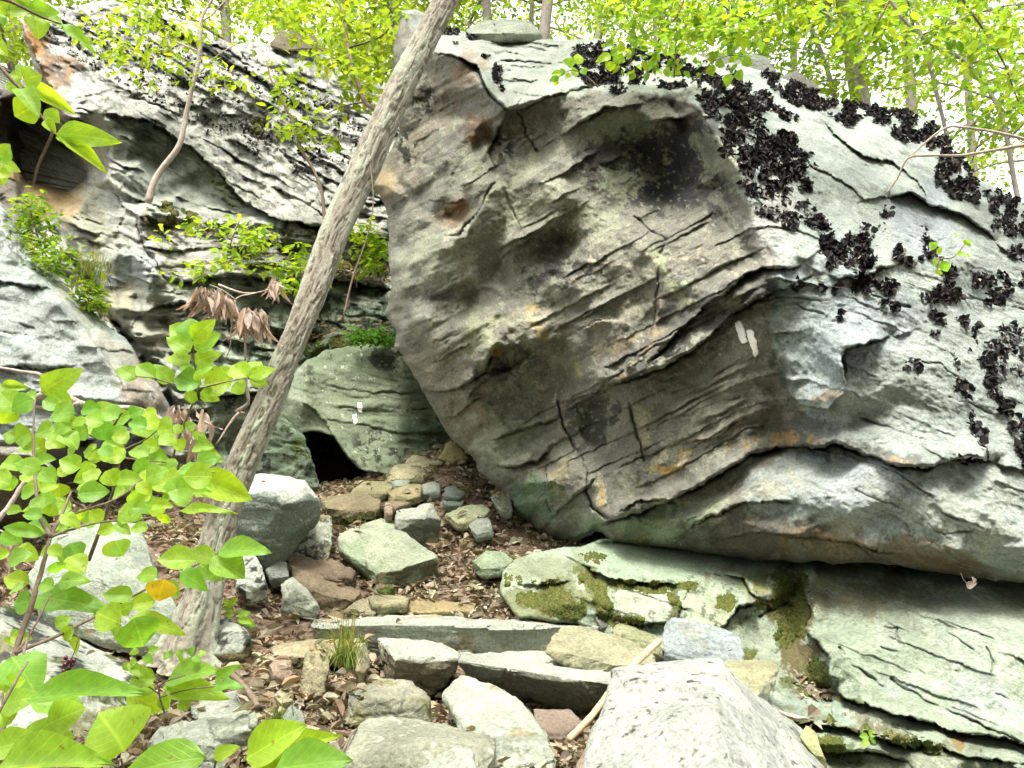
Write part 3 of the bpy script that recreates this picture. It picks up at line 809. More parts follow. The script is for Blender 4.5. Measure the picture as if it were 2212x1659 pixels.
B.strata_lines(lambda U, V: (U / 300., (V - 0.10 * U) / 300.), 22, 9, 40, 170, 0.03, 8, 0.045, 2.2, [(960, 80), (1220, 88), (1300, 190), (1100, 225), (1000, 120)])
for (x, y, l) in ((1880, 640, 90), (2010, 620, 120), (1860, 900, 140), (1990, 780, 80), (2050, 860, 90), (1760, 520, 60), (1900, 500, 110), (1720, 660, 60), (2060, 330, 70), (1850, 1060, 90), (1980, 1120, 120), (1950, 500, 120), (2090, 640, 120)):
    CK([(x, y), (x + l * 0.5, y + l * random.uniform(0.1, 0.3)), (x + l, y + l * random.uniform(0.2, 0.6))], 0.03, 2.2)
for (x, y, l) in ((1420, 880, 140), (1450, 850, 160), (1500, 830, 150), (1480, 900, 120), (1400, 930, 60), (1520, 780, 120), (1540, 550, 90), (1450, 600, 90), (1300, 620, 110), (1430, 1010, 130), (1120, 960, 80), (940, 740, 50), (900, 300, 60), (1220, 350, 60), (1260, 660, 90)):
    CK([(x, y), (x + l * 0.5, y - l * random.uniform(0.15, 0.3)), (x + l, y - l * random.uniform(0.35, 0.6))], 0.018, 2.2)
B.strata_lines(b_strata, 14, 13, 50, 140, 0.03, 10, 0.03, 2.2, [(860, 300), (1400, 280), (1300, 560), (900, 640)])
B.strata_lines(b_strata, 36, 3, 90, 320, 0.030, 10, 0.035, 2.2, [(1150, 560), (1540, 420), (1660, 560), (1670, 900), (1300, 1120), (1010, 960), (900, 760)])
B.strata_lines(b_strata, 26, 5, 60, 260, 0.014, 9, 0.022, 2.0, [(1560, 240), (1950, 250), (2212, 480), (2212, 1230), (1500, 1180), (1340, 1130), (1690, 950), (1690, 560)])
B.noise(b_strata, big=0.04, mid=0.022, lay=0.030 - 0.017 * _rf, fine=0.010, seed=2.0, rid=0.04)
FACE = (0.234, 0.224, 0.192)
PALE = (0.345, 0.378, 0.365)
BLUE = (0.36, 0.405, 0.435)
right_face = [(1470, 190), (1503, 224), (1535, 272), (1567, 328), (1603, 372), (1594, 384), (1615, 432), (1631, 500), (1665, 536), (1690, 550), (1672, 603), (1671, 650), (1675, 703),
              (1679, 779), (1707, 851), (1735, 890), (1740, 940), (1800, 958), (1700, 980), (1600, 1040), (1620, 1100), (1750, 1130), (1850, 1170), (2000, 1200), (2200, 1240), (2440, 1300), (2440, 100), (1500, 60)]
cap = [(850, 10), (1550, 90), (1560, 200), (1440, 212), (1340, 196), (1240, 208), (1184, 210), (1100, 236), (1056, 204), (1036, 160), (976, 118), (930, 112)]
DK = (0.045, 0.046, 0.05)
B.paint(FACE, [
    (('p', right_face), PALE, 1.0, 12, 60, 10), (('p', cap), (0.35, 0.38, 0.345), 0.95, 12, 50, 10),
    (('e', 1780, 700, 100, 160, 0), BLUE, 0.7, 50, 90, 40), (('e', 1900, 700, 90, 90, 0), (0.36, 0.39, 0.44), 0.6, 40, 90, 40), (('e', 2000, 480, 60, 90, 30), (0.36, 0.39, 0.45), 0.6, 30, 90, 30),
    (('e', 1900, 1080, 210, 80, 12), (0.38, 0.41, 0.44), 0.6, 50, 90, 40), (('e', 1680, 470, 50, 70, 0), (0.50, 0.46, 0.45), 0.5, 30, 60, 30), (('e', 2080, 1120, 140, 60, 15), (0.40, 0.42, 0.36), 0.6, 50, 60, 40),  # the pinkish ellipse paints a sun dapple beside the ridge
    # dark stains, with shade painted into the alcove, under ledges and the nose
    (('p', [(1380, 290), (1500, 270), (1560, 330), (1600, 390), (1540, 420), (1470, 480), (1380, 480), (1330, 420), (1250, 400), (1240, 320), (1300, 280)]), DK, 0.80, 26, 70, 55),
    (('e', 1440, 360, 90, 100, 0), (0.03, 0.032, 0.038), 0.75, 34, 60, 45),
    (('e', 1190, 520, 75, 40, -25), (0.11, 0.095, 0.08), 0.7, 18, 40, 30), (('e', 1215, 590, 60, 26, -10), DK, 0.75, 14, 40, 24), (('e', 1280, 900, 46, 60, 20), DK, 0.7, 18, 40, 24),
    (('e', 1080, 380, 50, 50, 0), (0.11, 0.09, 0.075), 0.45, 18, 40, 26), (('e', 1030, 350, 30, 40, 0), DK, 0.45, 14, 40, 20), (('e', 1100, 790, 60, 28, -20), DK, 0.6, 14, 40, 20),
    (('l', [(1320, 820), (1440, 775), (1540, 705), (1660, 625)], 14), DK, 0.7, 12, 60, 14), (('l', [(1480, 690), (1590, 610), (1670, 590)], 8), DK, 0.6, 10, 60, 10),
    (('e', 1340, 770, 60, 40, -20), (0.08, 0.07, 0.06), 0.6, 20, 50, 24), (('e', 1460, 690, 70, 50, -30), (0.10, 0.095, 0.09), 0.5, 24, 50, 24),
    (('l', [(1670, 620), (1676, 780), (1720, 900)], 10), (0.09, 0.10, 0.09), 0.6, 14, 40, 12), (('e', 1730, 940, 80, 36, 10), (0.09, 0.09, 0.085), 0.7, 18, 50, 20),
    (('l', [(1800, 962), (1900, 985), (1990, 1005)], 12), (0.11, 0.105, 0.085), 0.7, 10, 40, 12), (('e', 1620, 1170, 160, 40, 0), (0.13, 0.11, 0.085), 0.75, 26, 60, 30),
    (('e', 1650, 1120, 120, 26, 5), (0.11, 0.10, 0.085), 0.6, 14, 50, 20), (('e', 1900, 1190, 180, 26, 8), (0.22, 0.15, 0.09), 0.75, 18, 50, 24), (('e', 2080, 1225, 120, 14, 8), (0.22, 0.15, 0.09), 0.6, 12, 50, 14),  # brown along the nose's bottom edge paints its shadow
    # warm brown and ochre areas
    (('e', 950, 200, 50, 70, 0), (0.28, 0.22, 0.16), 0.4, 30, 50, 26), (('e', 1010, 145, 36, 34, 20), (0.27, 0.18, 0.12), 0.6, 16, 40, 16), (('e', 880, 330, 50, 70, 20), (0.30, 0.25, 0.17), 0.4, 30, 40, 26),
    (('e', 985, 470, 34, 26, -30), (0.26, 0.14, 0.07), 0.7, 12, 30, 14), (('e', 830, 400, 26, 30, 0), (0.36, 0.25, 0.12), 0.6, 12, 30, 14), (('e', 1040, 280, 34, 30, 0), (0.20, 0.11, 0.06), 0.7, 14, 30, 18),
    (('e', 960, 800, 90, 70, 30), (0.31, 0.26, 0.19), 0.4, 34, 50, 34), (('e', 1030, 910, 60, 60, 30), (0.31, 0.25, 0.17), 0.4, 30, 50, 30), (('e', 1072, 758, 16, 14, 0), (0.42, 0.22, 0.07), 0.8, 6, 20, 8),
    (('l', [(1146, 672), (1160, 700), (1172, 722)], 11), (0.40, 0.29, 0.10), 0.8, 6, 20, 8), (('e', 1130, 690, 60, 26, -10), (0.40, 0.36, 0.28), 0.5, 16, 40, 18), (('l', [(1246, 790), (1250, 812)], 5), (0.45, 0.40, 0.16), 0.8, 3, 14, 4),
    (('e', 1350, 740, 50, 14, -20), (0.34, 0.27, 0.18), 0.8, 10, 24, 12), (('e', 1205, 1030, 30, 40, 0), (0.30, 0.22, 0.09), 0.5, 16, 30, 18), (('e', 1330, 690, 90, 30, -25), (0.26, 0.20, 0.15), 0.4, 20, 40, 20),
    (('l', [(1410, 1015), (1445, 1018), (1470, 1005), (1482, 980)], 9), (0.55, 0.36, 0.12), 0.9, 4, 14, 5), (('l', [(1415, 995), (1435, 982)], 9), (0.60, 0.53, 0.42), 0.95, 4, 14, 5), (('l', [(1470, 1004), (1483, 978)], 5), (0.62, 0.55, 0.44), 0.9, 3, 12, 4),
    (('l', [(1295, 1035), (1300, 1090)], 8), (0.58, 0.52, 0.38), 0.85, 5, 14, 6), (('e', 1298, 1070, 6, 20, 0), (0.5, 0.30, 0.08), 0.7, 4, 14, 5), (('l', [(1388, 905), (1392, 940), (1400, 955)], 9), (0.50, 0.44, 0.30), 0.7, 6, 14, 8),
    (('e', 1690, 955, 60, 10, 0), (0.42, 0.26, 0.10), 0.75, 8, 24, 12), (('e', 1940, 995, 20, 6, 10), (0.4, 0.25, 0.1), 0.6, 5, 14, 6), (('e', 1780, 862, 36, 10, -10), (0.36, 0.25, 0.13), 0.6, 8, 20, 10), (('e', 1810, 1150, 50, 30, 0), (0.38, 0.30, 0.20), 0.5, 14, 24, 20),
    (('e', 1350, 1160, 40, 10, 0), (0.45, 0.36, 0.12), 0.6, 6, 20, 8),
    # pale lichen bloom on the under-face
    (('e', 1140, 430, 70, 90, -30), (0.36, 0.36, 0.27), 0.7, 26, 40, 30), (('e', 1010, 370, 60, 50, 0), (0.34, 0.35, 0.26), 0.5, 22, 40, 28), (('e', 920, 560, 80, 60, 0), (0.34, 0.36, 0.27), 0.6, 26, 40, 30),
    (('e', 1040, 720, 40, 50, 0), (0.37, 0.38, 0.24), 0.6, 18, 30, 20), (('e', 1240, 290, 90, 40, -25), (0.34, 0.35, 0.28), 0.6, 20, 40, 24), (('e', 1330, 270, 70, 22, 0), (0.33, 0.38, 0.29), 0.8, 12, 30, 14), (('e', 1340, 400, 40, 40, 20), (0.40, 0.43, 0.32), 0.75, 12, 26, 26),
    (('e', 1300, 480, 60, 26, 10), (0.38, 0.40, 0.30), 0.7, 14, 26, 22), (('e', 1555, 340, 36, 50, -30), (0.36, 0.38, 0.28), 0.6, 16, 30, 22), (('l', [(1412, 548), (1440, 590), (1475, 650)], 11), (0.42, 0.44, 0.28), 0.85, 7, 24, 10), (('e', 1478, 615, 9, 9, 0), (0.5, 0.58, 0.42), 0.9, 4, 12, 4),
    (('e', 1120, 960, 70, 60, 0), (0.32, 0.34, 0.25), 0.6, 26, 40, 28), (('e', 1560, 870, 110, 60, -30), (0.29, 0.28, 0.235), 0.6, 30, 60, 30), (('e', 1140, 1080, 50, 50, 0), (0.20, 0.34, 0.22), 0.6, 20, 40, 24), (('e', 1400, 1135, 110, 34, -10), (0.34, 0.40, 0.28), 0.7, 20, 40, 24),
    (('e', 1560, 1080, 130, 24, -14), (0.42, 0.41, 0.32), 0.6, 14, 40, 20),
    # quartz veins
    (('l', [(1272, 560), (1304, 568), (1372, 576), (1408, 584)], 1.6), (0.50, 0.43, 0.33), 0.9, 1.6, 12, 3), (('l', [(1447, 560), (1499, 556), (1535, 568), (1583, 588), (1606, 601)], 2.0), (0.50, 0.43, 0.33), 0.9, 1.6, 12, 3),
    (('l', [(1535, 500), (1512, 530), (1507, 556)], 1.4), (0.48, 0.42, 0.33), 0.8, 1.5, 12, 3), (('l', [(1276, 520), (1276, 556), (1260, 590), (1232, 610)], 2.0), (0.44, 0.37, 0.29), 0.8, 2, 12, 4), (('l', [(1425, 640), (1412, 740), (1330, 830)], 3.0), (0.34, 0.25, 0.17), 0.8, 3, 14, 5),
    (('l', [(1490, 950), (1551, 940), (1600, 905), (1650, 886)], 2.6), (0.46, 0.38, 0.30), 0.8, 2.5, 14, 4), (('l', [(1205, 830), (1196, 870)], 2.2), (0.50, 0.46, 0.38), 0.8, 2, 12, 2), (('l', [(1300, 1000), (1330, 930), (1352, 880)], 3), (0.42, 0.38, 0.31), 0.7, 3, 14, 4),
    (('l', [(960, 515), (990, 500), (1030, 476)], 5), (0.50, 0.49, 0.40), 0.75, 4, 20, 5)])
B.speckle(('p', right_face), (0.16, 0.165, 0.15), 16, 0.55, 0.6, 4.0, stretch=(25, 3.0))
B.speckle(('p', right_face), (0.50, 0.53, 0.47), 30, 0.45, 0.55, 8.0, soft=0.3)
B.speckle(('p', [(850, 250), (1500, 250), (1660, 600), (1640, 950), (1240, 1150), (1000, 960), (850, 700)]), (0.37, 0.37, 0.29), 30, 0.36, 0.75, 6.0, soft=0.3)
B.speckle(('p', [(850, 250), (1500, 250), (1660, 600), (1640, 950), (1240, 1150), (1000, 960), (850, 700)]), (0.42, 0.42, 0.33), 9, 0.55, 0.7, 16.0, soft=0.2)
B.speckle(('p', [(850, 250), (1500, 250), (1660, 600), (1640, 950), (1240, 1150), (1000, 960), (850, 700)]), (0.10, 0.09, 0.08), 34, 0.40, 0.65, 9.0, soft=0.35, stretch=(-30, 1.8))
for k, (cx, cy, rx, ry) in enumerate(((915, 215, 14, 22), (880, 320, 12, 22), (1088, 320, 8, 14))):
    B.speckle(('e', cx, cy, rx + 10, ry + 10, 0), (0.012, 0.016, 0.006), 12, -0.05, 0.95, 20.0 + k)
boulder = B.build('overhanging_boulder', M_ROCK, back=3.2)
tag(boulder, 'huge grey overhanging boulder with dark curled lichen patches and a white double trail blaze', 'boulder')
B.decal('trail_blaze', [(1586, 697), (1600, 690), (1616, 737), (1602, 747)], M_PAINT, boulder, lift=.010, thick=.008)
B.decal('trail_blaze', [(1610, 714), (1626, 708), (1641, 766), (1628, 775)], M_PAINT, boulder, lift=.010, thick=.008)

# ================================================================ CLIFF ON THE LEFT
c_out = [(-160, 60), (-60, 180), (20, 190), (72, 150), (40, 36), (100, 20), (160, 8), (224, 2), (336, 22), (420, 50), (500, 92), (580, 96), (690, 106), (760, 150), (850, 190), (960, 240), (1050, 600), (1050, 1120), (600, 1130), (300, 1000), (-200, 900)]
c_ctrl = [(-160, 60, 12.5), (40, 36, 12.2), (160, 8, 13.2), (224, 2, 13.4), (336, 22, 13.4), (420, 50, 13.2), (500, 92, 12.8), (580, 96, 12.8), (690, 106, 12.6), (800, 160, 12.2), (960, 240, 11.8),
    (72, 120, 11.9), (108, 188, 11.4), (160, 130, 12.0), (260, 130, 12.2), (400, 150, 12.0), (560, 190, 11.8), (700, 280, 11.2), (900, 350, 10.9), (300, 255, 10.9), (224, 246, 10.9), (136, 250, 11.1), (152, 190, 11.4),
    # recess under the slab, far left
    (0, 215, 12.9), (85, 240, 14.6), (120, 330, 14.9), (60, 370, 14.2), (165, 385, 14.2), (20, 300, 13.4), (-100, 300, 12.0), (-160, 500, 11), (40, 440, 11.6), (100, 470, 11.4), (210, 300, 11.3), (205, 400, 11.2), (236, 350, 10.9),
    # slab below the step
    (260, 300, 10.75), (330, 330, 10.9), (420, 400, 10.8), (500, 450, 10.5), (300, 440, 10.3), (390, 300, 11.05), (460, 372, 10.9),
    (460, 250, 11.2), (600, 360, 10.7), (700, 420, 10.5), (560, 440, 10.35), (820, 470, 10.4), (700, 484, 10.1),
    # ledge top and blocks under it
    (300, 462, 9.7), (520, 478, 9.9), (640, 500, 9.8), (840, 520, 10.2), (310, 530, 9.4), (500, 536, 9.3), (680, 530, 9.6), (840, 600, 9.9), (400, 600, 9.1), (512, 600, 9.0), (640, 590, 9.2),
    (235, 385, 10.3), (150, 470, 10.2), (145, 520, 10.1), (220, 520, 9.9), (190, 600, 9.9), (240, 560, 9.2), (300, 552, 9.1), (360, 612, 9.0), (260, 660, 8.8), (400, 690, 8.7), (300, 760, 8.6), (420, 800, 8.5), (370, 870, 8.4), (240, 700, 8.9),
    (520, 680, 8.9), (640, 660, 9.2), (720, 640, 9.4), (850, 640, 9.6), (600, 760, 8.6), (700, 720, 9.0), (840, 720, 9.2), (560, 850, 8.3), (640, 880, 8.3), (480, 900, 8.2), (540, 960, 8.0), (420, 960, 8.1), (300, 900, 8.6),
    (640, 930, 8.3), (600, 960, 7.9), (612, 1030, 7.7), (560, 900, 8.1), (665, 1000, 9.0), (700, 960, 9.4), (740, 1040, 9.4), (800, 1060, 8.8), (640, 1080, 8.4), (580, 1040, 7.8), (1050, 700, 9.6), (1050, 1100, 9.0), (600, 1130, 7.6), (300, 1000, 8.0), (-200, 900, 9.5), (0, 700, 9.6)]
Cf = Relief(c_out, c_ctrl, 2.4, blur=3, facet=0.85, edge=16, edge_depth=0.3, boost=1.35)
Cf.shatter(900, 0.13, 7, (2.2, .6), 24)
Cf.shatter(5000, 0.06, 9, (2.2, .6), 22)
Cf.shatter(20000, 0.02, 10, (2.2, .6), 22)
LD = Cf.ledge; CK = Cf.crack
LD([(224, 246), (312, 260), (384, 296), (424, 332), (468, 368), (508, 416), (540, 446), (600, 472), (696, 489), (760, 505), (845, 518)], 0.42, 30, 0.12, 5)
LD([(40, 36), (60, 88), (74, 122), (102, 178), (112, 190), (136, 252), (205, 264)], 0.3, 30, 0.1, 5)
LD([(296, 452), (400, 470), (520, 478)], 0.35, 26, 0.1, 5, up=False)
LD([(300, 533), (400, 540), (500, 537), (600, 526), (690, 520)], 0.12, 22, 0.12, 4)
LD([(368, 609), (440, 604), (512, 596), (600, 606), (700, 600)], 0.22, 26, 0.18, 5)
LD([(700, 600), (760, 612), (850, 626)], 0.3, 26, 0.5, 12)
LD([(336, 24), (400, 80), (500, 132), (560, 168), (600, 204), (660, 240)], 0.2, 26, 0.25, 6)
LD([(456, 238), (500, 252), (536, 257)], 0.15, 20, 0.2, 4)
LD([(224, 553), (256, 541), (300, 553), (330, 580), (362, 612)], 0.25, 30, 0.12, 5, up=False)
LD([(256, 560), (300, 552)], 0.05, 20, 0.05, 3)
LD([(300, 690), (340, 660), (400, 650), (430, 700)], 0.15, 24, 0.1, 4)
LD([(232, 380), (262, 440), (300, 470), (310, 530), (330, 560)], 0.15, 30, 0.14, 4)
CK([(208, 640), (240, 690), (285, 742), (340, 812), (372, 875), (385, 930)], 1.1, 16, 4)
CK([(120, 470), (150, 560), (200, 620)], 0.8, 20, 5)
LD([(640, 782), (704, 757), (784, 748), (860, 748)], 0.1, 22, 0.15, 5)
LD([(400, 740), (480, 735), (560, 750)], 0.12, 20, 0.1, 4)
LD([(430, 860), (520, 850), (620, 856)], 0.15, 22, 0.12, 4)
LD([(560, 1000), (620, 990), (660, 1000)], 0.15, 22, 0.15, 4)
for (x, y, l, h) in ((430, 90, 120, .1), (620, 160, 100, .1), (200, 80, 120, .08), (250, 180, 150, .08), (480, 180, 120, .08), (560, 300, 160, .1), (620, 350, 150, .1), (480, 300, 90, .08), (580, 400, 180, .1), (680, 340, 120, .08), (700, 420, 130, .1),
                  (380, 220, 100, .06), (160, 60, 90, .08), (320, 110, 110, .08), (350, 340, 60, .03), (560, 560, 120, .1), (420, 500, 90, .08), (330, 500, 60, .08), (640, 560, 90, .08), (560, 640, 120, .1), (460, 660, 90, .1), (700, 680, 110, .1)):
    LD([(x, y), (x + l * .5, y + l * random.uniform(.1, .32)), (x + l, y + l * random.uniform(.3, .6))], h, 16, h * 1.1, 3.2)
def c_strata(U, V):
    k = np.where(V < 520, 0.42, 0.18)
    return (U + 0.3 * V) / 170.0, (V - 0.42 * U * sstep(620, 420, V) - 0.12 * U) / 170.0
Cf.strata_lines(c_strata, 85, 4, 50, 220, 0.05, 10, 0.07, 2.6, [(60, 40), (330, 30), (840, 200), (850, 620), (300, 600), (220, 260)])
Cf.strata_lines(c_strata, 40, 8, 50, 200, 0.06, 10, 0.08, 2.6, [(240, 600), (850, 640), (880, 1000), (420, 1050)])
Cf.strata_lines(lambda U, V: (U / 170., (V - .35 * U) / 170.), 45, 18, 30, 120, 0.08, 10, 0.08, 2.6, [(0, 200), (240, 250), (330, 480), (240, 620), (130, 600), (0, 470)])
Cf.shatter(2600, 0.06, 19, (1.3, .9), 30)
Cf.noise(c_strata, big=0.14, mid=0.07, lay=0.13, fine=0.022, bf=0.8, mf=2.4, lf=(1.0, 6.5), ff=14, seed=5.0, rid=0.12)
CLIFF_GREY = (0.37, 0.375, 0.34)  # base grey of the cliff rock
Cf.paint(CLIFF_GREY, [
    (('p', [(224, 256), (312, 266), (384, 302), (468, 374), (540, 450), (520, 476), (300, 456), (250, 330)]), (0.40, 0.42, 0.38), 0.9, 12, 60, 10),
    (('p', [(380, 296), (424, 330), (468, 366), (508, 414), (540, 446), (500, 456), (440, 376), (390, 318)]), (0.26, 0.28, 0.17), 0.8, 8, 40, 8),
    (('p', [(30, 30), (110, 90), (170, 150), (150, 190), (100, 185), (60, 110)]), (0.24, 0.13, 0.06), 0.85, 14, 40, 20), (('e', 75, 85, 16, 34, -25), (0.40, 0.20, 0.05), 0.8, 10, 24, 12),
    (('p', [(110, 190), (140, 245), (250, 290), (230, 380), (180, 360), (130, 290)]), (0.28, 0.25, 0.17), 0.7, 16, 40, 18), (('p', [(-160, 190), (110, 190), (210, 400), (140, 470), (-160, 480)]), (0.13, 0.11, 0.09), 0.85, 16, 60, 20),  # slab underside and recess behind it: shade painted into the colour
    (('p', [(20, 370), (110, 360), (190, 420), (100, 470)]), (0.30, 0.20, 0.09), 0.8, 14, 40, 16), (('p', [(140, 440), (230, 390), (250, 540), (180, 600), (140, 540)]), (0.34, 0.34, 0.26), 0.7, 14, 40, 16), (('e', 155, 455, 20, 30, 20), (0.38, 0.24, 0.08), 0.6, 10, 24, 12),
    (('p', [(300, 470), (700, 500), (840, 540), (840, 590), (300, 600)]), (0.45, 0.43, 0.40), 0.7, 16, 60, 20), (('e', 280, 590, 60, 40, 0), (0.38, 0.42, 0.43), 0.7, 16, 60, 16), (('e', 260, 650, 40, 40, 0), (0.36, 0.33, 0.22), 0.7, 16, 40, 16), (('e', 330, 700, 70, 50, 0), (0.36, 0.33, 0.26), 0.7, 20, 40, 20),  # the pale pinkish polygon paints sun dapples on the ledge
    (('p', [(600, 620), (1050, 640), (1050, 1120), (420, 1130), (420, 760)]), (0.26, 0.31, 0.23), 0.8, 40, 70, 50), (('e', 720, 640, 120, 14, 5), (0.06, 0.055, 0.045), 0.8, 8, 40, 8), (('e', 560, 1040, 90, 50, 0), (0.13, 0.23, 0.18), 0.7, 24, 50, 24), (('e', 780, 690, 60, 40, 0), (0.30, 0.35, 0.28), 0.5, 16, 40, 18),  # thin dark ellipse paints shade into the slot
    (('e', 690, 1030, 70, 50, 0), (0.07, 0.12, 0.09), 0.7, 24, 50, 24)])
up = ('p', [(40, 20), (340, 10), (700, 100), (960, 240), (850, 520), (540, 446), (384, 296), (224, 246), (110, 150)])
Cf.speckle(up, (0.11, 0.11, 0.11), 13, 0.10, 0.75, 3.0, stretch=(25, 1.8), soft=0.25)
Cf.speckle(up, (0.09, 0.088, 0.082), 6, 0.40, 0.75, 4.0, soft=0.2)
Cf.speckle(up, (0.48, 0.45, 0.44), 20, 0.34, 0.55, 5.0, soft=0.3)
Cf.speckle(up, (0.10, 0.11, 0.05), 34, 0.62, 0.7, 7.0, soft=0.15)
mid = ('p', [(300, 460), (850, 520), (850, 700), (420, 740), (300, 560)])
Cf.speckle(mid, (0.06, 0.06, 0.055), 14, 0.28, 0.8, 13.0, stretch=(12, 1.8))
Cf.speckle(mid, (0.50, 0.47, 0.45), 26, 0.40, 0.6, 15.0, soft=0.2)
low = ('p', [(420, 640), (900, 620), (1000, 1100), (420, 1100)])
Cf.speckle(low, (0.03, 0.045, 0.02), 26, 0.25, 0.85, 17.0, soft=0.15)
Cf.speckle(low, (0.42, 0.50, 0.42), 22, 0.55, 0.7, 19.0)
cliff = Cf.build('layered_cliff', M_CLIFF, back=2.5)
tag(cliff, 'tall layered grey cliff face speckled with lichen, behind the leaning tree', 'cliff', kind='thing')

# ---------------- smooth slab leaning in at the left edge
s_out = [(-260, 250), (-100, 380), (0, 434), (40, 490), (120, 592), (200, 676), (272, 730), (304, 788), (354, 852), (380, 905), (340, 940), (200, 950), (0, 960), (-260, 980)]
s_ctrl = [(-260, 250, 8.2), (0, 434, 7.6), (40, 490, 7.4), (120, 592, 7.15), (200, 676, 7.0), (272, 730, 6.9), (304, 788, 6.8), (354, 852, 6.7), (380, 905, 6.75),
          (60, 580, 6.75), (130, 660, 6.5), (200, 740, 6.35), (270, 830, 6.3), (300, 920, 6.3), (0, 520, 6.85), (0, 620, 6.5), (0, 800, 6.1), (0, 960, 5.9), (150, 900, 6.1), (-260, 700, 6.3), (-260, 980, 5.9)]
S = Relief(s_out, s_ctrl, 2.8, blur=4, facet=0.8, edge=12, edge_depth=0.12)
S.shatter(300, 0.05, 4, (2.0, .7), 12)
S.shatter(3000, 0.02, 5, (2.0, .7), 12)
S.ledge([(-60, 606), (0, 611), (60, 618), (116, 624)], 0.05, 20, 0.08, 3)
S.ledge([(-60, 800), (40, 792), (116, 796), (170, 790)], 0.06, 22, 0.09, 3)
S.ledge([(120, 625), (160, 680), (220, 760), (280, 850)], 0.06, 22, 0.02, 3, up=False)
S.crack([(20, 690), (90, 720), (160, 730)], 0.03, 2.5)
S.ledge([(-40, 860), (60, 850), (190, 870), (300, 880)], 0.1, 24, 0.12, 4)
s_strata = lambda U, V: ((U + .3 * V) / 240.0, (V - .12 * U) / 240.0)
S.strata_lines(s_strata, 30, 4, 60, 200, 0.02, 9, 0.03, 2.2)
S.noise(s_strata, big=0.06, mid=0.03, lay=0.03, fine=0.008, seed=8.0)
S.paint((0.36, 0.39, 0.385), [(('e', 60, 560, 70, 70, 0), (0.40, 0.46, 0.44), 0.7, 30, 60, 30), (('p', [(120, 600), (210, 690), (300, 790), (380, 905), (280, 890), (200, 740)]), (0.38, 0.37, 0.32), 0.8, 14, 50, 14),
    (('e', 320, 850, 50, 50, 40), (0.36, 0.27, 0.22), 0.6, 18, 40, 18), (('e', 100, 660, 90, 40, 20), (0.30, 0.32, 0.32), 0.6, 20, 50, 30)])
allS = ('p', s_out)
S.speckle(allS, (0.50, 0.60, 0.55), 26, 0.5, 0.7, 3.0)
S.speckle(allS, (0.14, 0.14, 0.13), 14, 0.6, 0.7, 4.0, stretch=(10, 2.5))
S.speckle(('p', [(-50, 430), (60, 480), (120, 600), (80, 600), (0, 520)]), (0.06, 0.06, 0.06), 12, 0.15, 0.8, 6.0)
slab = S.build('leaning_slab', M_ROCK, back=1.6)
tag(slab, 'smooth blue-grey slab of rock sloping down from the left edge of the picture', 'slab')

# ---------------- bedrock shelf at the lower right
k_out = [(1090, 1215), (1150, 1195), (1230, 1182), (1290, 1165), (1500, 1150), (1700, 1160), (2000, 1170), (2440, 1200), (2440, 1760), (1560, 1760), (1600, 1560), (1580, 1470), (1500, 1420), (1380, 1400), (1290, 1370), (1240, 1345), (1120, 1340), (1075, 1270)]
k_ctrl = [(1090, 1215, 5.5), (1230, 1180, 5.6), (1500, 1150, 5.8), (2000, 1150, 5.4), (2440, 1150, 4.8), (1320, 1190, 5.25), (1420, 1215, 5.1), (1600, 1225, 4.95), (1750, 1235, 4.75), (1950, 1245, 4.55), (2100, 1265, 4.2), (2212, 1310, 3.9), (2440, 1360, 3.6),
    (1260, 1230, 5.05), (1400, 1260, 4.75), (1480, 1260, 4.6), (1100, 1260, 5.1), (1120, 1330, 4.75), (1250, 1260, 4.85), (1260, 1300, 4.6), (1300, 1345, 4.45), (1350, 1290, 4.5), (1480, 1290, 4.4), (1480, 1330, 4.25), (1640, 1290, 4.4), (1560, 1300, 4.35), (1600, 1380, 4.1),
    (1700, 1300, 4.5), (1720, 1400, 4.15), (1760, 1480, 3.85), (1790, 1495, 3.75), (1800, 1330, 4.2), (1800, 1420, 3.8), (1900, 1300, 4.15), (1950, 1400, 3.65), (2050, 1350, 3.75), (2150, 1450, 3.2), (2212, 1400, 3.35), (1930, 1530, 3.3), (2090, 1585, 3.0), (2212, 1605, 2.85), (2440, 1600, 2.6),
    (1650, 1470, 3.7), (1700, 1545, 3.35), (1850, 1575, 3.15), (1600, 1560, 3.4), (1750, 1620, 3.0), (1900, 1600, 2.95), (2000, 1640, 2.75), (2212, 1650, 2.6), (1700, 1760, 2.6), (2440, 1760, 2.3), (1560, 1760, 2.7)]
K = Relief(k_out, k_ctrl, 2.4, blur=4, facet=0.75, edge=10, edge_depth=0.1)
K.shatter(500, 0.04, 4, (1.6, .8), 18)
K.shatter(3000, 0.014, 5, (1.8, .8), 18)
LD = K.ledge; CK = K.crack
LD([(1793, 1492), (1835, 1512), (1927, 1540), (2007, 1562), (2087, 1588), (2167, 1598), (2212, 1612), (2300, 1640)], 0.14, 26, 0.10, 4)
LD([(1660, 1540), (1690, 1549), (1767, 1564), (1847, 1577), (1907, 1597), (1990, 1620)], 0.12, 20, 0.10, 4)
LD([(1735, 1243), (1751, 1330), (1744, 1368), (1787, 1412), (1793, 1492)], 0.12, 26, 0.06, 5)
LD([(1250, 1215), (1300, 1240), (1380, 1262), (1480, 1262)], 0.12, 20, 0.10, 4)
LD([(1110, 1262), (1170, 1262), (1240, 1258)], 0.10, 20, 0.12, 4)
LD([(1320, 1335), (1400, 1350), (1460, 1345), (1476, 1300)], 0.10, 22, 0.09, 4)
LD([(1480, 1360), (1560, 1352), (1600, 1310), (1650, 1300)], 0.10, 22, 0.08, 4)
LD([(1560, 1240), (1610, 1250), (1620, 1275), (1650, 1300)], 0.08, 20, 0.06, 3)
LD([(1700, 1600), (1800, 1620), (1900, 1625), (1960, 1650)], 0.10, 20, 0.1, 4)
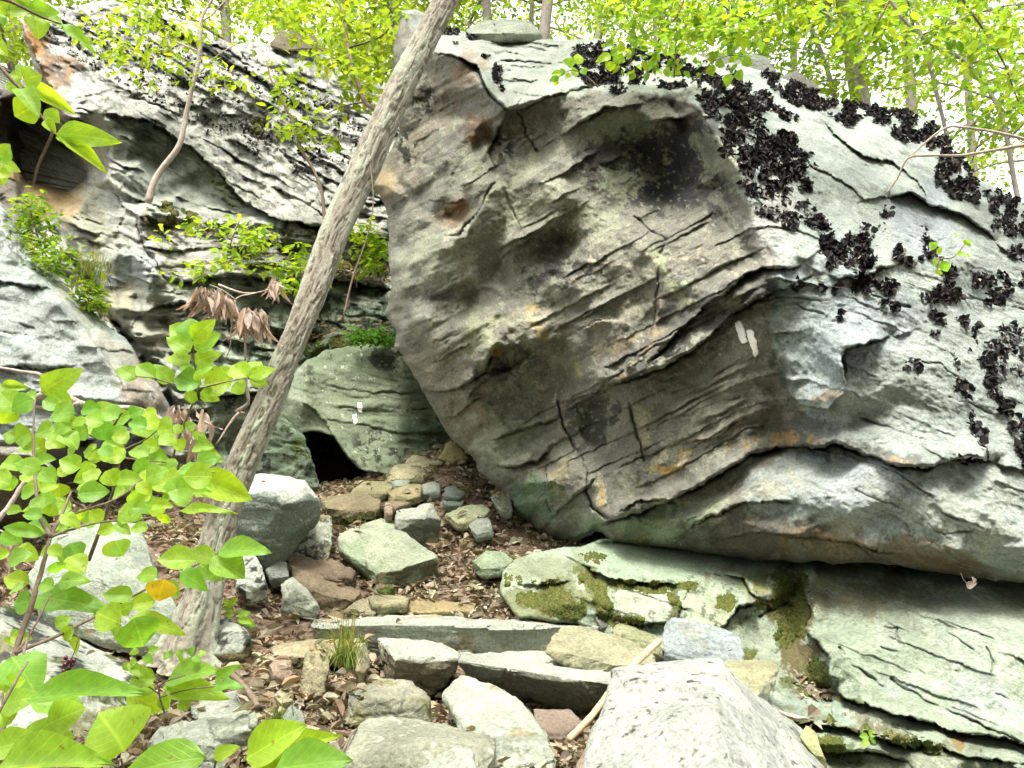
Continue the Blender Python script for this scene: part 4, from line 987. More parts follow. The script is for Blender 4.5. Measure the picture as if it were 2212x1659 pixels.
LD([(1900, 1605), (1990, 1605), (2080, 1630), (2200, 1650)], 0.07, 16, 0.07, 3)
CK([(1815, 1402), (1850, 1440), (1905, 1480)], 0.06, 3); CK([(1925, 1465), (2000, 1510), (2080, 1550), (2200, 1600)], 0.06, 3.2)
CK([(1960, 1415), (2000, 1440), (2070, 1452)], 0.06, 3); CK([(1905, 1350), (1935, 1355), (1945, 1390)], 0.04, 3); CK([(2130, 1400), (2145, 1430), (2135, 1460)], 0.04, 2.6)
CK([(1900, 1395), (1940, 1410), (1960, 1420), (1995, 1460)], 0.05, 2.6); CK([(2000, 1345), (2050, 1370), (2100, 1400)], 0.03, 2.4); CK([(2150, 1500), (2212, 1515)], 0.03, 2.4); CK([(1640, 1330), (1690, 1310), (1730, 1310)], 0.04, 3)
k_strata = lambda U, V: ((U + .4 * V) / 400.0, (V - .36 * (U - 1300)) / 400.0)
K.strata_lines(k_strata, 40, 4, 60, 260, 0.014, 8, 0.010, 2.0)
K.noise(k_strata, big=0.05, mid=0.025, lay=0.016, fine=0.005, seed=13.0)
SG = (0.335, 0.385, 0.30)
K.paint(SG, [(('e', 1400, 1230, 150, 30, 12), (0.34, 0.42, 0.31), 0.9, 14, 50, 14), (('e', 1870, 1280, 170, 46, 5), (0.21, 0.18, 0.11), 0.75, 34, 60, 40), (('e', 1660, 1250, 60, 26, 0), (0.25, 0.27, 0.08), 0.7, 20, 40, 20),  # dull brown ellipse paints the shade below the boulder
    (('e', 2100, 1400, 160, 80, 15), (0.38, 0.42, 0.36), 0.6, 40, 90, 40), (('e', 2150, 1520, 150, 60, 15), (0.38, 0.41, 0.41), 0.6, 34, 70, 40),
    (('p', [(1100, 1255), (1250, 1250), (1310, 1300), (1250, 1345), (1100, 1340)]), (0.20, 0.21, 0.10), 0.8, 16, 40, 20),
    (('p', [(1080, 1220), (1240, 1195), (1260, 1245), (1110, 1262)]), (0.27, 0.29, 0.19), 0.8, 14, 40, 16),
    # moss and dirt runnel
    (('p', [(1690, 1235), (1735, 1240), (1752, 1330), (1742, 1370), (1790, 1415), (1794, 1500), (1740, 1470), (1690, 1430), (1672, 1370), (1662, 1300)]), (0.13, 0.10, 0.035), 0.9, 10, 30, 16),
    (('e', 1700, 1270, 30, 40, 0), (0.06, 0.085, 0.015), 0.8, 12, 24, 16), (('e', 1770, 1450, 26, 44, -10), (0.035, 0.033, 0.025), 0.8, 10, 24, 16),
    (('l', [(1310, 1262), (1400, 1272), (1490, 1264)], 9), (0.09, 0.095, 0.015), 0.9, 7, 24, 10), (('l', [(1260, 1245), (1300, 1275), (1320, 1330), (1370, 1345)], 16), (0.10, 0.12, 0.02), 0.85, 12, 30, 18), (('e', 1190, 1300, 70, 26, 10), (0.10, 0.12, 0.02), 0.75, 14, 26, 24),
    (('l', [(1450, 1270), (1460, 1310), (1452, 1345)], 10), (0.06, 0.065, 0.02), 0.8, 8, 20, 12), (('e', 1565, 1305, 22, 26, 0), (0.08, 0.10, 0.02), 0.85, 8, 20, 12), (('l', [(1600, 1310), (1650, 1302), (1600, 1350), (1530, 1356)], 4), (0.10, 0.12, 0.03), 0.8, 5, 20, 6),
    (('p', [(1330, 1275), (1440, 1268), (1450, 1310), (1400, 1340), (1330, 1325)]), (0.44, 0.46, 0.37), 0.85, 8, 24, 12), (('p', [(1470, 1300), (1540, 1285), (1590, 1310), (1590, 1350), (1500, 1352)]), (0.40, 0.43, 0.30), 0.7, 8, 24, 12), (('e', 1120, 1268, 40, 8, 0), (0.45, 0.47, 0.38), 0.7, 6, 20, 10),
    (('l', [(1690, 1470), (1760, 1498), (1850, 1520)], 8), (0.11, 0.13, 0.03), 0.8, 8, 24, 10), (('e', 1610, 1410, 20, 14, 0), (0.05, 0.09, 0.02), 0.8, 6, 20, 8),
    (('p', [(1660, 1500), (1790, 1500), (1860, 1560), (1760, 1560), (1690, 1545)]), (0.33, 0.40, 0.34), 0.9, 8, 24, 10), (('e', 1880, 1560, 40, 16, 15), (0.20, 0.17, 0.12), 0.7, 8, 20, 14), (('e', 2070, 1600, 14, 20, 0), (0.30, 0.17, 0.04), 0.8, 8, 20, 8),
    (('e', 1790, 1610, 40, 26, 0), (0.06, 0.10, 0.02), 0.8, 10, 20, 16), (('e', 1900, 1580, 160, 10, 12), (0.18, 0.17, 0.09), 0.6, 8, 30, 14), (('e', 2000, 1655, 200, 30, 10), (0.30, 0.30, 0.22), 0.6, 16, 30, 20)])
allK = ('p', [(1300, 1240), (1760, 1240), (1790, 1500), (2212, 1640), (2212, 1760), (1560, 1760), (1600, 1450), (1300, 1350)])
K.speckle(allK, (0.50, 0.53, 0.44), 20, 0.5, 0.7, 3.0); K.speckle(allK, (0.05, 0.055, 0.03), 16, 0.5, 0.7, 5.0)
K.speckle(('p', [(1760, 1330), (2300, 1300), (2300, 1640), (1800, 1500)]), (0.20, 0.23, 0.16), 16, 0.6, 0.5, 7.0, stretch=(15, 3))
K.speckle(('p', [(1760, 1330), (2300, 1300), (2300, 1640), (1800, 1500)]), (0.46, 0.50, 0.44), 40, 0.4, 0.5, 9.0, soft=0.3)
shelf = K.build('bedrock_shelf', M_ROCK, back=1.5)
def moss(rel, name, shapes, parent, size=0.012):
    U_, V_ = [], []
    for shape, n in shapes:
        xs = shape_box(shape, 0); pad = shape[2] if shape[0] == 'l' else 0
        u = RNG.uniform(min(q[0] for q in xs) - pad, max(q[0] for q in xs) + pad, n * 5); v = RNG.uniform(min(q[1] for q in xs) - pad, max(q[1] for q in xs) + pad, n * 5)
        k = shape_dist(shape, u, v) + 14 * fbm(np.stack([u / 26, v / 26, np.full(len(u), 2.)], 1), 4) > 0
        U_.append(u[k][:n]); V_.append(v[k][:n])
    u = np.concatenate(U_); v = np.concatenate(V_); n = len(u)
    p, nn = rel.normal(u, v, 6.0); r = size * RNG.uniform(.5, 1.5, (n, 1)); VV = []
    t1 = np.cross(nn, RNG.normal(0, 1, (n, 3))); t1 /= np.linalg.norm(t1, axis=1, keepdims=True); t2 = np.cross(nn, t1)
    VV.append(p + nn * r * 1.1)
    for k in range(5):
        a = 2 * np.pi * k / 5; VV.append(p + (math.cos(a) * t1 + math.sin(a) * t2) * r * RNG.uniform(.6, 1.4, (n, 1)) - nn * 0.004)
    k0 = np.arange(n)[:, None] * 6
    F = np.concatenate([k0 + np.array([[0, 1 + k, 1 + (k + 1) % 5]]) for k in range(5)])
    c = np.array([(0.05, 0.068, 0.012), (0.07, 0.085, 0.016), (0.04, 0.055, 0.01), (0.09, 0.08, 0.025)])[RNG.integers(0, 4, n)]
    o = mesh_np(name, np.stack(VV, 1).reshape(-1, 3), F, M_MOSS, None, np.repeat(c, 6, 0) * RNG.uniform(.7, 1.3, (n * 6, 1)))
    o['kind'] = 'stuff'; adopt(o, parent); return o
moss(K, 'moss', [(('p', [(1690, 1240), (1735, 1245), (1750, 1330), (1740, 1370), (1700, 1400), (1675, 1350), (1668, 1290)]), 1500), (('l', [(1310, 1262), (1400, 1274), (1495, 1264)], 9), 900), (('l', [(1265, 1250), (1300, 1280), (1322, 1330), (1375, 1346)], 15), 1100), (('e', 1190, 1300, 75, 26, 10), 1500), (('e', 1150, 1255, 60, 8, 5), 400),
    (('l', [(1450, 1270), (1460, 1310), (1452, 1345)], 8), 400), (('e', 1565, 1305, 20, 22, 0), 350), (('l', [(1600, 1310), (1650, 1302)], 4), 120), (('l', [(1690, 1472), (1760, 1500), (1850, 1522)], 6), 450), (('e', 1610, 1410, 18, 12, 0), 160), (('e', 1790, 1612, 34, 20, 0), 500), (('e', 1900, 1590, 130, 6, 12), 500), (('e', 1760, 1460, 26, 40, -10), 500), (('e', 1270, 1200, 40, 8, 10), 200)], shelf)
moss(Cf, 'moss', [(('e', 345, 452, 26, 6, 5), 150), (('e', 375, 470, 12, 14, 0), 80), (('e', 410, 470, 16, 18, 0), 100), (('e', 560, 270, 16, 12, 0), 80), (('e', 510, 190, 20, 8, 10), 70), (('e', 480, 400, 20, 8, 10), 60), (('p', [(640, 730), (860, 740), (860, 790), (640, 770)]), 500)], cliff, 0.03)
tag(shelf, 'broad pale green bedrock shelf with mossy cracks below the overhanging boulder', 'rock')
# ================================================================ GROUND
g_pts = [(-300, 1659, 2.3), (0, 1659, 2.35), (300, 1659, 2.45), (700, 1659, 2.6), (1000, 1665, 2.6), (1230, 1659, 2.6), (1500, 1659, 2.7), (1800, 1659, 2.9), (2300, 1659, 3.0),
    (550, 1560, 3.0), (700, 1570, 3.0), (900, 1575, 3.05), (1120, 1580, 3.05), (1250, 1600, 2.85), (1400, 1540, 3.2), (550, 1480, 3.4), (650, 1480, 3.5), (800, 1490, 3.5), (1000, 1530, 3.5), (1180, 1560, 3.5), (1300, 1570, 3.5),
    (560, 1400, 3.95), (700, 1402, 4.1), (900, 1420, 4.2), (1100, 1440, 4.2), (1400, 1440, 4.0), (560, 1352, 4.3), (660, 1380, 4.5), (720, 1400, 4.45), (640, 1310, 4.75), (750, 1330, 4.65), (900, 1328, 4.72), (1050, 1330, 4.72), (1200, 1335, 4.7), (1300, 1345, 4.6),
    (600, 1270, 5.0), (720, 1290, 4.95), (850, 1280, 5.05), (1000, 1290, 5.05), (1080, 1290, 5.0), (1000, 1230, 5.45), (960, 1230, 5.45), (1080, 1210, 5.65), (1200, 1180, 5.95), (980, 1170, 5.85), (1060, 1150, 6.05), (1150, 1150, 6.2),
    (760, 1210, 5.55), (700, 1180, 5.8), (760, 1130, 6.1), (880, 1130, 6.1), (960, 1120, 6.2), (1060, 1110, 6.4), (1110, 1110, 6.6), (960, 1060, 6.55), (1030, 1060, 6.75), (880, 1060, 6.7), (780, 1080, 6.6), (700, 1080, 6.8),
    (940, 1005, 6.95), (990, 1000, 7.1), (960, 965, 7.4), (1020, 1010, 7.1), (850, 1020, 7.1), (990, 930, 7.9),
    (400, 1420, 4.0), (450, 1380, 4.2), (300, 1450, 3.8), (150, 1500, 3.4), (0, 1500, 3.3), (-300, 1500, 3.3), (450, 1280, 4.8), (300, 1300, 4.7), (0, 1250, 4.6), (-300, 1250, 4.6), (500, 1180, 5.5), (300, 1150, 5.5), (100, 1130, 5.2), (480, 1130, 6.4), (300, 1100, 6.4), (100, 1080, 6.0), (-300, 1060, 6.0), (600, 1130, 6.7), (520, 1060, 7.2), (400, 1010, 7.3)]
gp = np.array([W(np.float64(a), np.float64(b), np.float64(c)) for a, b, c in g_pts])
extra = np.array([(-6, 1, .2), (0, 1, .35), (6, 1, .1), (-6, -3, -1.0), (0, -3, -1.2), (6, -3, -1.2), (-6, 6, 2.2), (-7, 9, 2.8), (5, 3, .7), (6, 6, 1.0), (8, 8, 2.0),
                  (-3, 10, 2.6), (-1.5, 8.6, 2.0), (0.5, 9.5, 2.2), (3, 9, 2.5)], float)
gp[:, 2] -= 0.085
gall = np.concatenate([gp, extra])
def g_height(x, y):
    """height of the ground inside the glade: smooth surface through the measured points"""
    c = gall[:, :2]; z = gall[:, 2]; n = len(c)
    if not hasattr(g_height, 's'):
        A = np.sqrt(((c[:, None] - c[None]) ** 2).sum(-1)) - np.eye(n) * 0.04
        M = np.zeros((n + 3, n + 3)); M[:n, :n] = A; M[:n, n] = 1; M[:n, n + 1:] = c; M[n:, :n] = M[:n, n:].T
        g_height.s = np.linalg.solve(M, np.concatenate([z, np.zeros(3)]))
    s = g_height.s
    x = np.asarray(x, float); y = np.asarray(y, float)
    o = s[n] + s[n + 1] * x + s[n + 2] * y
    for i in range(n): o = o + s[i] * np.sqrt((x - c[i, 0]) ** 2 + (y - c[i, 1]) ** 2)
    return o
def far_height(x, y):
    """the wooded hill all round: falls away behind the viewer, a plateau behind the rocks"""
    z = np.where(y < 0, 0.28 * y, 0.0) * 0.9
    z = np.where(y > 0, np.minimum(0.38 * y, 4.0 + 0.02 * (y - 10)), z)
    z = np.where(y < -40, -10.1 + 0.02 * (y + 40), z)
    return z + 0.25 * fbm(np.stack([np.ravel(x) * .12, np.ravel(y) * .12, np.zeros(np.size(x))], 1), 3).reshape(np.shape(x))
def ground_z(x, y):
    t = np.maximum(sstep(5.0, 9.0, np.abs(x)), np.maximum(sstep(9.0, 10.5, y), sstep(-1.0, -4.0, y)))
    xn = np.clip(x, -9, 9); yn = np.clip(y, -4, 11)
    n = 0.02 * fbm(np.stack([np.ravel(x) * 3, np.ravel(y) * 3, np.zeros(np.size(x))], 1), 4).reshape(np.shape(x))
    return g_height(xn, yn) * (1 - t) + far_height(x, y) * t + n
def axis(lo, hi, flo, fhi, fine, k):
    a = list(np.arange(flo, fhi, fine)); s = fine
    x = fhi
    while x < hi: a.append(x); s *= k; x += s
    x = flo; s = fine; b = []
    while x > lo: s *= k; x -= s; b.append(x)
    return np.array(b[::-1] + a)
gx = axis(-320, 320, -3.4, 2.6, 0.022, 1.22); gy = axis(-320, 420, 2.0, 7.6, 0.022, 1.22)
GX, GY = np.meshgrid(gx, gy)
GZ = ground_z(GX, GY)
near = (np.abs(GX) < 4) & (GY > 1.5) & (GY < 8)
q = np.stack([GX.ravel() * 14, GY.ravel() * 14, np.zeros(GX.size)], 1)
GZ = GZ + np.where(near, 0.018 * fbm(q, 4).reshape(GX.shape), 0)
idx = np.arange(GX.size).reshape(GX.shape)
gf = np.stack([idx[:-1, :-1].ravel(), idx[:-1, 1:].ravel(), idx[1:, 1:].ravel(), idx[1:, :-1].ravel()], 1)
ground = mesh_np('ground', np.stack([GX, GY, GZ], -1).reshape(-1, 3), gf, M_SOIL)
tag(ground, 'brown trail soil and forest floor between the rocks', kind='structure')

# ================================================================ STONES ON THE TRAIL
BL, MO, WH = ('black', 0.45, 26.0), ('moss', 0.42, 9.0), ('white', 0.35, 12.0)
R = rock
R('stone_step', 'long straight grey stone step running across the trail', 4.32,
  [(645, 1340, .30), (690, 1331, .45), (1000, 1333, .5), (1180, 1336, .45), (1300, 1341, .35), (655, 1354, 0), (850, 1350, -.02), (1000, 1352, -.03), (1200, 1350, -.03), (1308, 1347, .05), (660, 1385, .02), (850, 1408, .02), (1000, 1406, .0), (1180, 1416, 0), (1300, 1402, .03)],
  'pale', 0.35, 0.5, fleck=[('tan', 0.35, 4.0), ('white', 0.6, 7.0)], cat='step', layer=(0, .05, 1))
R('stone_step', 'thick pale slab step with a deeply shaded undercut front edge', 3.55,
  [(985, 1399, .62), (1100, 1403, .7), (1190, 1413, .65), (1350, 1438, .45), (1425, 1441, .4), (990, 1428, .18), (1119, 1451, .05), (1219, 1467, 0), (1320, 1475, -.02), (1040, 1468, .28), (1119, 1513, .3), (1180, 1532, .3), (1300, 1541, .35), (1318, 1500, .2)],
  'pale', 0.5, 0.7, side=(0.17, 0.17, 0.13), cat='step', layer=(.1, 0, 1))  # shade of the undercut front is painted in by the side colour
R('stone_step', 'blocky stone step at the left end of the pale undercut slab', 3.7,
  [(815, 1380, .45), (899, 1390, .5), (985, 1400, .45), (990, 1425, .05), (905, 1432, 0.0), (855, 1420, .0), (852, 1462, 0.04), (925, 1482, .03), (975, 1464, .05)],
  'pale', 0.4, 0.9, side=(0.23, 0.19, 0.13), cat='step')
R('stone_step', 'low dirt-dusted stone step left of the long grey step', 3.85,
  [(579, 1402, .2), (617, 1391, .4), (700, 1387, .42), (777, 1387, .4), (793, 1393, .2), (790, 1408, 0), (765, 1424, 0), (650, 1420, 0), (585, 1414, .05)], 'tan', 0.3, 0.8, side='brown', cat='step')
R('rock', 'thin upright stone above the grass tuft', 3.6, [(768, 1397, .1), (792, 1391, .25), (797, 1438, .15), (782, 1457, 0), (768, 1450, 0)], 'tan', 0.16, 0.6, side='olive')
R('rock', 'narrow upright brown stone left of the grass tuft', 3.45, [(668, 1404, .2), (703, 1406, .2), (706, 1440, .05), (698, 1502, 0), (662, 1516, 0), (650, 1490, .05), (658, 1440, .1)], 'tan', 0.25, 0.9, side='olive')
R('rock', 'small pinkish stone set in the soil with a tuft of moss above it', 3.55, [(580, 1436, .08), (600, 1420, .15), (628, 1426, .12), (634, 1448, .02), (620, 1470, 0), (590, 1455, 0)], 'pink', 0.2, 0.6)
R('rock', 'small tan stone half buried in leaves below the pinkish stone', 3.2, [(588, 1500, .1), (606, 1486, .15), (632, 1490, .12), (634, 1512, .02), (605, 1520, 0)], 'tan', 0.16, 0.7)
R('rock', 'flat grey stone with a squared corner beside the bottom leaves', 2.85, [(406, 1523, .3), (455, 1500, .4), (513, 1486, .45), (530, 1530, .22), (542, 1577, 0), (479, 1594, -.03), (407, 1546, .14), (480, 1605, .02), (545, 1588, .05)], 'pale', 0.2, 0.6, fleck=('white', 0.5, 9.0), layer=(.3, -.5, 1))
R('rock', 'rounded pale stone at the bottom left below the flat grey stone', 2.45, [(316, 1602, .15), (345, 1573, .25), (400, 1552, .3), (442, 1546, .28), (470, 1575, .12), (490, 1612, .0), (486, 1690, -.05), (330, 1700, 0), (400, 1600, .02)], 'pale', 0.4, 0.8, fleck=('green', 0.35, 6.0))
R('rock', 'broad olive-grey stone with a flat top at the bottom of the picture', 2.55, [(743, 1640, .05), (765, 1580, .25), (791, 1553, .4), (899, 1552, .45), (1003, 1574, .38), (1075, 1588, .3), (1070, 1622, .08), (1042, 1668, .0), (738, 1700, 0), (1000, 1710, 0), (960, 1606, .08)], (0.31, 0.31, 0.24), 0.35, 0.6, fleck=('white', 0.5, 30.0), layer=(0, -.6, 1))
R('rock', 'long pale green stone lying on its edge right of the olive-grey stone', 2.7, [(963, 1503, .5), (975, 1478, .65), (995, 1463, .75), (1043, 1466, .75), (1099, 1499, .55), (1151, 1555, .3), (1200, 1632, .03), (1192, 1662, 0), (1067, 1662, 0), (1079, 1600, .12), (1000, 1545, .33), (1110, 1700, .0)], (0.39, 0.415, 0.35), 0.3, 0.7, fleck=[('white', 0.4, 8.0), ('tan', 0.5, 7.0)])
R('rock', 'small pale stone cut off by the bottom edge in front of the olive-grey stone', 2.3, [(890, 1668, .1), (945, 1630, .15), (991, 1611, .18), (1019, 1623, .1), (1031, 1668, 0), (960, 1720, 0)], 'pale', 0.25, 0.7)
R('rock', 'layered stone with moss on its left side below the grass tuft', 3.1, [(738, 1548, .05), (750, 1500, .15), (811, 1467, .35), (876, 1471, .35), (916, 1496, .15), (925, 1517, .05), (908, 1558, 0), (820, 1556, -.02), (800, 1510, .02)], (0.30, 0.29, 0.23), 0.35, 1.1, fleck=[('olive', 0.2, 6.0), ('moss', 0.5, 6.0)])
R('boulder', 'big pale angular boulder at the bottom edge with a sharp ridge', 2.3,
  [(1327, 1450, .75), (1427, 1439, .95), (1551, 1428, .85), (1647, 1519, .78), (1727, 1579, .78), (1812, 1668, .7), (1311, 1515, .45), (1295, 1575, .25), (1260, 1662, .1), (1546, 1490, .38), (1552, 1562, -.03), (1600, 1662, -.22), (1248, 1720, 0), (1840, 1710, .65), (1600, 1740, -.35)],
  (0.39, 0.40, 0.375), 0.6, 0.35, cuts=0, fleck=[('white', 0.40, 5.0), ('dark', 0.6, 22.0), ('black', 0.64, 26.0)], cat='boulder', layer=(-.6, -.5, 1), L=0.008)
R('rock', 'smooth blue-grey angular stone standing behind the big pale boulder', 3.3, [(1430, 1358, .12), (1446, 1333, .22), (1490, 1340, .22), (1535, 1351, .2), (1597, 1372, .15), (1610, 1416, .05), (1600, 1440, 0), (1487, 1438, 0), (1433, 1408, .03)], 'blue', 0.25, 0.5, fleck=('grey', 0.4, 6.0))
R('rock', 'tan wedge-shaped stone right of the blue-grey stone', 3.0, [(1545, 1440, .1), (1570, 1424, .3), (1683, 1427, .3), (1686, 1441, .2), (1660, 1480, .05), (1636, 1504, 0), (1560, 1480, 0)], (0.37, 0.35, 0.22), 0.2, 0.6, side='white')
R('rock', 'yellow-green stained stone leaning on the pale undercut slab', 3.75, [(1183, 1408, .05), (1195, 1371, .2), (1211, 1351, .3), (1243, 1347, .35), (1339, 1379, .25), (1424, 1418, .1), (1427, 1440, 0), (1300, 1436, -.05), (1230, 1420, 0)], 'yellow', 0.25, 0.6, fleck=('tan', 0.15, 5.0))
R('rock', 'olive stone tucked behind the yellow-green stained stone', 4.0, [(1316, 1362, .1), (1339, 1347, .25), (1380, 1355, .22), (1420, 1379, .1), (1432, 1404, 0), (1380, 1408, 0)], (0.28, 0.29, 0.17), 0.25, 0.7)
R('rock', 'small dark wedge stone at the right end of the long grey step', 4.35, [(1283, 1334, .05), (1307, 1312, .2), (1330, 1325, .15), (1341, 1349, .05), (1300, 1355, 0)], 'dark', 0.2, 0.6)
# upper pile
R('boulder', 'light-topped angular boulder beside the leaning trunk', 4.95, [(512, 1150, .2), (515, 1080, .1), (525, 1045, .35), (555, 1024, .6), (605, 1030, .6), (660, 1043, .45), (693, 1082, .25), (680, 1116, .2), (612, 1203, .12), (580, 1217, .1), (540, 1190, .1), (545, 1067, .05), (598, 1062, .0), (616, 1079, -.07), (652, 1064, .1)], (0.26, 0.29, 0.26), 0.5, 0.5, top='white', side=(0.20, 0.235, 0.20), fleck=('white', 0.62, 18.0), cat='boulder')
R('rock', 'big flat triangular stone with a pale top in the middle of the trail', 5.2, [(733, 1160, .35), (735, 1186, .25), (813, 1121, .95), (828, 1121, .95), (870, 1150, .6), (945, 1207, .2), (812, 1240, 0), (880, 1228, 0), (945, 1229, .24), (912, 1255, .18), (857, 1267, .1)], (0.38, 0.41, 0.31), 0.25, 0.5, side=(0.15, 0.15, 0.09), fleck=('green', 0.25, 5.0), layer=(.1, -.4, 1), drop=0.1)  # dark side colour paints the shade on its front
R('rock', 'squarish stone block with a shaded front behind the triangular stone', 5.8, [(856, 1103, .3), (915, 1087, .42), (931, 1087, .42), (951, 1121, .2), (942, 1177, .15), (910, 1181, .05), (861, 1142, 0), (856, 1127, 0), (917, 1118, -.02)], 'grey', 0.35, 0.7, side=(0.13, 0.14, 0.10), top=(0.38, 0.40, 0.34), layer=(.1, .2, 1))  # front shade painted in as a dark side colour
R('rock', 'yellow-brown flat stone at the top of the trail steps', 6.3, [(832, 1058, .1), (883, 1046, .3), (909, 1047, .3), (911, 1070, .05), (880, 1080, 0), (838, 1072, 0)], (0.30, 0.26, 0.145), 0.3, 0.9)
R('rock', 'brown layered stone left of the yellow-brown flat stone', 6.45, [(757, 1062, .1), (787, 1038, .3), (838, 1041, .3), (848, 1052, .2), (832, 1070, 0), (765, 1070, 0)], 'olive', 0.3, 1.1)
R('rock', 'wide brown stone ledge with moss below it, right of the light-topped boulder', 6.1, [(690, 1078, .2), (752, 1070, .35), (800, 1072, .35), (820, 1080, .25), (817, 1102, .05), (756, 1109, 0), (696, 1095, .02)], (0.225, 0.185, 0.115), 0.3, 1.1)
R('rock', 'thin dark stone wedged under the yellow-brown flat stone', 6.15, [(819, 1087, .1), (850, 1079, .2), (887, 1087, .15), (856, 1097, 0)], 'brown', 0.25, 0.8)
R('rock', 'light brown block near the top of the leafy slope', 6.8, [(835, 1036, .05), (854, 1004, .25), (883, 999, .3), (922, 1015, .25), (913, 1032, .02), (870, 1036, 0)], (0.32, 0.29, 0.18), 0.3, 1.0)
R('rock', 'tan stone lying behind the light brown block', 7.0, [(873, 1000, .1), (889, 983, .25), (931, 990, .25), (958, 1000, .15), (925, 1010, 0)], (0.34, 0.31, 0.19), 0.3, 0.9)
R('rock', 'pointed yellowish stone at the very top of the leafy slope under the boulder', 7.15, [(948, 989, .05), (973, 954, .2), (986, 958, .2), (1012, 991, .1), (980, 996, 0)], (0.33, 0.29, 0.13), 0.3, 0.8)
R('rock', 'small flat green stone below the light brown block', 6.65, [(841, 1042, .1), (865, 1034, .2), (887, 1038, .15), (880, 1049, 0), (850, 1050, 0)], 'teal', 0.2, 0.8)
R('rock', 'small grey-green block beside the yellow-brown flat stone', 6.5, [(912, 1046, .1), (930, 1042, .2), (951, 1045, .18), (950, 1064, 0), (915, 1066, 0)], 'teal', 0.25, 0.8)
R('rock', 'dark blue-green stone in the upper leaf litter', 6.4, [(960, 1053, .1), (979, 1047, .2), (1006, 1068, .1), (990, 1076, 0), (960, 1072, 0)], (0.13, 0.15, 0.135), 0.25, 0.7)
R('rock', 'flat dark green stone just under the dark blue-green stone', 6.35, [(957, 1078, .1), (985, 1073, .2), (1003, 1079, .12), (998, 1090, 0), (962, 1092, 0)], (0.15, 0.18, 0.155), 0.25, 0.7)
R('rock', 'ochre flat stone among the leaves near the foot of the boulder', 6.0, [(960, 1109, .1), (995, 1094, .35), (1046, 1089, .35), (1060, 1102, .2), (1037, 1121, .05), (989, 1132, 0)], (0.31, 0.285, 0.18), 0.25, 0.7, fleck=('green', 0.3, 6.0), top=(0.33, 0.36, 0.22))
R('rock', 'small blue-green cube of stone in the leaf litter', 5.8, [(1011, 1135, .1), (1027, 1121, .2), (1056, 1115, .22), (1066, 1148, .05), (1030, 1157, 0)], 'teal', 0.25, 0.6)
R('rock', 'reddish-topped stone against the foot of the boulder', 6.2, [(1058, 1074, .1), (1081, 1057, .25), (1104, 1067, .2), (1106, 1108, .05), (1081, 1104, 0)], 'teal', 0.25, 0.8, top=(0.20, 0.10, 0.06), fleck=('green', 0.3, 7.0))
R('rock', 'pebble-sized pale stone above the triangular stone', 5.95, [(829, 1096, .03), (840, 1092, .06), (848, 1098, .05), (848, 1109, 0), (832, 1110, 0)], 'pink', 0.1, 0.6)
R('rock', 'black and white lichen-mottled rock under the light-topped boulder', 5.35, [(625, 1190, .05), (659, 1150, .2), (691, 1111, .35), (711, 1118, .35), (721, 1160, .2), (712, 1206, 0), (660, 1210, 0)], (0.36, 0.37, 0.31), 0.3, 0.9, fleck=[('black', 0.05, 8.0), ('olive', 0.3, 8.0)])
R('rock', 'dark brown slab lying left of the triangular stone', 5.1, [(611, 1197, .2), (659, 1200, .35), (723, 1213, .35), (769, 1233, .2), (762, 1250, .05), (691, 1251, 0), (630, 1225, .05)], (0.23, 0.17, 0.12), 0.3, 0.9, side='brown')
R('rock', 'lower brown slab with dusty top under the dark brown slab', 4.9, [(621, 1220, .2), (669, 1243, .2), (736, 1254, .3), (783, 1279, .2), (765, 1296, 0), (689, 1305, 0), (650, 1275, .03)], (0.26, 0.20, 0.14), 0.35, 0.8)
R('rock', 'pale pyramid-shaped stone beside the leaf litter', 4.75, [(606, 1262, .1), (633, 1246, .25), (660, 1268, .1), (690, 1312, .02), (675, 1321, 0), (611, 1300, 0), (640, 1270, .02)], 'pale', 0.3, 0.6, fleck=('green', 0.45, 7.0))
R('rock', 'small layered stone at the left end of the hollowed ledge', 4.8, [(744, 1318, .03), (771, 1297, .15), (800, 1289, .2), (813, 1300, .1), (812, 1324, 0), (770, 1329, 0)], (0.31, 0.27, 0.18), 0.25, 1.0)
R('rock', 'thin cap stone above a dark hollow in the trail', 4.82, [(798, 1288, .08), (830, 1281, .2), (856, 1280, .22), (884, 1292, .15), (876, 1304, 0), (830, 1311, -.02), (806, 1309, 0)], (0.30, 0.27, 0.17), 0.3, 0.9)
R('rock', 'flat ochre stone right of the dark hollow', 4.85, [(878, 1294, .15), (915, 1290, .25), (963, 1296, .25), (1028, 1303, .15), (1024, 1319, 0), (947, 1327, 0), (876, 1325, 0)], (0.33, 0.26, 0.14), 0.3, 0.8)
R('rock', 'low mossy rock poking out of the leaf litter below the boulder', 5.3, [(1018, 1212, .05), (1049, 1188, .2), (1088, 1190, .25), (1115, 1207, .15), (1096, 1229, 0), (1043, 1232, 0)], (0.27, 0.32, 0.22), 0.3, 0.9, fleck=('moss', 0.25, 7.0))
R('rock', 'little moss-covered stone in the shadow of the triangular stone', 5.0, [(812, 1272, .03), (828, 1261, .08), (850, 1264, .06), (852, 1276, 0), (822, 1280, 0)], 'moss', 0.12, 0.8)
R('rock', 'brown-faced mossy rock right at the foot of the leaning trunk', 3.95, [(455, 1362, .1), (462, 1338, .25), (494, 1331, .3), (520, 1355, .2), (538, 1382, .05), (520, 1411, 0), (452, 1416, 0)], (0.38, 0.40, 0.35), 0.3, 0.9, side=(0.17, 0.13, 0.05), fleck=[('black', 0.15, 12.0), ('moss', 0.4, 8.0)])
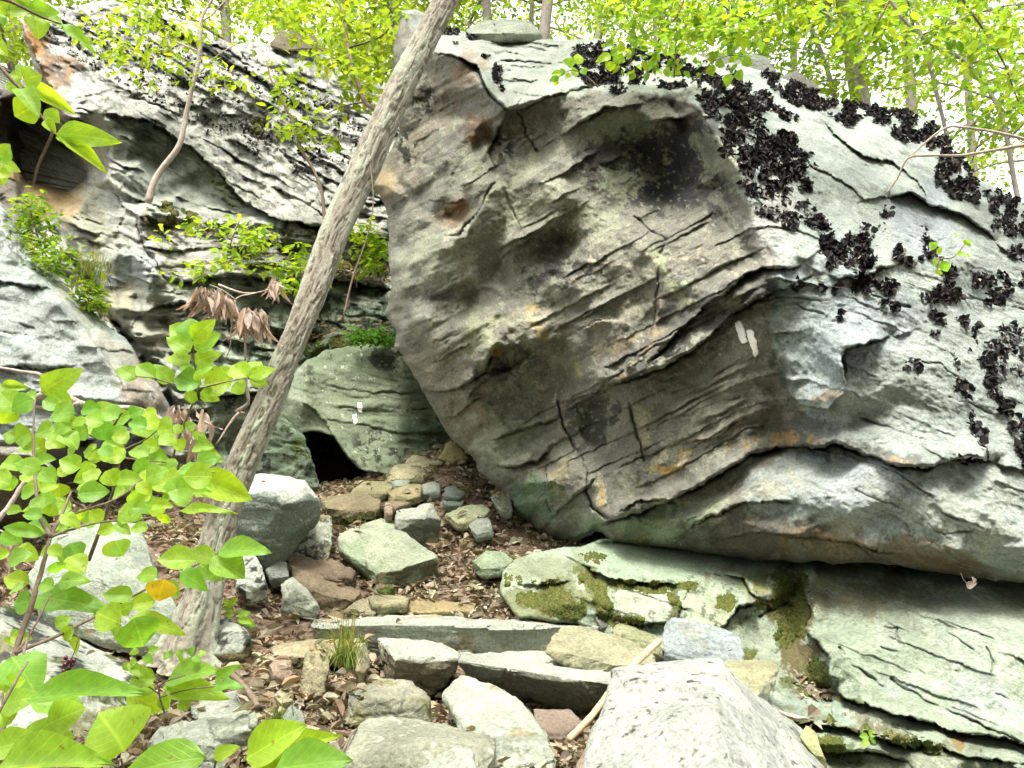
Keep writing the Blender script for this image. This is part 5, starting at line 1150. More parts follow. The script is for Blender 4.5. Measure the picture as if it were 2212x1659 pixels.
R('rock', 'white lichen-spotted rock right of the trunk above the leaf litter', 4.7, [(506, 1180, .2), (530, 1160, .3), (558, 1202, .15), (578, 1272, 0), (545, 1280, 0), (506, 1262, .02)], 'white', 0.35, 0.7, fleck=[('black', 0.35, 18.0), ('moss', 0.6, 9.0)])
R('rock', 'small grey stone between the lichen-spotted rock and the brown slabs', 4.95, [(572, 1232, .05), (590, 1210, .15), (620, 1214, .12), (626, 1246, 0), (590, 1252, 0)], 'grey', 0.2, 0.7)
R('boulder', 'smooth pale boulder behind the leafy shrub on the left', 4.1, [(50, 1240, .1), (90, 1180, .25), (140, 1140, .5), (256, 1126, .7), (298, 1131, .7), (340, 1220, .45), (394, 1324, .15), (362, 1400, 0), (210, 1380, -.1), (80, 1320, -.05), (220, 1250, .0)], (0.36, 0.40, 0.34), 0.7, 0.5, fleck=('white', 0.4, 5.0), cat='boulder', L=0.02)
R('boulder', 'black-speckled white lichen boulder sloping down at the lower left', 3.0, [(-80, 1330, .3), (24, 1312, .6), (120, 1356, .6), (264, 1432, .5), (275, 1458, .4), (345, 1578, .1), (285, 1600, 0), (180, 1680, -.2), (-80, 1720, -.3), (60, 1450, .05)], 'white', 0.6, 0.6, fleck=[('black', 0.12, 9.0), ('olive', 0.45, 5.0), ('moss', 0.5, 6.0)], cat='boulder', L=0.016)
R('boulder', 'dark overhung block at the left edge behind the shrub', 4.6, [(-160, 960, .2), (0, 968, .15), (60, 964, .1), (126, 1000, .05), (132, 1070, .3), (118, 1120, .7), (0, 1136, .8), (-160, 1140, .8)], (0.36, 0.36, 0.33), 0.7, 0.8, side=(0.17, 0.13, 0.08), cat='boulder', L=0.025)
R('rock', 'small grey stone below the grass tuft', 2.95, [(600, 1560, .05), (630, 1520, .15), (652, 1535, .08), (655, 1570, 0), (620, 1590, 0)], 'teal', 0.15, 0.6)
R('rock', 'small round stone at the corner of the flat grey stone', 2.85, [(538, 1545, .03), (550, 1538, .06), (556, 1555, .02), (552, 1570, 0), (540, 1568, 0)], 'pale', 0.1, 0.6)
R('rock', 'tall yellow-green chip of stone beside the big pale boulder', 2.75, [(1726, 1590, .05), (1742, 1566, .12), (1760, 1580, .1), (1786, 1640, 0), (1765, 1640, 0)], (0.38, 0.38, 0.19), 0.12, 0.5)
R('rock', 'reddish sliver of stone between the sticks near the bottom', 2.6, [(1243, 1650, .1), (1262, 1620, .15), (1285, 1600, .15), (1290, 1640, .05), (1262, 1680, 0), (1240, 1680, 0)], 'pink', 0.15, 0.5)
R('rock', 'brown dirt-covered rock left of the bottom stick', 3.05, [(1150, 1530, .3), (1230, 1530, .3), (1260, 1560, .1), (1210, 1600, 0), (1165, 1580, 0)], (0.26, 0.20, 0.16), 0.2, 0.6)
R('rock', 'dark green mossy rock left of the small cave mouth', 7.35, [(548, 905, .25), (600, 890, .3), (655, 932, .15), (678, 985, .05), (692, 1050, .08), (600, 1080, .05), (540, 1050, .1)], (0.17, 0.22, 0.155), 0.8, 1.0, fleck=[('black', 0.3, 6.0), ('moss', 0.45, 5.0)])
# block with the left blaze
blk = Relief([(628, 812), (660, 775), (704, 754), (784, 745), (870, 742), (940, 800), (1020, 960), (1000, 1010), (846, 1026), (778, 1016), (748, 985), (722, 945), (700, 938), (650, 936), (612, 925), (600, 860)],
    [(628, 812, 8.0), (660, 775, 8.2), (704, 754, 8.2), (784, 745, 8.2), (870, 742, 8.3), (1020, 960, 8.0), (1000, 1010, 7.8), (846, 1026, 7.35), (778, 1016, 7.35), (716, 938, 7.5), (690, 893, 7.6), (656, 872, 7.62), (640, 930, 7.65), (600, 925, 7.8), (600, 850, 7.9), (700, 800, 7.95), (800, 800, 7.95), (780, 900, 7.65), (880, 880, 7.75), (940, 960, 7.75), (655, 800, 7.9)], 2.6, blur=3, facet=0.85, edge=5, edge_depth=0.05)
blk.shatter(120, 0.03, 4, (1.6, .8), 10)
blk.ledge([(656, 786), (656, 868), (690, 892), (716, 936), (776, 1016)], 0.04, 20, 0.03, 3)
blk.ledge([(700, 830), (800, 846), (900, 850)], 0.02, 14, 0.04, 2.4); blk.ledge([(690, 905), (760, 915), (880, 932), (960, 940)], 0.03, 14, 0.05, 2.6); blk.crack([(740, 880), (840, 890), (920, 885)], 0.03, 2)
blk.crack([(700, 790), (780, 796), (860, 830)], 0.03, 2.2)
blk.noise(lambda U, V: ((U + .2 * V) / 210., (V - .14 * U) / 210.), big=0.04, mid=0.02, lay=0.025, fine=0.008, seed=21.)
blk.paint((0.205, 0.245, 0.165), [(('e', 920, 960, 60, 80, 0), (0.10, 0.17, 0.12), 0.6, 30, 50, 30), (('e', 750, 850, 80, 50, 10), (0.25, 0.285, 0.20), 0.6, 30, 50, 30), (('p', [(630, 800), (656, 785), (660, 880), (612, 900)]), (0.33, 0.37, 0.29), 0.8, 10, 30, 14)])
ab = ('p', blk.outline)
blk.speckle(('e', 850, 770, 60, 30, 0), (0.02, 0.03, 0.012), 22, 0.0, 0.95, 2.0); blk.speckle(('e', 820, 970, 55, 40, 0), (0.025, 0.03, 0.02), 16, 0.0, 0.9, 4.0); blk.speckle(ab, (0.55, 0.62, 0.52), 13, 0.72, 0.9, 6.0, soft=0.06); blk.speckle(('e', 690, 790, 30, 40, 0), (0.03, 0.035, 0.02), 14, 0.2, 0.8, 8.0)
blazed = blk.build('blazed_block', M_ROCK, back=1.0)
tag(blazed, 'mossy green rock block with a small white double blaze, beside the dark cave', 'rock')
blk.decal('trail_blaze', [(772, 869), (781, 868), (782, 891), (772, 893)], M_PAINT, blazed, n=1.5)
blk.decal('trail_blaze', [(762, 896), (772, 894), (773, 916), (763, 918)], M_PAINT, blazed, n=1.5)
# rocks on the skyline
R('rock', 'flat grey rock resting on the very top of the great boulder', 7.6, [(1000, 66, .2), (1040, 44, .5), (1110, 38, .6), (1142, 44, .5), (1168, 80, .2), (1120, 72, 0), (1030, 76, 0)], (0.30, 0.33, 0.27), 0.5, 0.6)
R('rock', 'dark brown block on the cliff top among the leaves', 12.6, [(583, 96, .1), (600, 62, .3), (640, 68, .3), (684, 78, .2), (690, 104, 0), (620, 108, 0)], (0.14, 0.12, 0.08), 0.7, 0.7)
R('rock', 'dark rounded rock on the right skyline behind the lichen', 7.9, [(1480, 128, .2), (1520, 112, .4), (1600, 112, .5), (1660, 126, .4), (1676, 150, .2), (1640, 170, 0), (1500, 160, 0)], (0.19, 0.20, 0.17), 0.6, 0.7)
R('rock', 'low dark wedge of rock where the right skyline drops', 7.6, [(1680, 170, .2), (1720, 156, .3), (1772, 196, .2), (1740, 206, 0), (1690, 200, 0)], (0.15, 0.15, 0.13), 0.5, 0.7)
# ================================================================ TUBES, LEAVES, LEAF MASSES
def tube(path, radii, seg=8, sub=1):
    """verts, quads of a round tube through world points"""
    p = np.array([list(x) for x in path], float); r = np.array(radii, float)
    if sub > 1:
        t = np.arange(len(p)); tt = np.linspace(0, len(p) - 1, (len(p) - 1) * sub + 1)
        # Catmull-Rom
        pp = np.vstack([2 * p[0] - p[1], p, 2 * p[-1] - p[-2]])
        out = []
        for x in tt:
            i = min(int(x), len(p) - 2); f = x - i
            a, b, c, d = pp[i], pp[i + 1], pp[i + 2], pp[i + 3]
            out.append(0.5 * ((2 * b) + (-a + c) * f + (2 * a - 5 * b + 4 * c - d) * f * f + (-a + 3 * b - 3 * c + d) * f ** 3))
        r = np.interp(tt, t, r); p = np.array(out)
    n = len(p)
    tan = np.gradient(p, axis=0); tan /= np.linalg.norm(tan, axis=1, keepdims=True) + 1e-9
    ref = np.array([0.3, -0.9, 0.3]); V = []
    for i in range(n):
        a = np.cross(tan[i], ref); a /= np.linalg.norm(a) + 1e-9; b = np.cross(tan[i], a)
        th = np.linspace(0, 2 * np.pi, seg, endpoint=False)
        V.append(p[i] + r[i] * (np.cos(th)[:, None] * a + np.sin(th)[:, None] * b))
    V = np.concatenate(V)
    i, j = np.meshgrid(np.arange(n - 1), np.arange(seg), indexing='ij'); j2 = (j + 1) % seg
    Fq = np.stack([i * seg + j, i * seg + j2, (i + 1) * seg + j2, (i + 1) * seg + j], -1).reshape(-1, 4)
    cap0 = len(V); V = np.vstack([V, p[:1], p[-1:]])
    k = np.arange(seg); k2 = (k + 1) % seg
    T = np.concatenate([np.stack([np.full(seg, cap0), k2, k], 1), np.stack([np.full(seg, cap0 + 1), (n - 1) * seg + k, (n - 1) * seg + k2], 1)])
    return V, Fq, T

def tubes(name, specs, mat, parent=None, seg=7, sub=4):
    """several joined tubes of one plant (stem with its twigs) as one mesh; spec = (path, r0, r1)"""
    VV, QQ, TT = [], [], []; o = 0
    for path, r0, r1 in specs:
        rad = np.linspace(r0, r1, len(path))
        v, q, t = tube(path, rad, seg, sub)
        VV.append(v); QQ.append(q + o); TT.append(t + o); o += len(v)
    V = np.concatenate(VV)
    V = V + (0.12 * specs[0][1]) * np.stack([fbm(V * 40 + k, 2) for k in (0., 9., 21.)], 1)
    ob = mesh_np(name, V, [np.concatenate(QQ), np.concatenate(TT)], mat)
    if parent: adopt(ob, parent)
    return ob

def leaf_mesh(name, mat, fold=0.25, droop=0.18, shape=1.0, wave=0.03, seed=0, notch=0.0):
    """unit leaf: length 1 along +Y, full width 1 along X, folded along the midrib and drooping"""
    ny, nx = 9, 5
    ys = np.linspace(0, 1, ny); V = []; UV = []
    rr = np.random.default_rng(seed)
    for i, y in enumerate(ys):
        wv = (math.sin(math.pi * y ** (0.75 * shape)) ** 0.8) * 0.5 if 0 < y < 1 else 0.004
        wv *= 1 + rr.uniform(-0.06, 0.06)
        for k in range(nx):
            s = (k - 2) / 2.0
            x = s * wv
            z = abs(x) * fold - droop * y * y + wave * math.sin(9 * y + 2.5 * s) * abs(s)
            V.append((x, y, z)); UV.append((x, y))
    V = np.array(V); UV = np.array(UV)
    F = []
    for i in range(ny - 1):
        for k in range(nx - 1):
            a = i * nx + k; F.append((a, a + 1, a + nx + 1, a + nx))
    me = bpy.data.meshes.new(name)
    me.from_pydata(V.tolist(), [], F)
    uvl = me.uv_layers.new(name='UVMap')
    for lp in me.loops: uvl.data[lp.index].uv = UV[lp.vertex_index]
    me.polygons.foreach_set('use_smooth', np.ones(len(F), bool))
    me.materials.append(mat)
    return me

LEAFS = [leaf_mesh('leaf', M_LEAF, f, d, s, w, i) for i, (f, d, s, w) in enumerate(((.25, .15, 1, .03), (.15, .3, .85, .05), (.35, .08, 1.15, .03), (.1, .4, 1.0, .04), (.4, .2, .95, .02)))]
LEAFY = leaf_mesh('leaf', M_LEAF_Y, .2, .15, .9, .04, 9)
DRY = [leaf_mesh('leaf', M_DRY, f, d, s, w, 20 + i) for i, (f, d, s, w) in enumerate(((.22, .5, 1, .05), (.32, -.2, .9, .06), (.18, .7, 1.1, .05)))]

def put_leaf(parent, B, axis, width, normal, mesh, name='leaf'):
    y = Vector(axis); L = y.length; y.normalize()
    z = Vector(normal); z = (z - y * z.dot(y)).normalized(); x = y.cross(z)
    m = Matrix((x, y, z)).transposed().to_4x4()
    o = bpy.data.objects.new(name, mesh)
    COL.objects.link(o)
    o.parent = parent
    o.matrix_basis = Matrix.Translation(Vector(B) - parent.location) @ m @ Matrix.Diagonal((width, L, L, 1))
    return o

def leaf_uv(parent, u0, v0, u1, v1, w, d, mesh=None, dz=None, up=0.3, roll=0.4):
    """leaf from its stalk (u0,v0) to its tip (u1,v1), w wide in the picture, standing at depth d"""
    Bp = W1(u0, v0, d)
    L = math.hypot(u1 - u0, v1 - v0) * d / FOC
    if dz is None: dz = random.uniform(-0.45, 0.35) * L
    T = W1(u1, v1, d + dz)
    n = (Vector(CAM) - Bp).normalized() * 0.75 + Vector((0, 0, up)) + Vector((random.uniform(-1, 1), random.uniform(-.5, .5), random.uniform(-.5, .5))) * roll
    return put_leaf(parent, Bp, T - Bp, w * d / FOC * 1.35, n, mesh or random.choice(LEAFS))

def leaf_cloud(name, pos, axis, nrm, L, wid, cols, mat, parent=None, fold=0.22):
    """many small leaves in one mesh: two folded quads each"""
    n = len(pos)
    axis = axis / (np.linalg.norm(axis, axis=1, keepdims=True) + 1e-9)
    nrm = nrm - axis * (nrm * axis).sum(1, keepdims=True); nrm /= np.linalg.norm(nrm, axis=1, keepdims=True) + 1e-9
    sidev = np.cross(axis, nrm)
    L = np.asarray(L).reshape(-1, 1); wd = np.asarray(wid).reshape(-1, 1) * 0.5
    base = pos; tip = pos + axis * L - nrm * L * 0.12
    def pt(t, s): return pos + axis * L * t + sidev * wd * s + nrm * (abs(s) * wd * fold) - nrm * L * 0.12 * t * t
    V = np.stack([base, pt(.3, .9), pt(.65, .8), tip, pt(.65, -.8), pt(.3, -.9)], 1).reshape(-1, 3)
    k = np.arange(n)[:, None] * 6
    F = np.concatenate([k + np.array([[0, 1, 2, 3]]), k + np.array([[0, 3, 4, 5]])])
    C = np.repeat(cols, 6, axis=0)
    o = mesh_np(name, V, F, mat, None, C, None, smooth=False)
    if parent: adopt(o, parent)
    return o

def rand_dirs(n, flat=1.0):
    a = RNG.uniform(0, 2 * np.pi, n)
    return np.stack([np.cos(a), np.sin(a), RNG.normal(0, 0.35, n) * flat], 1)

GREENS = np.array([(0.10, 0.20, 0.022), (0.16, 0.26, 0.022), (0.075, 0.165, 0.02), (0.22, 0.30, 0.025), (0.12, 0.24, 0.045)])
YGREEN = np.array([(0.17, 0.28, 0.025), (0.23, 0.31, 0.025), (0.13, 0.25, 0.03), (0.20, 0.31, 0.035)])
def sprays(centres, radius, per, size, palette, flat=0.10, droop=0.25):
    """horizontal fans of leaves round twig ends -> arrays for leaf_cloud"""
    P, A, N, L, C = [], [], [], [], []
    for c, r in zip(centres, radius):
        n = int(per)
        rho = r * np.sqrt(RNG.uniform(0.02, 1, n)); th = RNG.uniform(0, 2 * np.pi, n)
        off = np.stack([rho * np.cos(th), rho * np.sin(th), RNG.normal(0, flat * r + 0.02, n) - droop * rho * rho / max(r, .1)], 1)
        P.append(np.asarray(c) + off)
        A.append(off * np.array([1, 1, .2]) / (r + 1e-6) + rand_dirs(n) * 0.9 + np.array([0, 0, -0.25]))
        N.append(np.tile([0., -0.15, 1.0], (n, 1)) + RNG.normal(0, 0.38, (n, 3)))
        L.append(size * RNG.uniform(0.65, 1.25, n))
        pc = palette[RNG.integers(0, len(palette))] * RNG.uniform(0.8, 1.15)
        C.append(0.5 * pc + 0.5 * palette[RNG.integers(0, len(palette), n)] * RNG.uniform(0.85, 1.15, (n, 1)))
    L = np.concatenate(L)
    return np.concatenate(P), np.concatenate(A), np.concatenate(N), L, L * 0.56, np.concatenate(C)

# ================================================================ THE LEANING TREE
t_path = [(404, 1440, 3.98), (412, 1395, 4.0), (440, 1285, 4.06), (463, 1195, 4.12), (497, 1075, 4.2), (532, 985, 4.27), (574, 888, 4.35), (621, 770, 4.45), (672, 651, 4.55), (727, 500, 4.7), (790, 360, 4.85), (853, 218, 5.05), (912, 100, 5.2), (962, 0, 5.35), (1010, -100, 5.5), (1090, -300, 5.9), (1170, -560, 6.4), (1240, -900, 7.2)]
t_w = [128, 96, 78, 70, 67, 68, 70, 65, 61, 61, 65, 60, 54, 50, 47, 42, 34, 22]
tp = [W1(*p) for p in t_path]; tr = [w * 0.465 * p[2] / FOC for w, p in zip(t_w, t_path)]
seg, sub = 96, 34
V, Q, T = tube(tp, tr, seg, sub)
nring = (len(V) - 2) // seg
rows = np.repeat(np.arange(nring), seg); cl = np.tile(np.arange(seg), nring)
ctr = V[:-2].reshape(nring, seg, 3).mean(1)
arc = np.concatenate([[0], np.cumsum(np.linalg.norm(np.diff(ctr, axis=0), axis=1))])
out = V[:-2] - ctr[rows]; rad = np.linalg.norm(out, axis=1, keepdims=True); out = out / rad
th = cl / seg * 2 * np.pi; s = arc[rows]
q = np.stack([np.cos(th) * 3.6, np.sin(th) * 3.6, s * 5.0], 1)
warp = fbm(q * 0.6, 3) * 0.35
q2 = np.stack([np.cos(th + warp) * 3.6, np.sin(th + warp) * 3.6, s * 4.2], 1)
ridge = 1 - np.abs(fbm(q2, 3)) * 2.0
ridge2 = 1 - np.abs(fbm(q2 * np.array([2.1, 2.1, 3.4]) + 7, 3)) * 2.0
plates = np.clip(0.6 * ridge + 0.4 * ridge2, -1.2, 1)
hgt = -0.010 * sstep(0.3, 0.9, plates) + 0.004 * fbm(q2 * 3, 3) + 0.014 * fbm(np.stack([np.cos(th), np.sin(th), s * 1.2], 1), 2)
flare = 0.06 * np.exp(-s / 0.18) * (1 + 0.8 * np.cos(th * 4 + 1))
V[:-2] += out * (hgt + flare)[:, None]
lich = sstep(0.05, 0.5, fbm(np.stack([np.cos(th) * 2, np.sin(th) * 2, s * 2.2], 1) + 3, 5))
cols = np.array([0.225, 0.215, 0.17]) * (1 - lich[:, None]) + np.array([0.27, 0.295, 0.225]) * lich[:, None]
fur = sstep(0.35, 0.85, plates)[:, None]
cols = cols * (1 - fur) + np.array([0.115, 0.10, 0.075]) * fur
lowg = sstep(0.5, 0.0, s)[:, None]
cols = np.vstack([cols, cols[:2]])
tree = empty('leaning_tree', tp[1])
tag(tree, 'furrowed grey tree trunk leaning right across the cliff from the lower left', 'tree')
adopt(mesh_np('trunk', V, [Q, T], M_BARK, None, cols), tree)
# thin vine creeping up the trunk
vine = [W1(740, 690, 4.42), W1(762, 600, 4.5), W1(790, 520, 4.56), W1(806, 440, 4.62), W1(800, 350, 4.78)]
tubes('vine', [(vine, 0.006, 0.003)], M_TWIG, tree)
# limbs and crown above the frame
limbs = []
for k in range(7):
    a = random.uniform(0, 6.28); b = tp[-3 + k % 3]
    e = b + Vector((math.cos(a) * 2.2, math.sin(a) * 1.6, random.uniform(0.7, 1.8)))
    limbs.append(([b, (b + e) / 2 + Vector((0, 0, .25)), e], 0.05, 0.012))
tubes('limb', limbs, M_FARBARK, tree)
cen = [Vector(l[0][2]) + Vector((random.gauss(0, .7), random.gauss(0, .6), random.gauss(0, .45))) for l in limbs for _ in range(9)]
a_ = sprays([np.array(c) for c in cen], [random.uniform(.4, .8) for _ in cen], 34, 0.10, GREENS)
o = leaf_cloud('crown', *a_, M_CROWN, tree); o['kind'] = 'stuff'

# ================================================================ DARK LICHEN (ROCK TRIPE) ON THE BOULDER
def tripe(name, regions, parent, rel, label=None):
    U_, V_ = [], []
    for shape, n in regions:
        n = int(n * 3.0)
        if shape[0] == 'e': x0, x1, y0, y1 = shape[1] - shape[3], shape[1] + shape[3], shape[2] - shape[4], shape[2] + shape[4]
        else:
            pad = shape[2] if shape[0] == 'l' else 0
            xs = [p[0] for p in shape[1]]; ys = [p[1] for p in shape[1]]; x0, x1, y0, y1 = min(xs) - pad, max(xs) + pad, min(ys) - pad, max(ys) + pad
        u = RNG.uniform(x0, x1, n * 8); v = RNG.uniform(y0, y1, n * 8)
        q_ = np.stack([u / 38, v / 38, np.full(len(u), 5.)], 1)
        m = shape_dist(shape, u, v) + 16 * fbm(q_, 4) > 0
        m &= fbm(q_ * 2.2 + 8, 4) > -0.12
        U_.append(u[m][:n]); V_.append(v[m][:n])
    u = np.concatenate(U_); v = np.concatenate(V_)
    ok = in_poly(rel.outline, u, v); u, v = u[ok], v[ok]
    p, nn = rel.normal(u, v, 8.0)
    d = rel.depth(u, v); n = len(u)
    dn = np.array([0., -0.15, -1.0]); dn = dn - nn * (nn @ dn)[:, None]
    ax = dn / (np.linalg.norm(dn, axis=1, keepdims=True) + 1e-6) + RNG.normal(0, 0.75, (n, 3)) + nn * RNG.uniform(-.1, .45, (n, 1))
    L = (0.016 + 0.040 * RNG.random(n) ** 1.7) * (1.0 if d.mean() < 8 else 1.6)
    base = np.array([(0.022, 0.021, 0.021), (0.035, 0.03, 0.027), (0.016, 0.017, 0.02), (0.05, 0.043, 0.04), (0.24, 0.21, 0.18), (0.09, 0.075, 0.06)])[RNG.choice(6, n, p=[.38, .26, .22, .07, .035, .035])] * 0.7
    o = leaf_cloud(name, p + nn * 0.006, ax, nn + RNG.normal(0, 0.55, (n, 3)), L, L * RNG.uniform(0.5, 1.2, n), base * RNG.uniform(.7, 1.4, (n, 1)), M_TRIPE, fold=1.0)
    o['kind'] = 'stuff'
    if label: o['label'] = label
    adopt(o, parent)
    return o
E, PL, LN = (lambda *a: ('e', *a)), (lambda p: ('p', p)), (lambda p, w: ('l', p, w))
tripe('rock_tripe', [
    (PL([(1226, 86), (1330, 82), (1400, 112), (1560, 160), (1660, 190), (1720, 262), (1640, 246), (1540, 218), (1480, 206), (1400, 200), (1270, 185), (1230, 140)]), 1700),
    (PL([(1500, 200), (1620, 225), (1700, 295), (1755, 360), (1768, 430), (1720, 420), (1640, 392), (1604, 368), (1540, 270)]), 950),
    (PL([(1600, 385), (1760, 425), (1790, 520), (1730, 500), (1650, 470)]), 110), (LN([(1735, 410), (1770, 480), (1790, 530)], 10), 110),
    (PL([(1600, 130), (1690, 165), (1790, 212), (1900, 234), (1850, 272), (1770, 250), (1680, 215)]), 800), (E(1830, 250, 32, 24, 0), 120),
    (PL([(1880, 236), (1960, 240), (2010, 262), (2056, 316), (2010, 305), (1940, 300)]), 450), (PL([(2005, 300), (2060, 312), (2115, 388), (2108, 445), (2030, 400)]), 420),
    (PL([(2110, 390), (2212, 445), (2260, 500), (2240, 640), (2150, 500)]), 330), (LN([(1990, 500), (2050, 620), (2110, 760), (2180, 900), (2230, 1010)], 15), 520),
    (E(1830, 545, 62, 42, 10), 170), (E(1890, 612, 54, 22, 20), 110), (E(1960, 555, 34, 20, 20), 40), (LN([(2010, 670), (2060, 760), (2075, 830), (2110, 930), (2130, 985)], 6), 150),
    (LN([(1226, 90), (1330, 92), (1480, 128), (1650, 165), (1790, 222), (1950, 246), (2045, 312), (2110, 392), (2212, 452)], 9), 800), (LN([(1690, 300), (1740, 400), (1780, 500), (1830, 560)], 14), 150),
    (E(1727, 613, 9, 9, 0), 10), (E(1772, 616, 9, 7, 0), 9), (E(1802, 624, 9, 8, 0), 9), (E(1845, 622, 11, 8, 0), 10), (E(1812, 688, 5, 8, 0), 5), (E(1966, 784, 14, 9, 0), 9), (E(1920, 660, 20, 14, 0), 16), (E(2010, 640, 24, 20, 0), 26),
    (E(2130, 620, 50, 40, 30), 90), (E(2170, 760, 40, 60, 0), 60), (E(1910, 460, 18, 12, 0), 10), (E(2100, 990, 22, 8, 0), 16), (E(1880, 500, 30, 20, 0), 14),
    (E(1078, 168, 16, 26, 0), 60), (E(1090, 148, 10, 10, 0), 24), (E(1080, 188, 10, 10, 0), 16), (E(1050, 120, 10, 10, 0), 10), (E(974, 66, 18, 10, 20), 70), (E(1070, 80, 60, 7, 0), 110), (E(984, 92, 6, 5, 0), 6)],
    boulder, B, 'black curled lichen flakes crowding the top and right side of the boulder')
tripe('rock_tripe', [(PL([(80, 30), (340, 30), (560, 130), (700, 200), (840, 330), (800, 420), (560, 330), (330, 220), (150, 130)]), 700)], cliff, Cf)

# ================================================================ LEAF LITTER
def litter(name, x, y, z, size, palette, lift=0.012):
    n = len(x)
    pos = np.stack([x, y, z + lift * RNG.random(n)], 1)
    ax = rand_dirs(n, 0.9); nr = np.tile([0., 0., 1.], (n, 1)) + RNG.normal(0, 0.42, (n, 3))
    L = size * (0.35 + 1.35 * RNG.random(n) ** 2.2)
    C = np.minimum(palette[RNG.integers(0, len(palette), n)] * RNG.uniform(0.65, 1.15, (n, 1)), 0.40)
    o = leaf_cloud(name, pos, ax, nr, L, L * RNG.uniform(0.28, 0.65, n), C, M_LITTER, fold=0.9)
    return o
BROWN = np.array([1.0, 1.32, 1.42]) * np.array([(0.20, 0.12, 0.07), (0.28, 0.18, 0.11), (0.36, 0.25, 0.17), (0.15, 0.09, 0.055), (0.40, 0.29, 0.19), (0.24, 0.13, 0.075), (0.33, 0.22, 0.16)])
x = RNG.uniform(-4.0, 1.6, 56000); y = RNG.uniform(2.0, 7.9, 56000)
dens = 0.35 + 0.65 * sstep(-0.2, 0.3, fbm(np.stack([x * 1.6, y * 1.6, np.zeros(len(x))], 1), 3))
trail = sstep(0.35, 0.1, np.abs(x + 0.35 - 0.02 * (y - 4))) * sstep(5.2, 4.4, y)
m = RNG.random(len(x)) < dens * (1 - 0.35 * trail)
x, y = x[m], y[m]
z = ground_z(x, y) + 0.012
for lab, (rp, rn) in ROCKS.items():
    if rp[:, 1].max() > 8.2 or 'edge' in lab or 'dirt-covered' in lab or 'undercut' in lab: continue
    c = np.where((rn[:, 2] > 0.55) & (fbm(rp * 5 + 3, 2) > -0.05))[0]
    if len(c) < 20: continue
    c = RNG.choice(c, RNG.integers(2, 9))
    x = np.append(x, rp[c, 0]); y = np.append(y, rp[c, 1]); z = np.append(z, rp[c, 2] + 0.012)
litter_o = litter('leaf_litter', x, y, z, 0.07, BROWN, 0.03)
tag(litter_o, 'dry brown and tan leaf litter strewn over the trail and slope', 'leaf litter', kind='stuff')
tw = []
for k in range(170):
    a, b = random.uniform(-2.2, 1.2), random.uniform(2.4, 7.0); z = float(ground_z(np.array([a]), np.array([b]))[0]) + .025
    t = random.uniform(0, 6.28); l = random.uniform(.05, .22); p0 = Vector((a, b, z)); dv = Vector((math.cos(t) * l, math.sin(t) * l, random.uniform(-.01, .03)))
    tw.append(([p0 - dv, p0 + Vector((random.gauss(0, .01), random.gauss(0, .01), .008)), p0 + dv], random.uniform(.0015, .004), .001))
o = tubes('twig_litter', tw, M_GREYTWIG, None, seg=5, sub=1)
tag(o, 'small dead twigs scattered among the leaf litter', 'twigs', kind='stuff')
def litter_on(rel, shape, n, size, palette):
    xs = shape_box(shape, 0)
    u = RNG.uniform(min(p[0] for p in xs), max(p[0] for p in xs), n * 3); v = RNG.uniform(min(p[1] for p in xs), max(p[1] for p in xs), n * 3)
    k = shape_dist(shape, u, v) > 0; u, v = u[k][:n], v[k][:n]
    p, nn = rel.normal(u, v, 10.0)
    ax = rand_dirs(len(u)) ; ax -= nn * (ax * nn).sum(1, keepdims=True) * 0.7
    L = size * RNG.uniform(0.5, 1.3, len(u))
    return p + nn * 0.012, ax, nn + RNG.normal(0, .35, nn.shape), L, L * RNG.uniform(.3, .6, len(u)), palette[RNG.integers(0, len(palette), len(u))] * RNG.uniform(.7, 1.3, (len(u), 1))
parts = [litter_on(Cf, ('p', [(690, 560), (845, 570), (850, 612), (700, 600)]), 260, 0.09, BROWN * 1.25), litter_on(Cf, ('p', [(640, 690), (850, 690), (850, 740), (640, 730)]), 160, 0.09, BROWN * 1.2), litter_on(Cf, ('p', [(300, 470), (700, 500), (840, 530), (700, 530), (320, 500)]), 150, 0.08, BROWN * 1.2)]
o = leaf_cloud('ledge_litter', *[np.concatenate([p[i] for p in parts]) for i in range(6)], M_LITTER, fold=0.8)
tag(o, 'dead leaves caught on the narrow ledges of the cliff', 'leaf litter', kind='stuff')
# ================================================================ FOREGROUND SHRUB AND BRANCHES
def Z7(a): return [(x * .4, 995 + y * .4) for x, y in a]
def Z4(a): return [(x * .4, 531 + y * .4) for x, y in a]
def Z1(a): return [(x * .4, y * .4) for x, y in a]
def stem_uv(pts, d0, d1):
    n = len(pts); return [W1(p[0], p[1], d0 + (d1 - d0) * i / max(1, n - 1)) for i, p in enumerate(pts)]

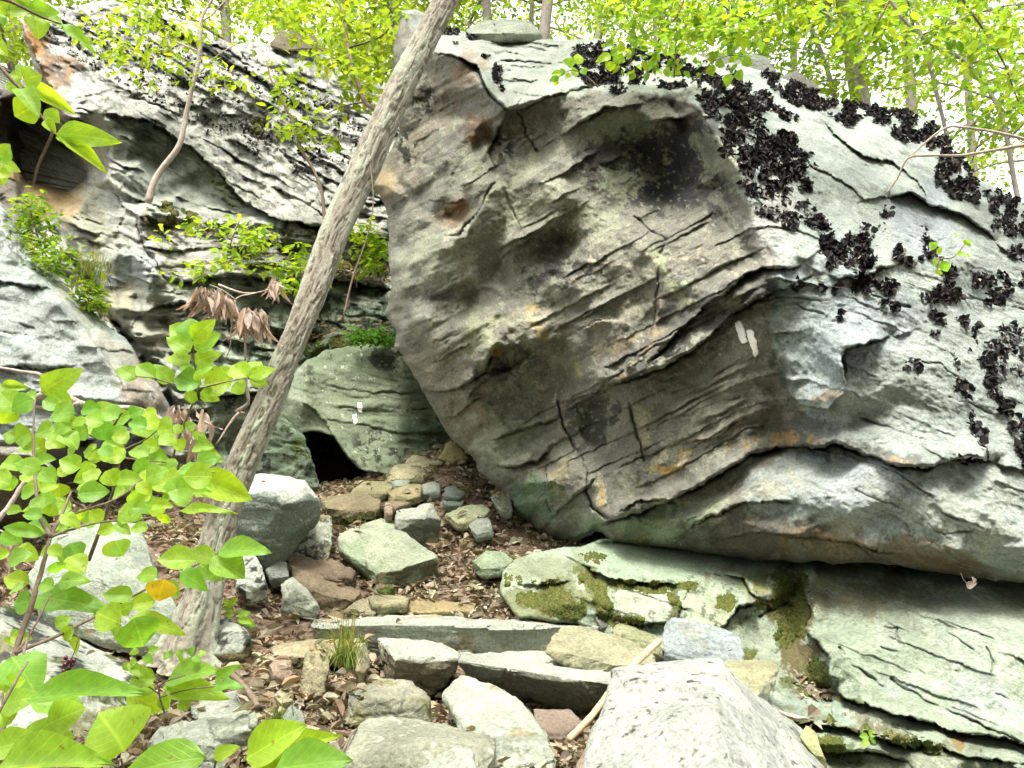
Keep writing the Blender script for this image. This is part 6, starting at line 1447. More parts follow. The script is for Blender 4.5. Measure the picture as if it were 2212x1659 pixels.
# --- tall sapling whose stem rises from the bottom left corner
sh = empty('leafy_sapling', W1(10, 1640, 2.1)); tag(sh, 'tall green sapling with broad leaves and a yellow leaf at the lower left', 'sapling')
tubes('stem', [(stem_uv(Z7([(-10, 1600), (30, 1300), (80, 1040), (170, 780), (235, 560), (275, 410), (330, 300), (385, 165)]), 2.1, 2.6), 0.011, 0.004),
    (stem_uv(Z7([(275, 410), (215, 300), (195, 150), (185, 0), (180, -180), (190, -330)]), 2.35, 2.6), 0.007, 0.003),
    (stem_uv(Z7([(80, 1040), (300, 950), (500, 850), (780, 700), (1050, 570), (1180, 505)]), 2.2, 2.7), 0.006, 0.0025),
    (stem_uv(Z7([(275, 410), (360, 380), (560, 330), (800, 310), (990, 270)]), 2.35, 2.7), 0.005, 0.002),
    (stem_uv(Z7([(385, 290), (620, 210), (740, 120), (810, 50)]), 2.5, 2.75), 0.004, 0.002),
    (stem_uv(Z7([(80, 1040), (150, 960), (220, 830), (275, 720)]), 2.2, 2.3), 0.004, 0.002), (stem_uv(Z7([(0, 1440), (60, 1300), (110, 1100), (150, 960)]), 2.0, 2.2), 0.006, 0.004)], M_TWIG, sh)
big7 = [(1060, 100, 1365, 200, 130), (985, 110, 805, 130, 120), (870, 210, 1110, 140, 90), (860, 260, 690, 200, 80), (970, 270, 1200, 230, 45), (770, 110, 580, 90, 72), (540, 60, 390, 110, 75), (950, 60, 1140, 20, 60), (420, 180, 590, 160, 90), (360, 230, 110, 240, 70),
    (230, 300, 120, 290, 60), (260, 300, 290, 240, 60), (240, 400, 0, 350, 60), (370, 370, 270, 360, 50), (330, 470, 370, 560, 60), (290, 480, 210, 510, 50), (160, 660, 10, 630, 80), (170, 760, 50, 770, 100), (190, 740, 540, 750, 120), (720, 730, 550, 720, 70),
    (520, 820, 655, 880, 130), (850, 620, 715, 610, 70), (840, 760, 690, 780, 80), (700, 850, 990, 895, 85), (720, 850, 790, 1030, 165), (650, 880, 590, 960, 100), (1060, 540, 850, 530, 110), (1150, 520, 1320, 625, 130), (1180, 490, 1440, 470, 100), (1160, 540, 1010, 480, 90),
    (970, 600, 1140, 690, 80), (430, 960, 390, 1065, 90), (640, 820, 720, 770, 60), (450, 350, 540, 300, 60), (620, 340, 700, 390, 55), (560, 320, 480, 270, 60), (700, 310, 760, 250, 60), (900, 290, 860, 350, 60), (230, 250, 150, 190, 60), (215, 150, 310, 130, 70), (190, 100, 90, 60, 60), (185, 20, 280, -20, 70),
    (430, 130, 520, 190, 60), (480, 260, 430, 330, 60), (680, 160, 600, 200, 70), (740, 120, 820, 180, 60), (330, 290, 420, 340, 60), (300, 900, 380, 840, 60), (400, 900, 330, 980, 60), (1080, 560, 1180, 640, 70), (900, 650, 960, 740, 60), (560, 830, 480, 880, 60)]
for (a, b, c, e, w) in big7:
    (a, b), (c, e) = Z7([(a, b), (c, e)]); leaf_uv(sh, a, b, c, e, w * .4, random.uniform(2.3, 2.75))
(a, b), (c, e) = Z7([(885, 640), (850, 765)]); leaf_uv(sh, a, b, c, e, 46, 2.45, LEAFY, roll=.1)
up4 = [(220, 790, 390, 690, 110), (310, 780, 390, 870, 50), (0, 760, 150, 765, 50), (100, 900, -10, 780, 100), (410, 900, 215, 900, 90), (380, 960, 230, 950, 80), (190, 830, 110, 800, 60), (640, 930, 550, 890, 90), (560, 960, 450, 920, 80), (700, 920, 770, 880, 70), (620, 980, 480, 1010, 90), (720, 980, 830, 1025, 80),
    (850, 1000, 930, 990, 80), (760, 940, 870, 960, 80), (860, 1030, 945, 1050, 70), (700, 1040, 600, 1020, 70), (260, 1080, 150, 1090, 100), (420, 1080, 350, 1100, 80), (320, 1040, 260, 1010, 60), (500, 1120, 440, 1110, 50), (680, 1140, 520, 1120, 80), (600, 1100, 680, 1110, 60), (900, 1160, 790, 1130, 80), (830, 1180, 950, 1190, 70),
    (300, 990, 180, 1010, 80), (330, 940, 420, 990, 70), (480, 960, 560, 1010, 70), (760, 1080, 860, 1090, 70), (560, 1060, 640, 1080, 60), (60, 1000, 160, 1040, 80), (100, 1040, 20, 1010, 70)]
s2 = empty('leafy_sapling', W1(210, 1250, 3.0)); tag(s2, 'bushy green sapling in front of the grey fallen branch at left', 'sapling')
tubes('stem', [(stem_uv(Z4([(480, 1700), (640, 1220), (560, 1050), (620, 960), (660, 900)]), 3.1, 2.9), 0.008, 0.003), (stem_uv(Z4([(600, 1130), (760, 1060), (850, 1000)]), 3.0, 2.9), 0.004, 0.002), (stem_uv(Z4([(560, 1050), (420, 1000), (330, 960), (250, 900)]), 3.0, 2.9), 0.004, 0.002), (stem_uv(Z4([(600, 1130), (760, 1160), (900, 1170)]), 3.0, 2.9), 0.004, 0.002)], M_TWIG, s2)
for (a, b, c, e, w) in up4:
    (a, b), (c, e) = Z4([(a, b), (c, e)]); leaf_uv(s2, a, b, c, e, w * .4, random.uniform(2.75, 3.05))
def fill(parent, n, poly, lo, hi, d0, d1):
    xs = [q[0] for q in poly]; ys = [q[1] for q in poly]; k = 0
    while k < n:
        u, v = random.uniform(min(xs), max(xs)), random.uniform(min(ys), max(ys))
        if not in_poly(poly, np.array([u]), np.array([v]))[0]: continue
        l = random.uniform(lo, hi); a = random.uniform(-.9, 3.9); k += 1
        leaf_uv(parent, u, v, u + l * math.cos(a), v + .6 * l * math.sin(a), l * random.uniform(.5, .7), random.uniform(d0, d1))
fill(s2, 52, [(-10, 860), (90, 830), (200, 890), (350, 890), (430, 960), (440, 1060), (330, 1110), (120, 1100), (-10, 1080)], 34, 62, 2.7, 3.1)
fill(sh, 42, [(-10, 1000), (120, 990), (330, 1010), (480, 1030), (420, 1110), (300, 1160), (160, 1260), (60, 1420), (-10, 1500)], 34, 66, 2.2, 2.7)
# --- upright sprig in the middle, with its two side shoots
s3 = empty('leafy_sapling', W1(370, 1040, 3.3)); tag(s3, 'upright sprig of paired bright green leaves in front of the trunk', 'sapling')
tubes('stem', [(stem_uv(Z4([(920, 1180), (980, 1000), (1050, 830), (1075, 740), (1050, 640), (1040, 500)]), 3.35, 3.2), 0.006, 0.002), (stem_uv(Z4([(1080, 770), (1200, 740), (1330, 715)]), 3.2, 3.15), 0.004, 0.002), (stem_uv(Z4([(1060, 770), (930, 745), (830, 715), (730, 705)]), 3.2, 3.15), 0.004, 0.002)], M_TWIG, s3)
for (a, b, c, e, w) in [(1035, 510, 1020, 385, 110), (1035, 510, 905, 420, 85), (1040, 510, 1142, 405, 85), (1030, 570, 895, 480, 85), (1050, 560, 1178, 470, 88), (1025, 635, 878, 570, 75), (1050, 630, 1184, 570, 74), (1050, 680, 950, 642, 45), (1060, 680, 1150, 640, 50), (1090, 750, 935, 710, 105), (1100, 750, 1255, 725, 130), (1190, 700, 1260, 660, 60), (1100, 720, 1080, 660, 80),
    (1330, 710, 1250, 640, 92), (1335, 710, 1402, 612, 85), (1340, 710, 1482, 650, 60), (1350, 720, 1445, 745, 62), (1260, 740, 1325, 785, 80), (930, 740, 840, 645, 70), (840, 715, 732, 640, 72), (740, 715, 620, 645, 72), (1000, 800, 1065, 830, 50), (1080, 790, 1190, 830, 60), (1060, 790, 980, 850, 60), (1060, 1050, 1105, 1005, 70), (1050, 1080, 1140, 1080, 70), (1100, 1130, 1200, 1155, 60), (1000, 1090, 930, 1060, 60), (980, 1010, 930, 960, 50), (1000, 990, 1060, 960, 50)]:
    (a, b), (c, e) = Z4([(a, b), (c, e)]); leaf_uv(s3, a, b, c, e, w * .4, random.uniform(3.12, 3.28), dz=random.uniform(-.05, .04), up=.25, roll=.25)
# --- low leaves close to the lens along the bottom edge
s4 = empty('leafy_sapling', W1(260, 1780, 1.5)); tag(s4, 'large soft green leaves rising from the bottom edge at left', 'sapling')
tubes('stem', [(stem_uv([(120, 1960), (200, 1800), (268, 1700), (262, 1640)], 1.5, 1.35), 0.004, 0.002), (stem_uv([(120, 1960), (40, 1750), (-20, 1600), (30, 1480), (60, 1430)], 1.5, 1.7), 0.006, 0.002), (stem_uv([(120, 1960), (300, 1820), (440, 1700), (470, 1630)], 1.5, 1.4), 0.004, 0.002)], M_TWIG, s4)
for (a, b, c, e, w, d) in [(670, 1570, 600, 1385, 330, 1.35), (1110, 1600, 600, 1650, 170, 1.3), (-20, 1660, 570, 1600, 150, 1.3), (1150, 1600, 1255, 1550, 60, 1.4), (60, 1060, 215, 1230, 190, 1.8), (150, 1290, 745, 1195, 125, 1.6), (160, 1300, 450, 1310, 130, 1.65), (250, 1430, 445, 1330, 150, 1.6), (100, 1500, 395, 1480, 135, 1.6), (-40, 1560, 190, 1490, 120, 1.5),
    (100, 1200, -20, 1080, 150, 1.8), (0, 1330, 150, 1260, 110, 1.7), (60, 1420, -30, 1330, 110, 1.7), (300, 1640, 100, 1560, 110, 1.4), (430, 1640, 480, 1540, 70, 1.4), (20, 1250, 130, 1180, 100, 1.75)]:
    (a, b), (c, e) = Z7([(a, b), (c, e)]); leaf_uv(s4, a, b, c, e, w * .4, d, roll=.35)
s5 = empty('leafy_sapling', W1(560, 1800, 1.5)); tag(s5, 'group of large leaves at the bottom edge left of the olive-grey stone', 'sapling')
tubes('stem', [(stem_uv([(540, 1900), (545, 1720), (560, 1650)], 1.45, 1.4), 0.004, 0.002)], M_TWIG, s5)
for (a, b, c, e, w, d) in [(1330, 1610, 1620, 1420, 165, 1.4), (1350, 1620, 1785, 1460, 120, 1.45), (1480, 1670, 1875, 1590, 170, 1.35), (1400, 1660, 1620, 1560, 120, 1.4)]:
    (a, b), (c, e) = Z7([(a, b), (c, e)]); leaf_uv(s5, a, b, c, e, w * .4, d, roll=.2)
# --- seedlings round the foot of the trunk
s6 = empty('seedling', W1(370, 1480, 2.9)); tag(s6, 'low seedling with rounded leaves just below the foot of the trunk', 'seedling')
tubes('stem', [(stem_uv(Z7([(900, 1400), (860, 1260), (880, 1200), (1000, 1160)]), 2.9, 2.85), 0.004, 0.002), (stem_uv(Z7([(860, 1260), (760, 1190), (700, 1130)]), 2.9, 2.85), 0.003, 0.002), (stem_uv(Z7([(860, 1280), (1000, 1240), (1160, 1220)]), 2.9, 2.85), 0.003, 0.002)], M_TWIG, s6)
for (a, b, c, e, w) in [(900, 1190, 1150, 1110, 115), (880, 1220, 1190, 1225, 105), (840, 1180, 690, 1180, 80), (680, 1260, 895, 1330, 110), (1160, 1190, 1260, 1110, 55), (1150, 1220, 1300, 1195, 60), (780, 1160, 680, 1090, 45), (860, 1270, 930, 1340, 60), (980, 1290, 1010, 1350, 55), (760, 1230, 840, 1240, 55),
    (740, 1080, 690, 1110, 40), (770, 1060, 830, 1090, 40), (730, 1050, 720, 1010, 40), (800, 1030, 860, 1010, 36), (700, 1100, 660, 1130, 36), (790, 1110, 760, 1150, 40), (880, 1060, 930, 1040, 34), (930, 1060, 900, 1030, 34), (980, 1050, 960, 1020, 34), (1020, 1050, 1040, 1010, 36), (1070, 1050, 1110, 1030, 36), (1040, 1060, 1080, 1080, 34), (990, 1060, 960, 1080, 30)]:
    (a, b), (c, e) = Z7([(a, b), (c, e)]); leaf_uv(s6, a, b, c, e, w * .4, random.uniform(2.8, 2.95), roll=.4)
s7 = empty('seedling', W1(520, 1350, 4.1)); tag(s7, 'small seedling in the leaf litter right of the trunk', 'seedling')
tubes('stem', [(stem_uv([(515, 1370), (512, 1340), (500, 1310)], 4.2, 4.2), 0.003, 0.0015)], M_TWIG, s7)
for (a, b, c, e, w) in [(500, 1312, 482, 1294, 12), (502, 1310, 512, 1290, 13), (506, 1325, 488, 1328, 11), (512, 1330, 540, 1322, 13), (515, 1338, 545, 1345, 13), (515, 1340, 555, 1352, 14), (505, 1318, 478, 1310, 10)]: leaf_uv(s7, a, b, c, e, w, 4.2)
# berries
bs = empty('berry_cluster', W1(150, 1415, 2.2)); tag(bs, 'small cluster of dark red berries hanging among the shrub leaves', 'berries')
tubes('stalk', [(stem_uv([(172, 1370), (160, 1410), (140, 1455)], 2.2, 2.2), 0.0015, 0.001)], M_TWIG, bs)
me = bpy.data.meshes.new('berry'); bm = bmesh.new(); bmesh.ops.create_icosphere(bm, subdivisions=2, radius=1); bm.to_mesh(me); bm.free(); me.materials.append(M_BERRY)
me.polygons.foreach_set('use_smooth', np.ones(len(me.polygons), bool))
for (a, b) in ((142, 1421), (150, 1428), (141, 1436), (156, 1436), (149, 1444), (138, 1450), (146, 1454), (135, 1458), (160, 1427)):
    o = bpy.data.objects.new('berry', me); COL.objects.link(o); o.parent = bs; o.location = W1(a, b, 2.2 + random.uniform(-.01, .01)) - bs.location; r = random.uniform(.006, .0085); o.scale = (r, r, r * 1.1)

# --- branch hanging in from the upper left
s8 = empty('hanging_branch', W1(0, 130, 2.1)); tag(s8, 'bright green broad-leaved branch hanging into the upper left corner', 'branch')
tubes('stem', [(stem_uv(Z1([(-60, 300), (0, 360), (60, 430), (110, 480), (180, 570), (240, 650), (285, 715)]), 2.1, 2.1), 0.006, 0.003), (stem_uv(Z1([(285, 715), (250, 800), (205, 900), (178, 1000)]), 2.1, 2.15), 0.004, 0.003), (stem_uv(Z1([(-60, -20), (60, 10), (180, 70), (260, 105), (330, 130)]), 2.0, 2.1), 0.005, 0.002)], M_TWIG, s8)
for (a, b, c, e, w) in [(160, 60, 25, 50, 80), (150, 50, 312, 60, 75), (190, 88, 218, 190, 90), (250, 100, 340, 130, 55), (330, 130, 515, 250, 52), (60, 20, 170, 20, 70), (40, 10, -40, 60, 70), (120, 425, 18, 378, 50), (125, 430, 224, 400, 85), (135, 425, 128, 335, 70), (120, 465, 25, 460, 80), (130, 455, 402, 600, 70), (185, 575, 78, 625, 115), (110, 480, 205, 600, 85), (245, 590, 320, 662, 60), (240, 650, 300, 715, 45),
    (300, 720, 582, 732, 105), (300, 740, 512, 820, 40), (320, 740, 580, 925, 60), (0, 80, 20, 130, 40), (-20, 240, 30, 290, 60), (-10, 860, 60, 800, 60), (-10, 880, 100, 905, 60), (-10, 900, 20, 980, 60), (0, 830, 40, 780, 50), (-20, 930, 60, 950, 50)]:
    (a, b), (c, e) = Z1([(a, b), (c, e)]); leaf_uv(s8, a, b, c, e, w * .4, random.uniform(2.05, 2.15), roll=.35, up=.3)

# --- broken branch with withered leaves
s9 = empty('withered_branch', W1(530, 890, 4.25)); tag(s9, 'broken branch with drooping clumps of withered brown leaves left of the trunk', 'branch')
tubes('stem', [(stem_uv(Z4([(1320, 910), (1280, 895), (1340, 850), (1330, 760), (1325, 600), (1325, 500)]), 4.35, 4.2), 0.014, 0.006), (stem_uv(Z4([(1290, 900), (1240, 960), (1170, 1070)]), 4.3, 4.2), 0.008, 0.004), (stem_uv(Z4([(1180, 210), (1290, 250), (1380, 255), (1450, 235)]), 4.3, 4.3), 0.007, 0.004), (stem_uv(Z4([(1325, 520), (1300, 400), (1270, 290), (1380, 255)]), 4.2, 4.3), 0.006, 0.004), (stem_uv(Z4([(1270, 290), (1200, 240), (1130, 210)]), 4.25, 4.2), 0.005, 0.003), (stem_uv(Z4([(1325, 520), (1260, 400), (1240, 560), (1210, 620)]), 4.2, 4.25), 0.004, 0.002)], M_GREYTWIG, s9)
def droopers(parent, cx, cy, rx, ry, n, ln, d):
    for _ in range(int(n * 2)):
        u = cx + random.uniform(-rx, rx); v = cy + random.uniform(-ry, ry) * .6
        leaf_uv(parent, u, v, u + random.uniform(-18, 18), v + ln * random.uniform(.6, 1.15), ln * random.uniform(.14, .26), d + random.uniform(-.07, .07), random.choice(DRY), dz=random.uniform(-.03, .03), up=0, roll=1.2)
droopers(s9, 448, 628, 26, 18, 17, 52, 4.2); droopers(s9, 482, 645, 20, 16, 12, 50, 4.25); droopers(s9, 548, 672, 28, 16, 18, 58, 4.25); droopers(s9, 594, 606, 12, 14, 7, 40, 4.35); droopers(s9, 410, 890, 40, 30, 10, 60, 4.15); droopers(s9, 440, 960, 24, 30, 9, 60, 4.2); droopers(s9, 430, 1050, 40, 20, 8, 50, 4.1)
s10 = empty('withered_clump', W1(20, 1200, 3.4)); tag(s10, 'clump of withered brown leaves at the left edge above the speckled boulder', 'dead leaves')
droopers(s10, 14, 1170, 34, 20, 12, 70, 3.4); tubes('stem', [(stem_uv([(-40, 1130), (10, 1150), (50, 1160)], 3.4, 3.4), 0.006, 0.003)], M_GREYTWIG, s10)
# --- grey fallen branch and sticks
def stick(name, label, pts, d0, d1, r0, r1, mat):
    p = stem_uv(pts, d0, d1); o = tubes(name, [(p, r0, r1)], mat, None, seg=9, sub=6); tag(o, label, 'stick'); return o
e = empty('fallen_branch', W1(120, 850, 4.2)); tag(e, 'crooked grey fallen branch lying in front of the smooth slab', 'branch')
tubes('limb', [(stem_uv(Z4([(150, 840), (300, 790), (430, 850), (560, 872), (730, 880), (850, 930), (990, 1000)]), 4.2, 4.4), 0.022, 0.012), (stem_uv(Z4([(0, 660), (120, 680), (220, 700), (290, 790)]), 4.1, 4.2), 0.008, 0.014), (stem_uv(Z4([(0, 880), (180, 870), (300, 880), (430, 850)]), 4.2, 4.25), 0.008, 0.012)], M_GREYTWIG, e)
stick('stick', 'long bare stick leaning up across the undercut slab to the right', [(1228, 1598), (1280, 1545), (1328, 1482), (1365, 1440), (1424, 1384)], 2.72, 3.30, 0.013, 0.016, M_STICK)
stick('stick', 'pale dead stick at the left edge pointing up from the withered leaves', [(-10, 1130), (25, 1085), (62, 1025)], 3.3, 3.4, 0.013, 0.01, M_GREYTWIG)
stick('stick', 'short brown stick in the litter beside the flat grey stone', [(490, 1452), (515, 1470), (545, 1505), (556, 1528)], 3.2, 2.95, 0.012, 0.012, M_TWIG)
stick('stick', 'thin twig lying against the left side of the olive-grey stone', [(740, 1626), (757, 1590), (771, 1574)], 2.62, 2.8, 0.005, 0.004, M_TWIG)
o = stick('hanging_twig', 'small twig with a curled tan leaf dangling from the lip of the boulder', [(2075, 1238), (2083, 1254), (2094, 1262)], 3.72, 3.7, 0.002, 0.0015, M_TWIG)
dl = empty('curled_leaf', W1(2100, 1262, 3.68)); tag(dl, 'curled tan leaf dangling below the lip of the boulder at right', 'leaf')
put_leaf(dl, W1(2088, 1268, 3.7), W1(2113, 1258, 3.66) - W1(2088, 1268, 3.7), .035, (0, -1, .4), DRY[1]); put_leaf(dl, W1(2102, 1262, 3.69), W1(2116, 1256, 3.64) - W1(2102, 1262, 3.69), .03, (.3, -1, .1), DRY[2])

# ================================================================ GRASS AND SMALL PLANTS
def grass(name, label, cu, cv, d, n, ln, spread, lean=(0, 0), cols=((0.16, 0.26, 0.05), (0.10, 0.20, 0.03), (0.30, 0.28, 0.10))):
    VV, FF, CC = [], [], []
    for i in range(n):
        b = W1(cu + random.gauss(0, spread), cv + random.gauss(0, spread * .5), d + random.uniform(-.04, .06))
        a = random.uniform(0, 6.28); l = ln * random.uniform(.5, 1.2); bend = random.uniform(.4, 1.5)
        dirh = Vector((math.cos(a) + lean[0], math.sin(a) * .6 - .3 + lean[1], 0))
        w = random.uniform(.0016, .0032); sd = Vector((-dirh.y, dirh.x, 0)).normalized() * w
        c = random.choice(cols); k0 = len(VV)
        for j in range(6):
            t = j / 5
            p = b + dirh * (l * .55 * t * bend * .7) + Vector((0, 0, l * (t - bend * .75 * t * t)))
            ww = sd * (1 - t * .9); VV += [p - ww, p + ww]; CC += [c, c]
        FF += [(k0 + 2 * j, k0 + 2 * j + 1, k0 + 2 * j + 3, k0 + 2 * j + 2) for j in range(5)]
    o = mesh_np(name, np.array([list(v) for v in VV]), np.array(FF), M_GRASS, None, np.array(CC))
    tag(o, label, 'grass', kind='stuff'); return o
grass('grass_tuft', 'tuft of long grass drooping over the brown step at lower left', 748, 1432, 3.34, 220, .36, 12, (-.4, -.5))
grass('grass_tuft', 'grass clump growing beside the smooth slab at upper left', 200, 590, 7.0, 160, .42, 18)
grass('grass_tuft', 'few green blades at the foot of the flat grey stone', 600, 1560, 2.85, 26, .12, 22)
grass('grass_tuft', 'thin grass under the ferny shrub beside the slab', 170, 640, 6.9, 90, .3, 26, cols=((0.32, 0.30, 0.12), (0.20, 0.28, 0.06)))
grass('grass_tuft', 'short grass and moss under the brown ledge stones', 770, 1135, 5.85, 90, .1, 34)
def plant(name, label, blobs, size, palette, cat='plant', stems=None, sm=M_TWIG, per=None, flat=.25):
    e = empty(name, W1(*blobs[0][:3])); tag(e, label, cat)
    cen = []; rad = []
    for (u, v, d, ru, rv, dr, n) in blobs:
        for _ in range(n):
            a = random.uniform(0, 6.28); r = math.sqrt(random.random())
            cen.append(np.array(W1(u + ru * r * math.cos(a), v + rv * r * math.sin(a), d + random.uniform(-dr, dr)))); rad.append(random.uniform(.5, 1.0))
    rs = (per or 0.2)
    o = leaf_cloud('foliage', *sprays(cen, [rs * r for r in rad], 12, size, palette, flat), M_CROWN, e); o['kind'] = 'stuff'
    if stems: tubes('stem', stems, sm, e)
    return e
plant('fern_bush', 'ferny green bush in the gap between the slab and the cliff', [(70, 480, 7.3, 50, 60, .3, 40), (120, 560, 7.1, 50, 50, .3, 30), (190, 640, 6.95, 26, 40, .2, 22)], .075, GREENS, stems=[(stem_uv([(110, 640), (90, 540), (60, 440)], 7.3, 7.3), .01, .004), (stem_uv([(200, 700), (190, 650), (180, 600)], 7.0, 7.0), .008, .003)], per=.13)
plant('fern_clump', 'dense low green clump on the ledge left of the boulder edge', [(800, 724, 7.9, 46, 10, .15, 26)], .07, np.array([(0.05, 0.16, 0.015), (0.08, 0.20, 0.02)]), per=.10, stems=[(stem_uv([(770, 740), (800, 725)], 7.9, 7.9), .006, .003)])
plant('ledge_sapling', 'yellow-green sapling spreading over the bright ledge of the cliff', [(480, 495, 9.0, 140, 24, .25, 13), (560, 555, 8.8, 120, 32, .3, 15), (420, 585, 8.8, 60, 22, .2, 6), (640, 580, 8.6, 50, 36, .2, 9)], .115, YGREEN * 1.3, cat='sapling', stems=[(stem_uv([(490, 640), (488, 570), (500, 520), (520, 470)], 8.9, 8.9), .014, .005), (stem_uv([(490, 560), (560, 545), (640, 560)], 8.8, 8.7), .008, .004)], per=.17)
plant('ledge_sapling', 'yellow-green leaves between the trunk and the boulder edge', [(795, 540, 8.8, 44, 36, .2, 16), (780, 500, 8.9, 40, 16, .2, 6)], .12, YGREEN * 1.3, cat='sapling', stems=[(stem_uv([(770, 620), (775, 560), (790, 510)], 8.9, 8.8), .01, .004)], per=.17)
st = stem_uv(Z1([(800, 1095), (830, 990), (870, 920), (960, 800), (990, 700), (1005, 620), (1050, 420), (1080, 280), (1085, 120), (1120, 40), (1200, -80)]), 9.6, 10.0)
plant('slender_tree', 'slender crooked young tree growing from the cliff ledge', [(330, 110, 10.2, 150, 60, .5, 15), (420, 60, 10.4, 120, 40, .5, 8), (230, 60, 10.6, 90, 46, .4, 8), (470, 150, 10.0, 90, 34, .4, 5), (380, 20, 10.4, 100, 40, .5, 8)], .12, YGREEN, cat='tree',
    stems=[(st, .045, .016), ([st[7], W1(380, 90, 10.0), W1(300, 60, 10.1)], .014, .006), ([st[6], W1(470, 120, 9.9), W1(520, 90, 9.9)], .012, .005), ([st[8], W1(470, 20, 10.1), W1(520, -40, 10.1)], .014, .006)], sm=M_GREYTWIG, per=.26)
st = stem_uv(Z1([(1755, 1230), (1740, 1050), (1700, 930), (1620, 790), (1570, 640), (1500, 500), (1460, 420), (1440, 330)]), 7.9, 8.8)
plant('slender_tree', 'thin dark sapling arching up behind the leaning trunk', [(620, 230, 8.4, 50, 40, .3, 4), (640, 270, 8.3, 40, 22, .3, 5), (590, 150, 8.7, 60, 40, .3, 4), (700, 300, 8.2, 40, 20, .2, 3)], .11, YGREEN, cat='tree', stems=[(st, .02, .008), ([st[4], W1(660, 290, 8.3), W1(700, 310, 8.3)], .007, .003)], per=.18)
st = stem_uv(Z1([(2100, 700), (2060, 610), (1970, 550), (1920, 400), (1880, 260), (1860, 100), (1800, -60)]), 7.4, 8.4)
plant('slender_tree', 'leafy understorey tree with layered green sprays left of the trunk top', [(760, 110, 8.2, 110, 70, .5, 20), (700, 50, 8.6, 130, 50, .5, 18), (790, 190, 7.9, 60, 50, .4, 8), (640, 20, 8.8, 110, 40, .4, 14), (840, 50, 8.2, 50, 60, .4, 10), (730, 220, 7.9, 60, 40, .3, 3)], .115, YGREEN, cat='tree', stems=[(st, .03, .012), ([st[3], W1(700, 110, 8.0), W1(640, 80, 8.2)], .012, .005), ([st[4], W1(820, 80, 8.0), W1(860, 40, 8.0)], .012, .005), ([st[2], W1(740, 230, 7.8), W1(700, 250, 7.8)], .009, .004)], per=.24)
# sprigs over the boulder top
def sprig(label, stempts, d, leaves, name='sapling'):
    e = empty(name, W1(*stempts[0], d)); tag(e, label, 'sapling')
    tubes('stem', [(stem_uv(stempts, d, d), .006, .002)], M_TWIG, e)
    for (a, b, c, f, w) in leaves: leaf_uv(e, a, b, c, f, w, d + random.uniform(-.06, .06), up=.3, roll=.35)
def Z2(a): return [(752 + x * .4, y * .4) for x, y in a]
def Z3(a): return [(1327 + x * .4, y * .4) for x, y in a]
def lz(fn, L): return [(*fn([(a, b)])[0], *fn([(c, e)])[0], w * .4) for a, b, c, e, w in L]
sprig('little sprig with bright leaves at the left of the black lichen', Z2([(1350, 470), (1270, 400), (1200, 380), (1130, 420)]), 5.7, lz(Z2, [(1240, 350, 1245, 285, 45), (1220, 350, 1165, 320, 40), (1240, 380, 1205, 400, 40), (1260, 370, 1285, 400, 36), (1150, 400, 1095, 395, 30), (1160, 410, 1150, 365, 30), (1140, 420, 1080, 430, 30), (1130, 430, 1110, 460, 28), (1170, 410, 1205, 410, 26)]))
sprig('sprig with paired leaves in the middle of the black lichen', Z2([(1760, 420), (1770, 250), (1775, 120), (1790, 0)]), 5.6, lz(Z2, [(1420, 300, 1340, 320, 40), (1430, 300, 1490, 330, 40), (1410, 330, 1420, 385, 44), (1640, 350, 1600, 380, 36), (1640, 350, 1680, 375, 36), (1640, 350, 1630, 325, 34), (1750, 380, 1800, 390, 36), (1740, 390, 1700, 385, 34), (1660, 300, 1680, 330, 34), (1460, 270, 1420, 300, 30)]))
sprig('leafy branchlet reaching out over the top right of the boulder', Z2([(1850, 450), (1920, 390), (1960, 340), (2060, 300), (2160, 310)]), 5.5, lz(Z2, [(1950, 350, 1970, 410, 40), (2020, 310, 2000, 270, 44), (2070, 300, 2095, 330, 46), (2130, 320, 2180, 345, 44), (2060, 400, 2040, 460, 44), (2090, 390, 2135, 430, 44), (2100, 310, 2140, 300, 36), (1990, 340, 2040, 350, 36), (2060, 420, 2030, 440, 40), (2000, 300, 1960, 290, 36)]))
sprig('small green sprig growing from the crack on the right face', Z3([(1740, 1470), (1760, 1400), (1830, 1390), (1900, 1310)]), 4.35, lz(Z3, [(1740, 1340, 1700, 1310, 34), (1740, 1350, 1770, 1360, 34), (1750, 1400, 1730, 1430, 34), (1770, 1410, 1800, 1470, 40), (1760, 1460, 1740, 1480, 34), (1850, 1380, 1900, 1360, 30), (1880, 1300, 1930, 1330, 26), (1840, 1270, 1860, 1260, 26), (1900, 1380, 1930, 1375, 22)]))
sprig('tiny seedling in the moss at the bottom right', [(1868, 1610), (1876, 1596), (1880, 1588)], 2.75, [(1876, 1592, 1858, 1590, 12), (1878, 1590, 1890, 1580, 12), (1876, 1600, 1862, 1608, 12), (1880, 1598, 1896, 1600, 11)], 'seedling')
# bare dead branch over the right face
e = empty('dead_branch', W1(2212, 305, 4.6)); tag(e, 'thin bare branch crossing the upper right face of the boulder', 'branch')
tubes('limb', [(stem_uv(Z3([(2300, 770), (2200, 785), (2000, 820), (1860, 840), (1700, 840), (1585, 855), (1530, 960), (1465, 1050)]), 4.5, 4.7), .011, .005), (stem_uv(Z3([(2300, 780), (2170, 740), (2040, 710), (1900, 690), (1790, 690), (1680, 770), (1585, 855)]), 4.6, 4.65), .010, .006)], M_GREYTWIG, e)

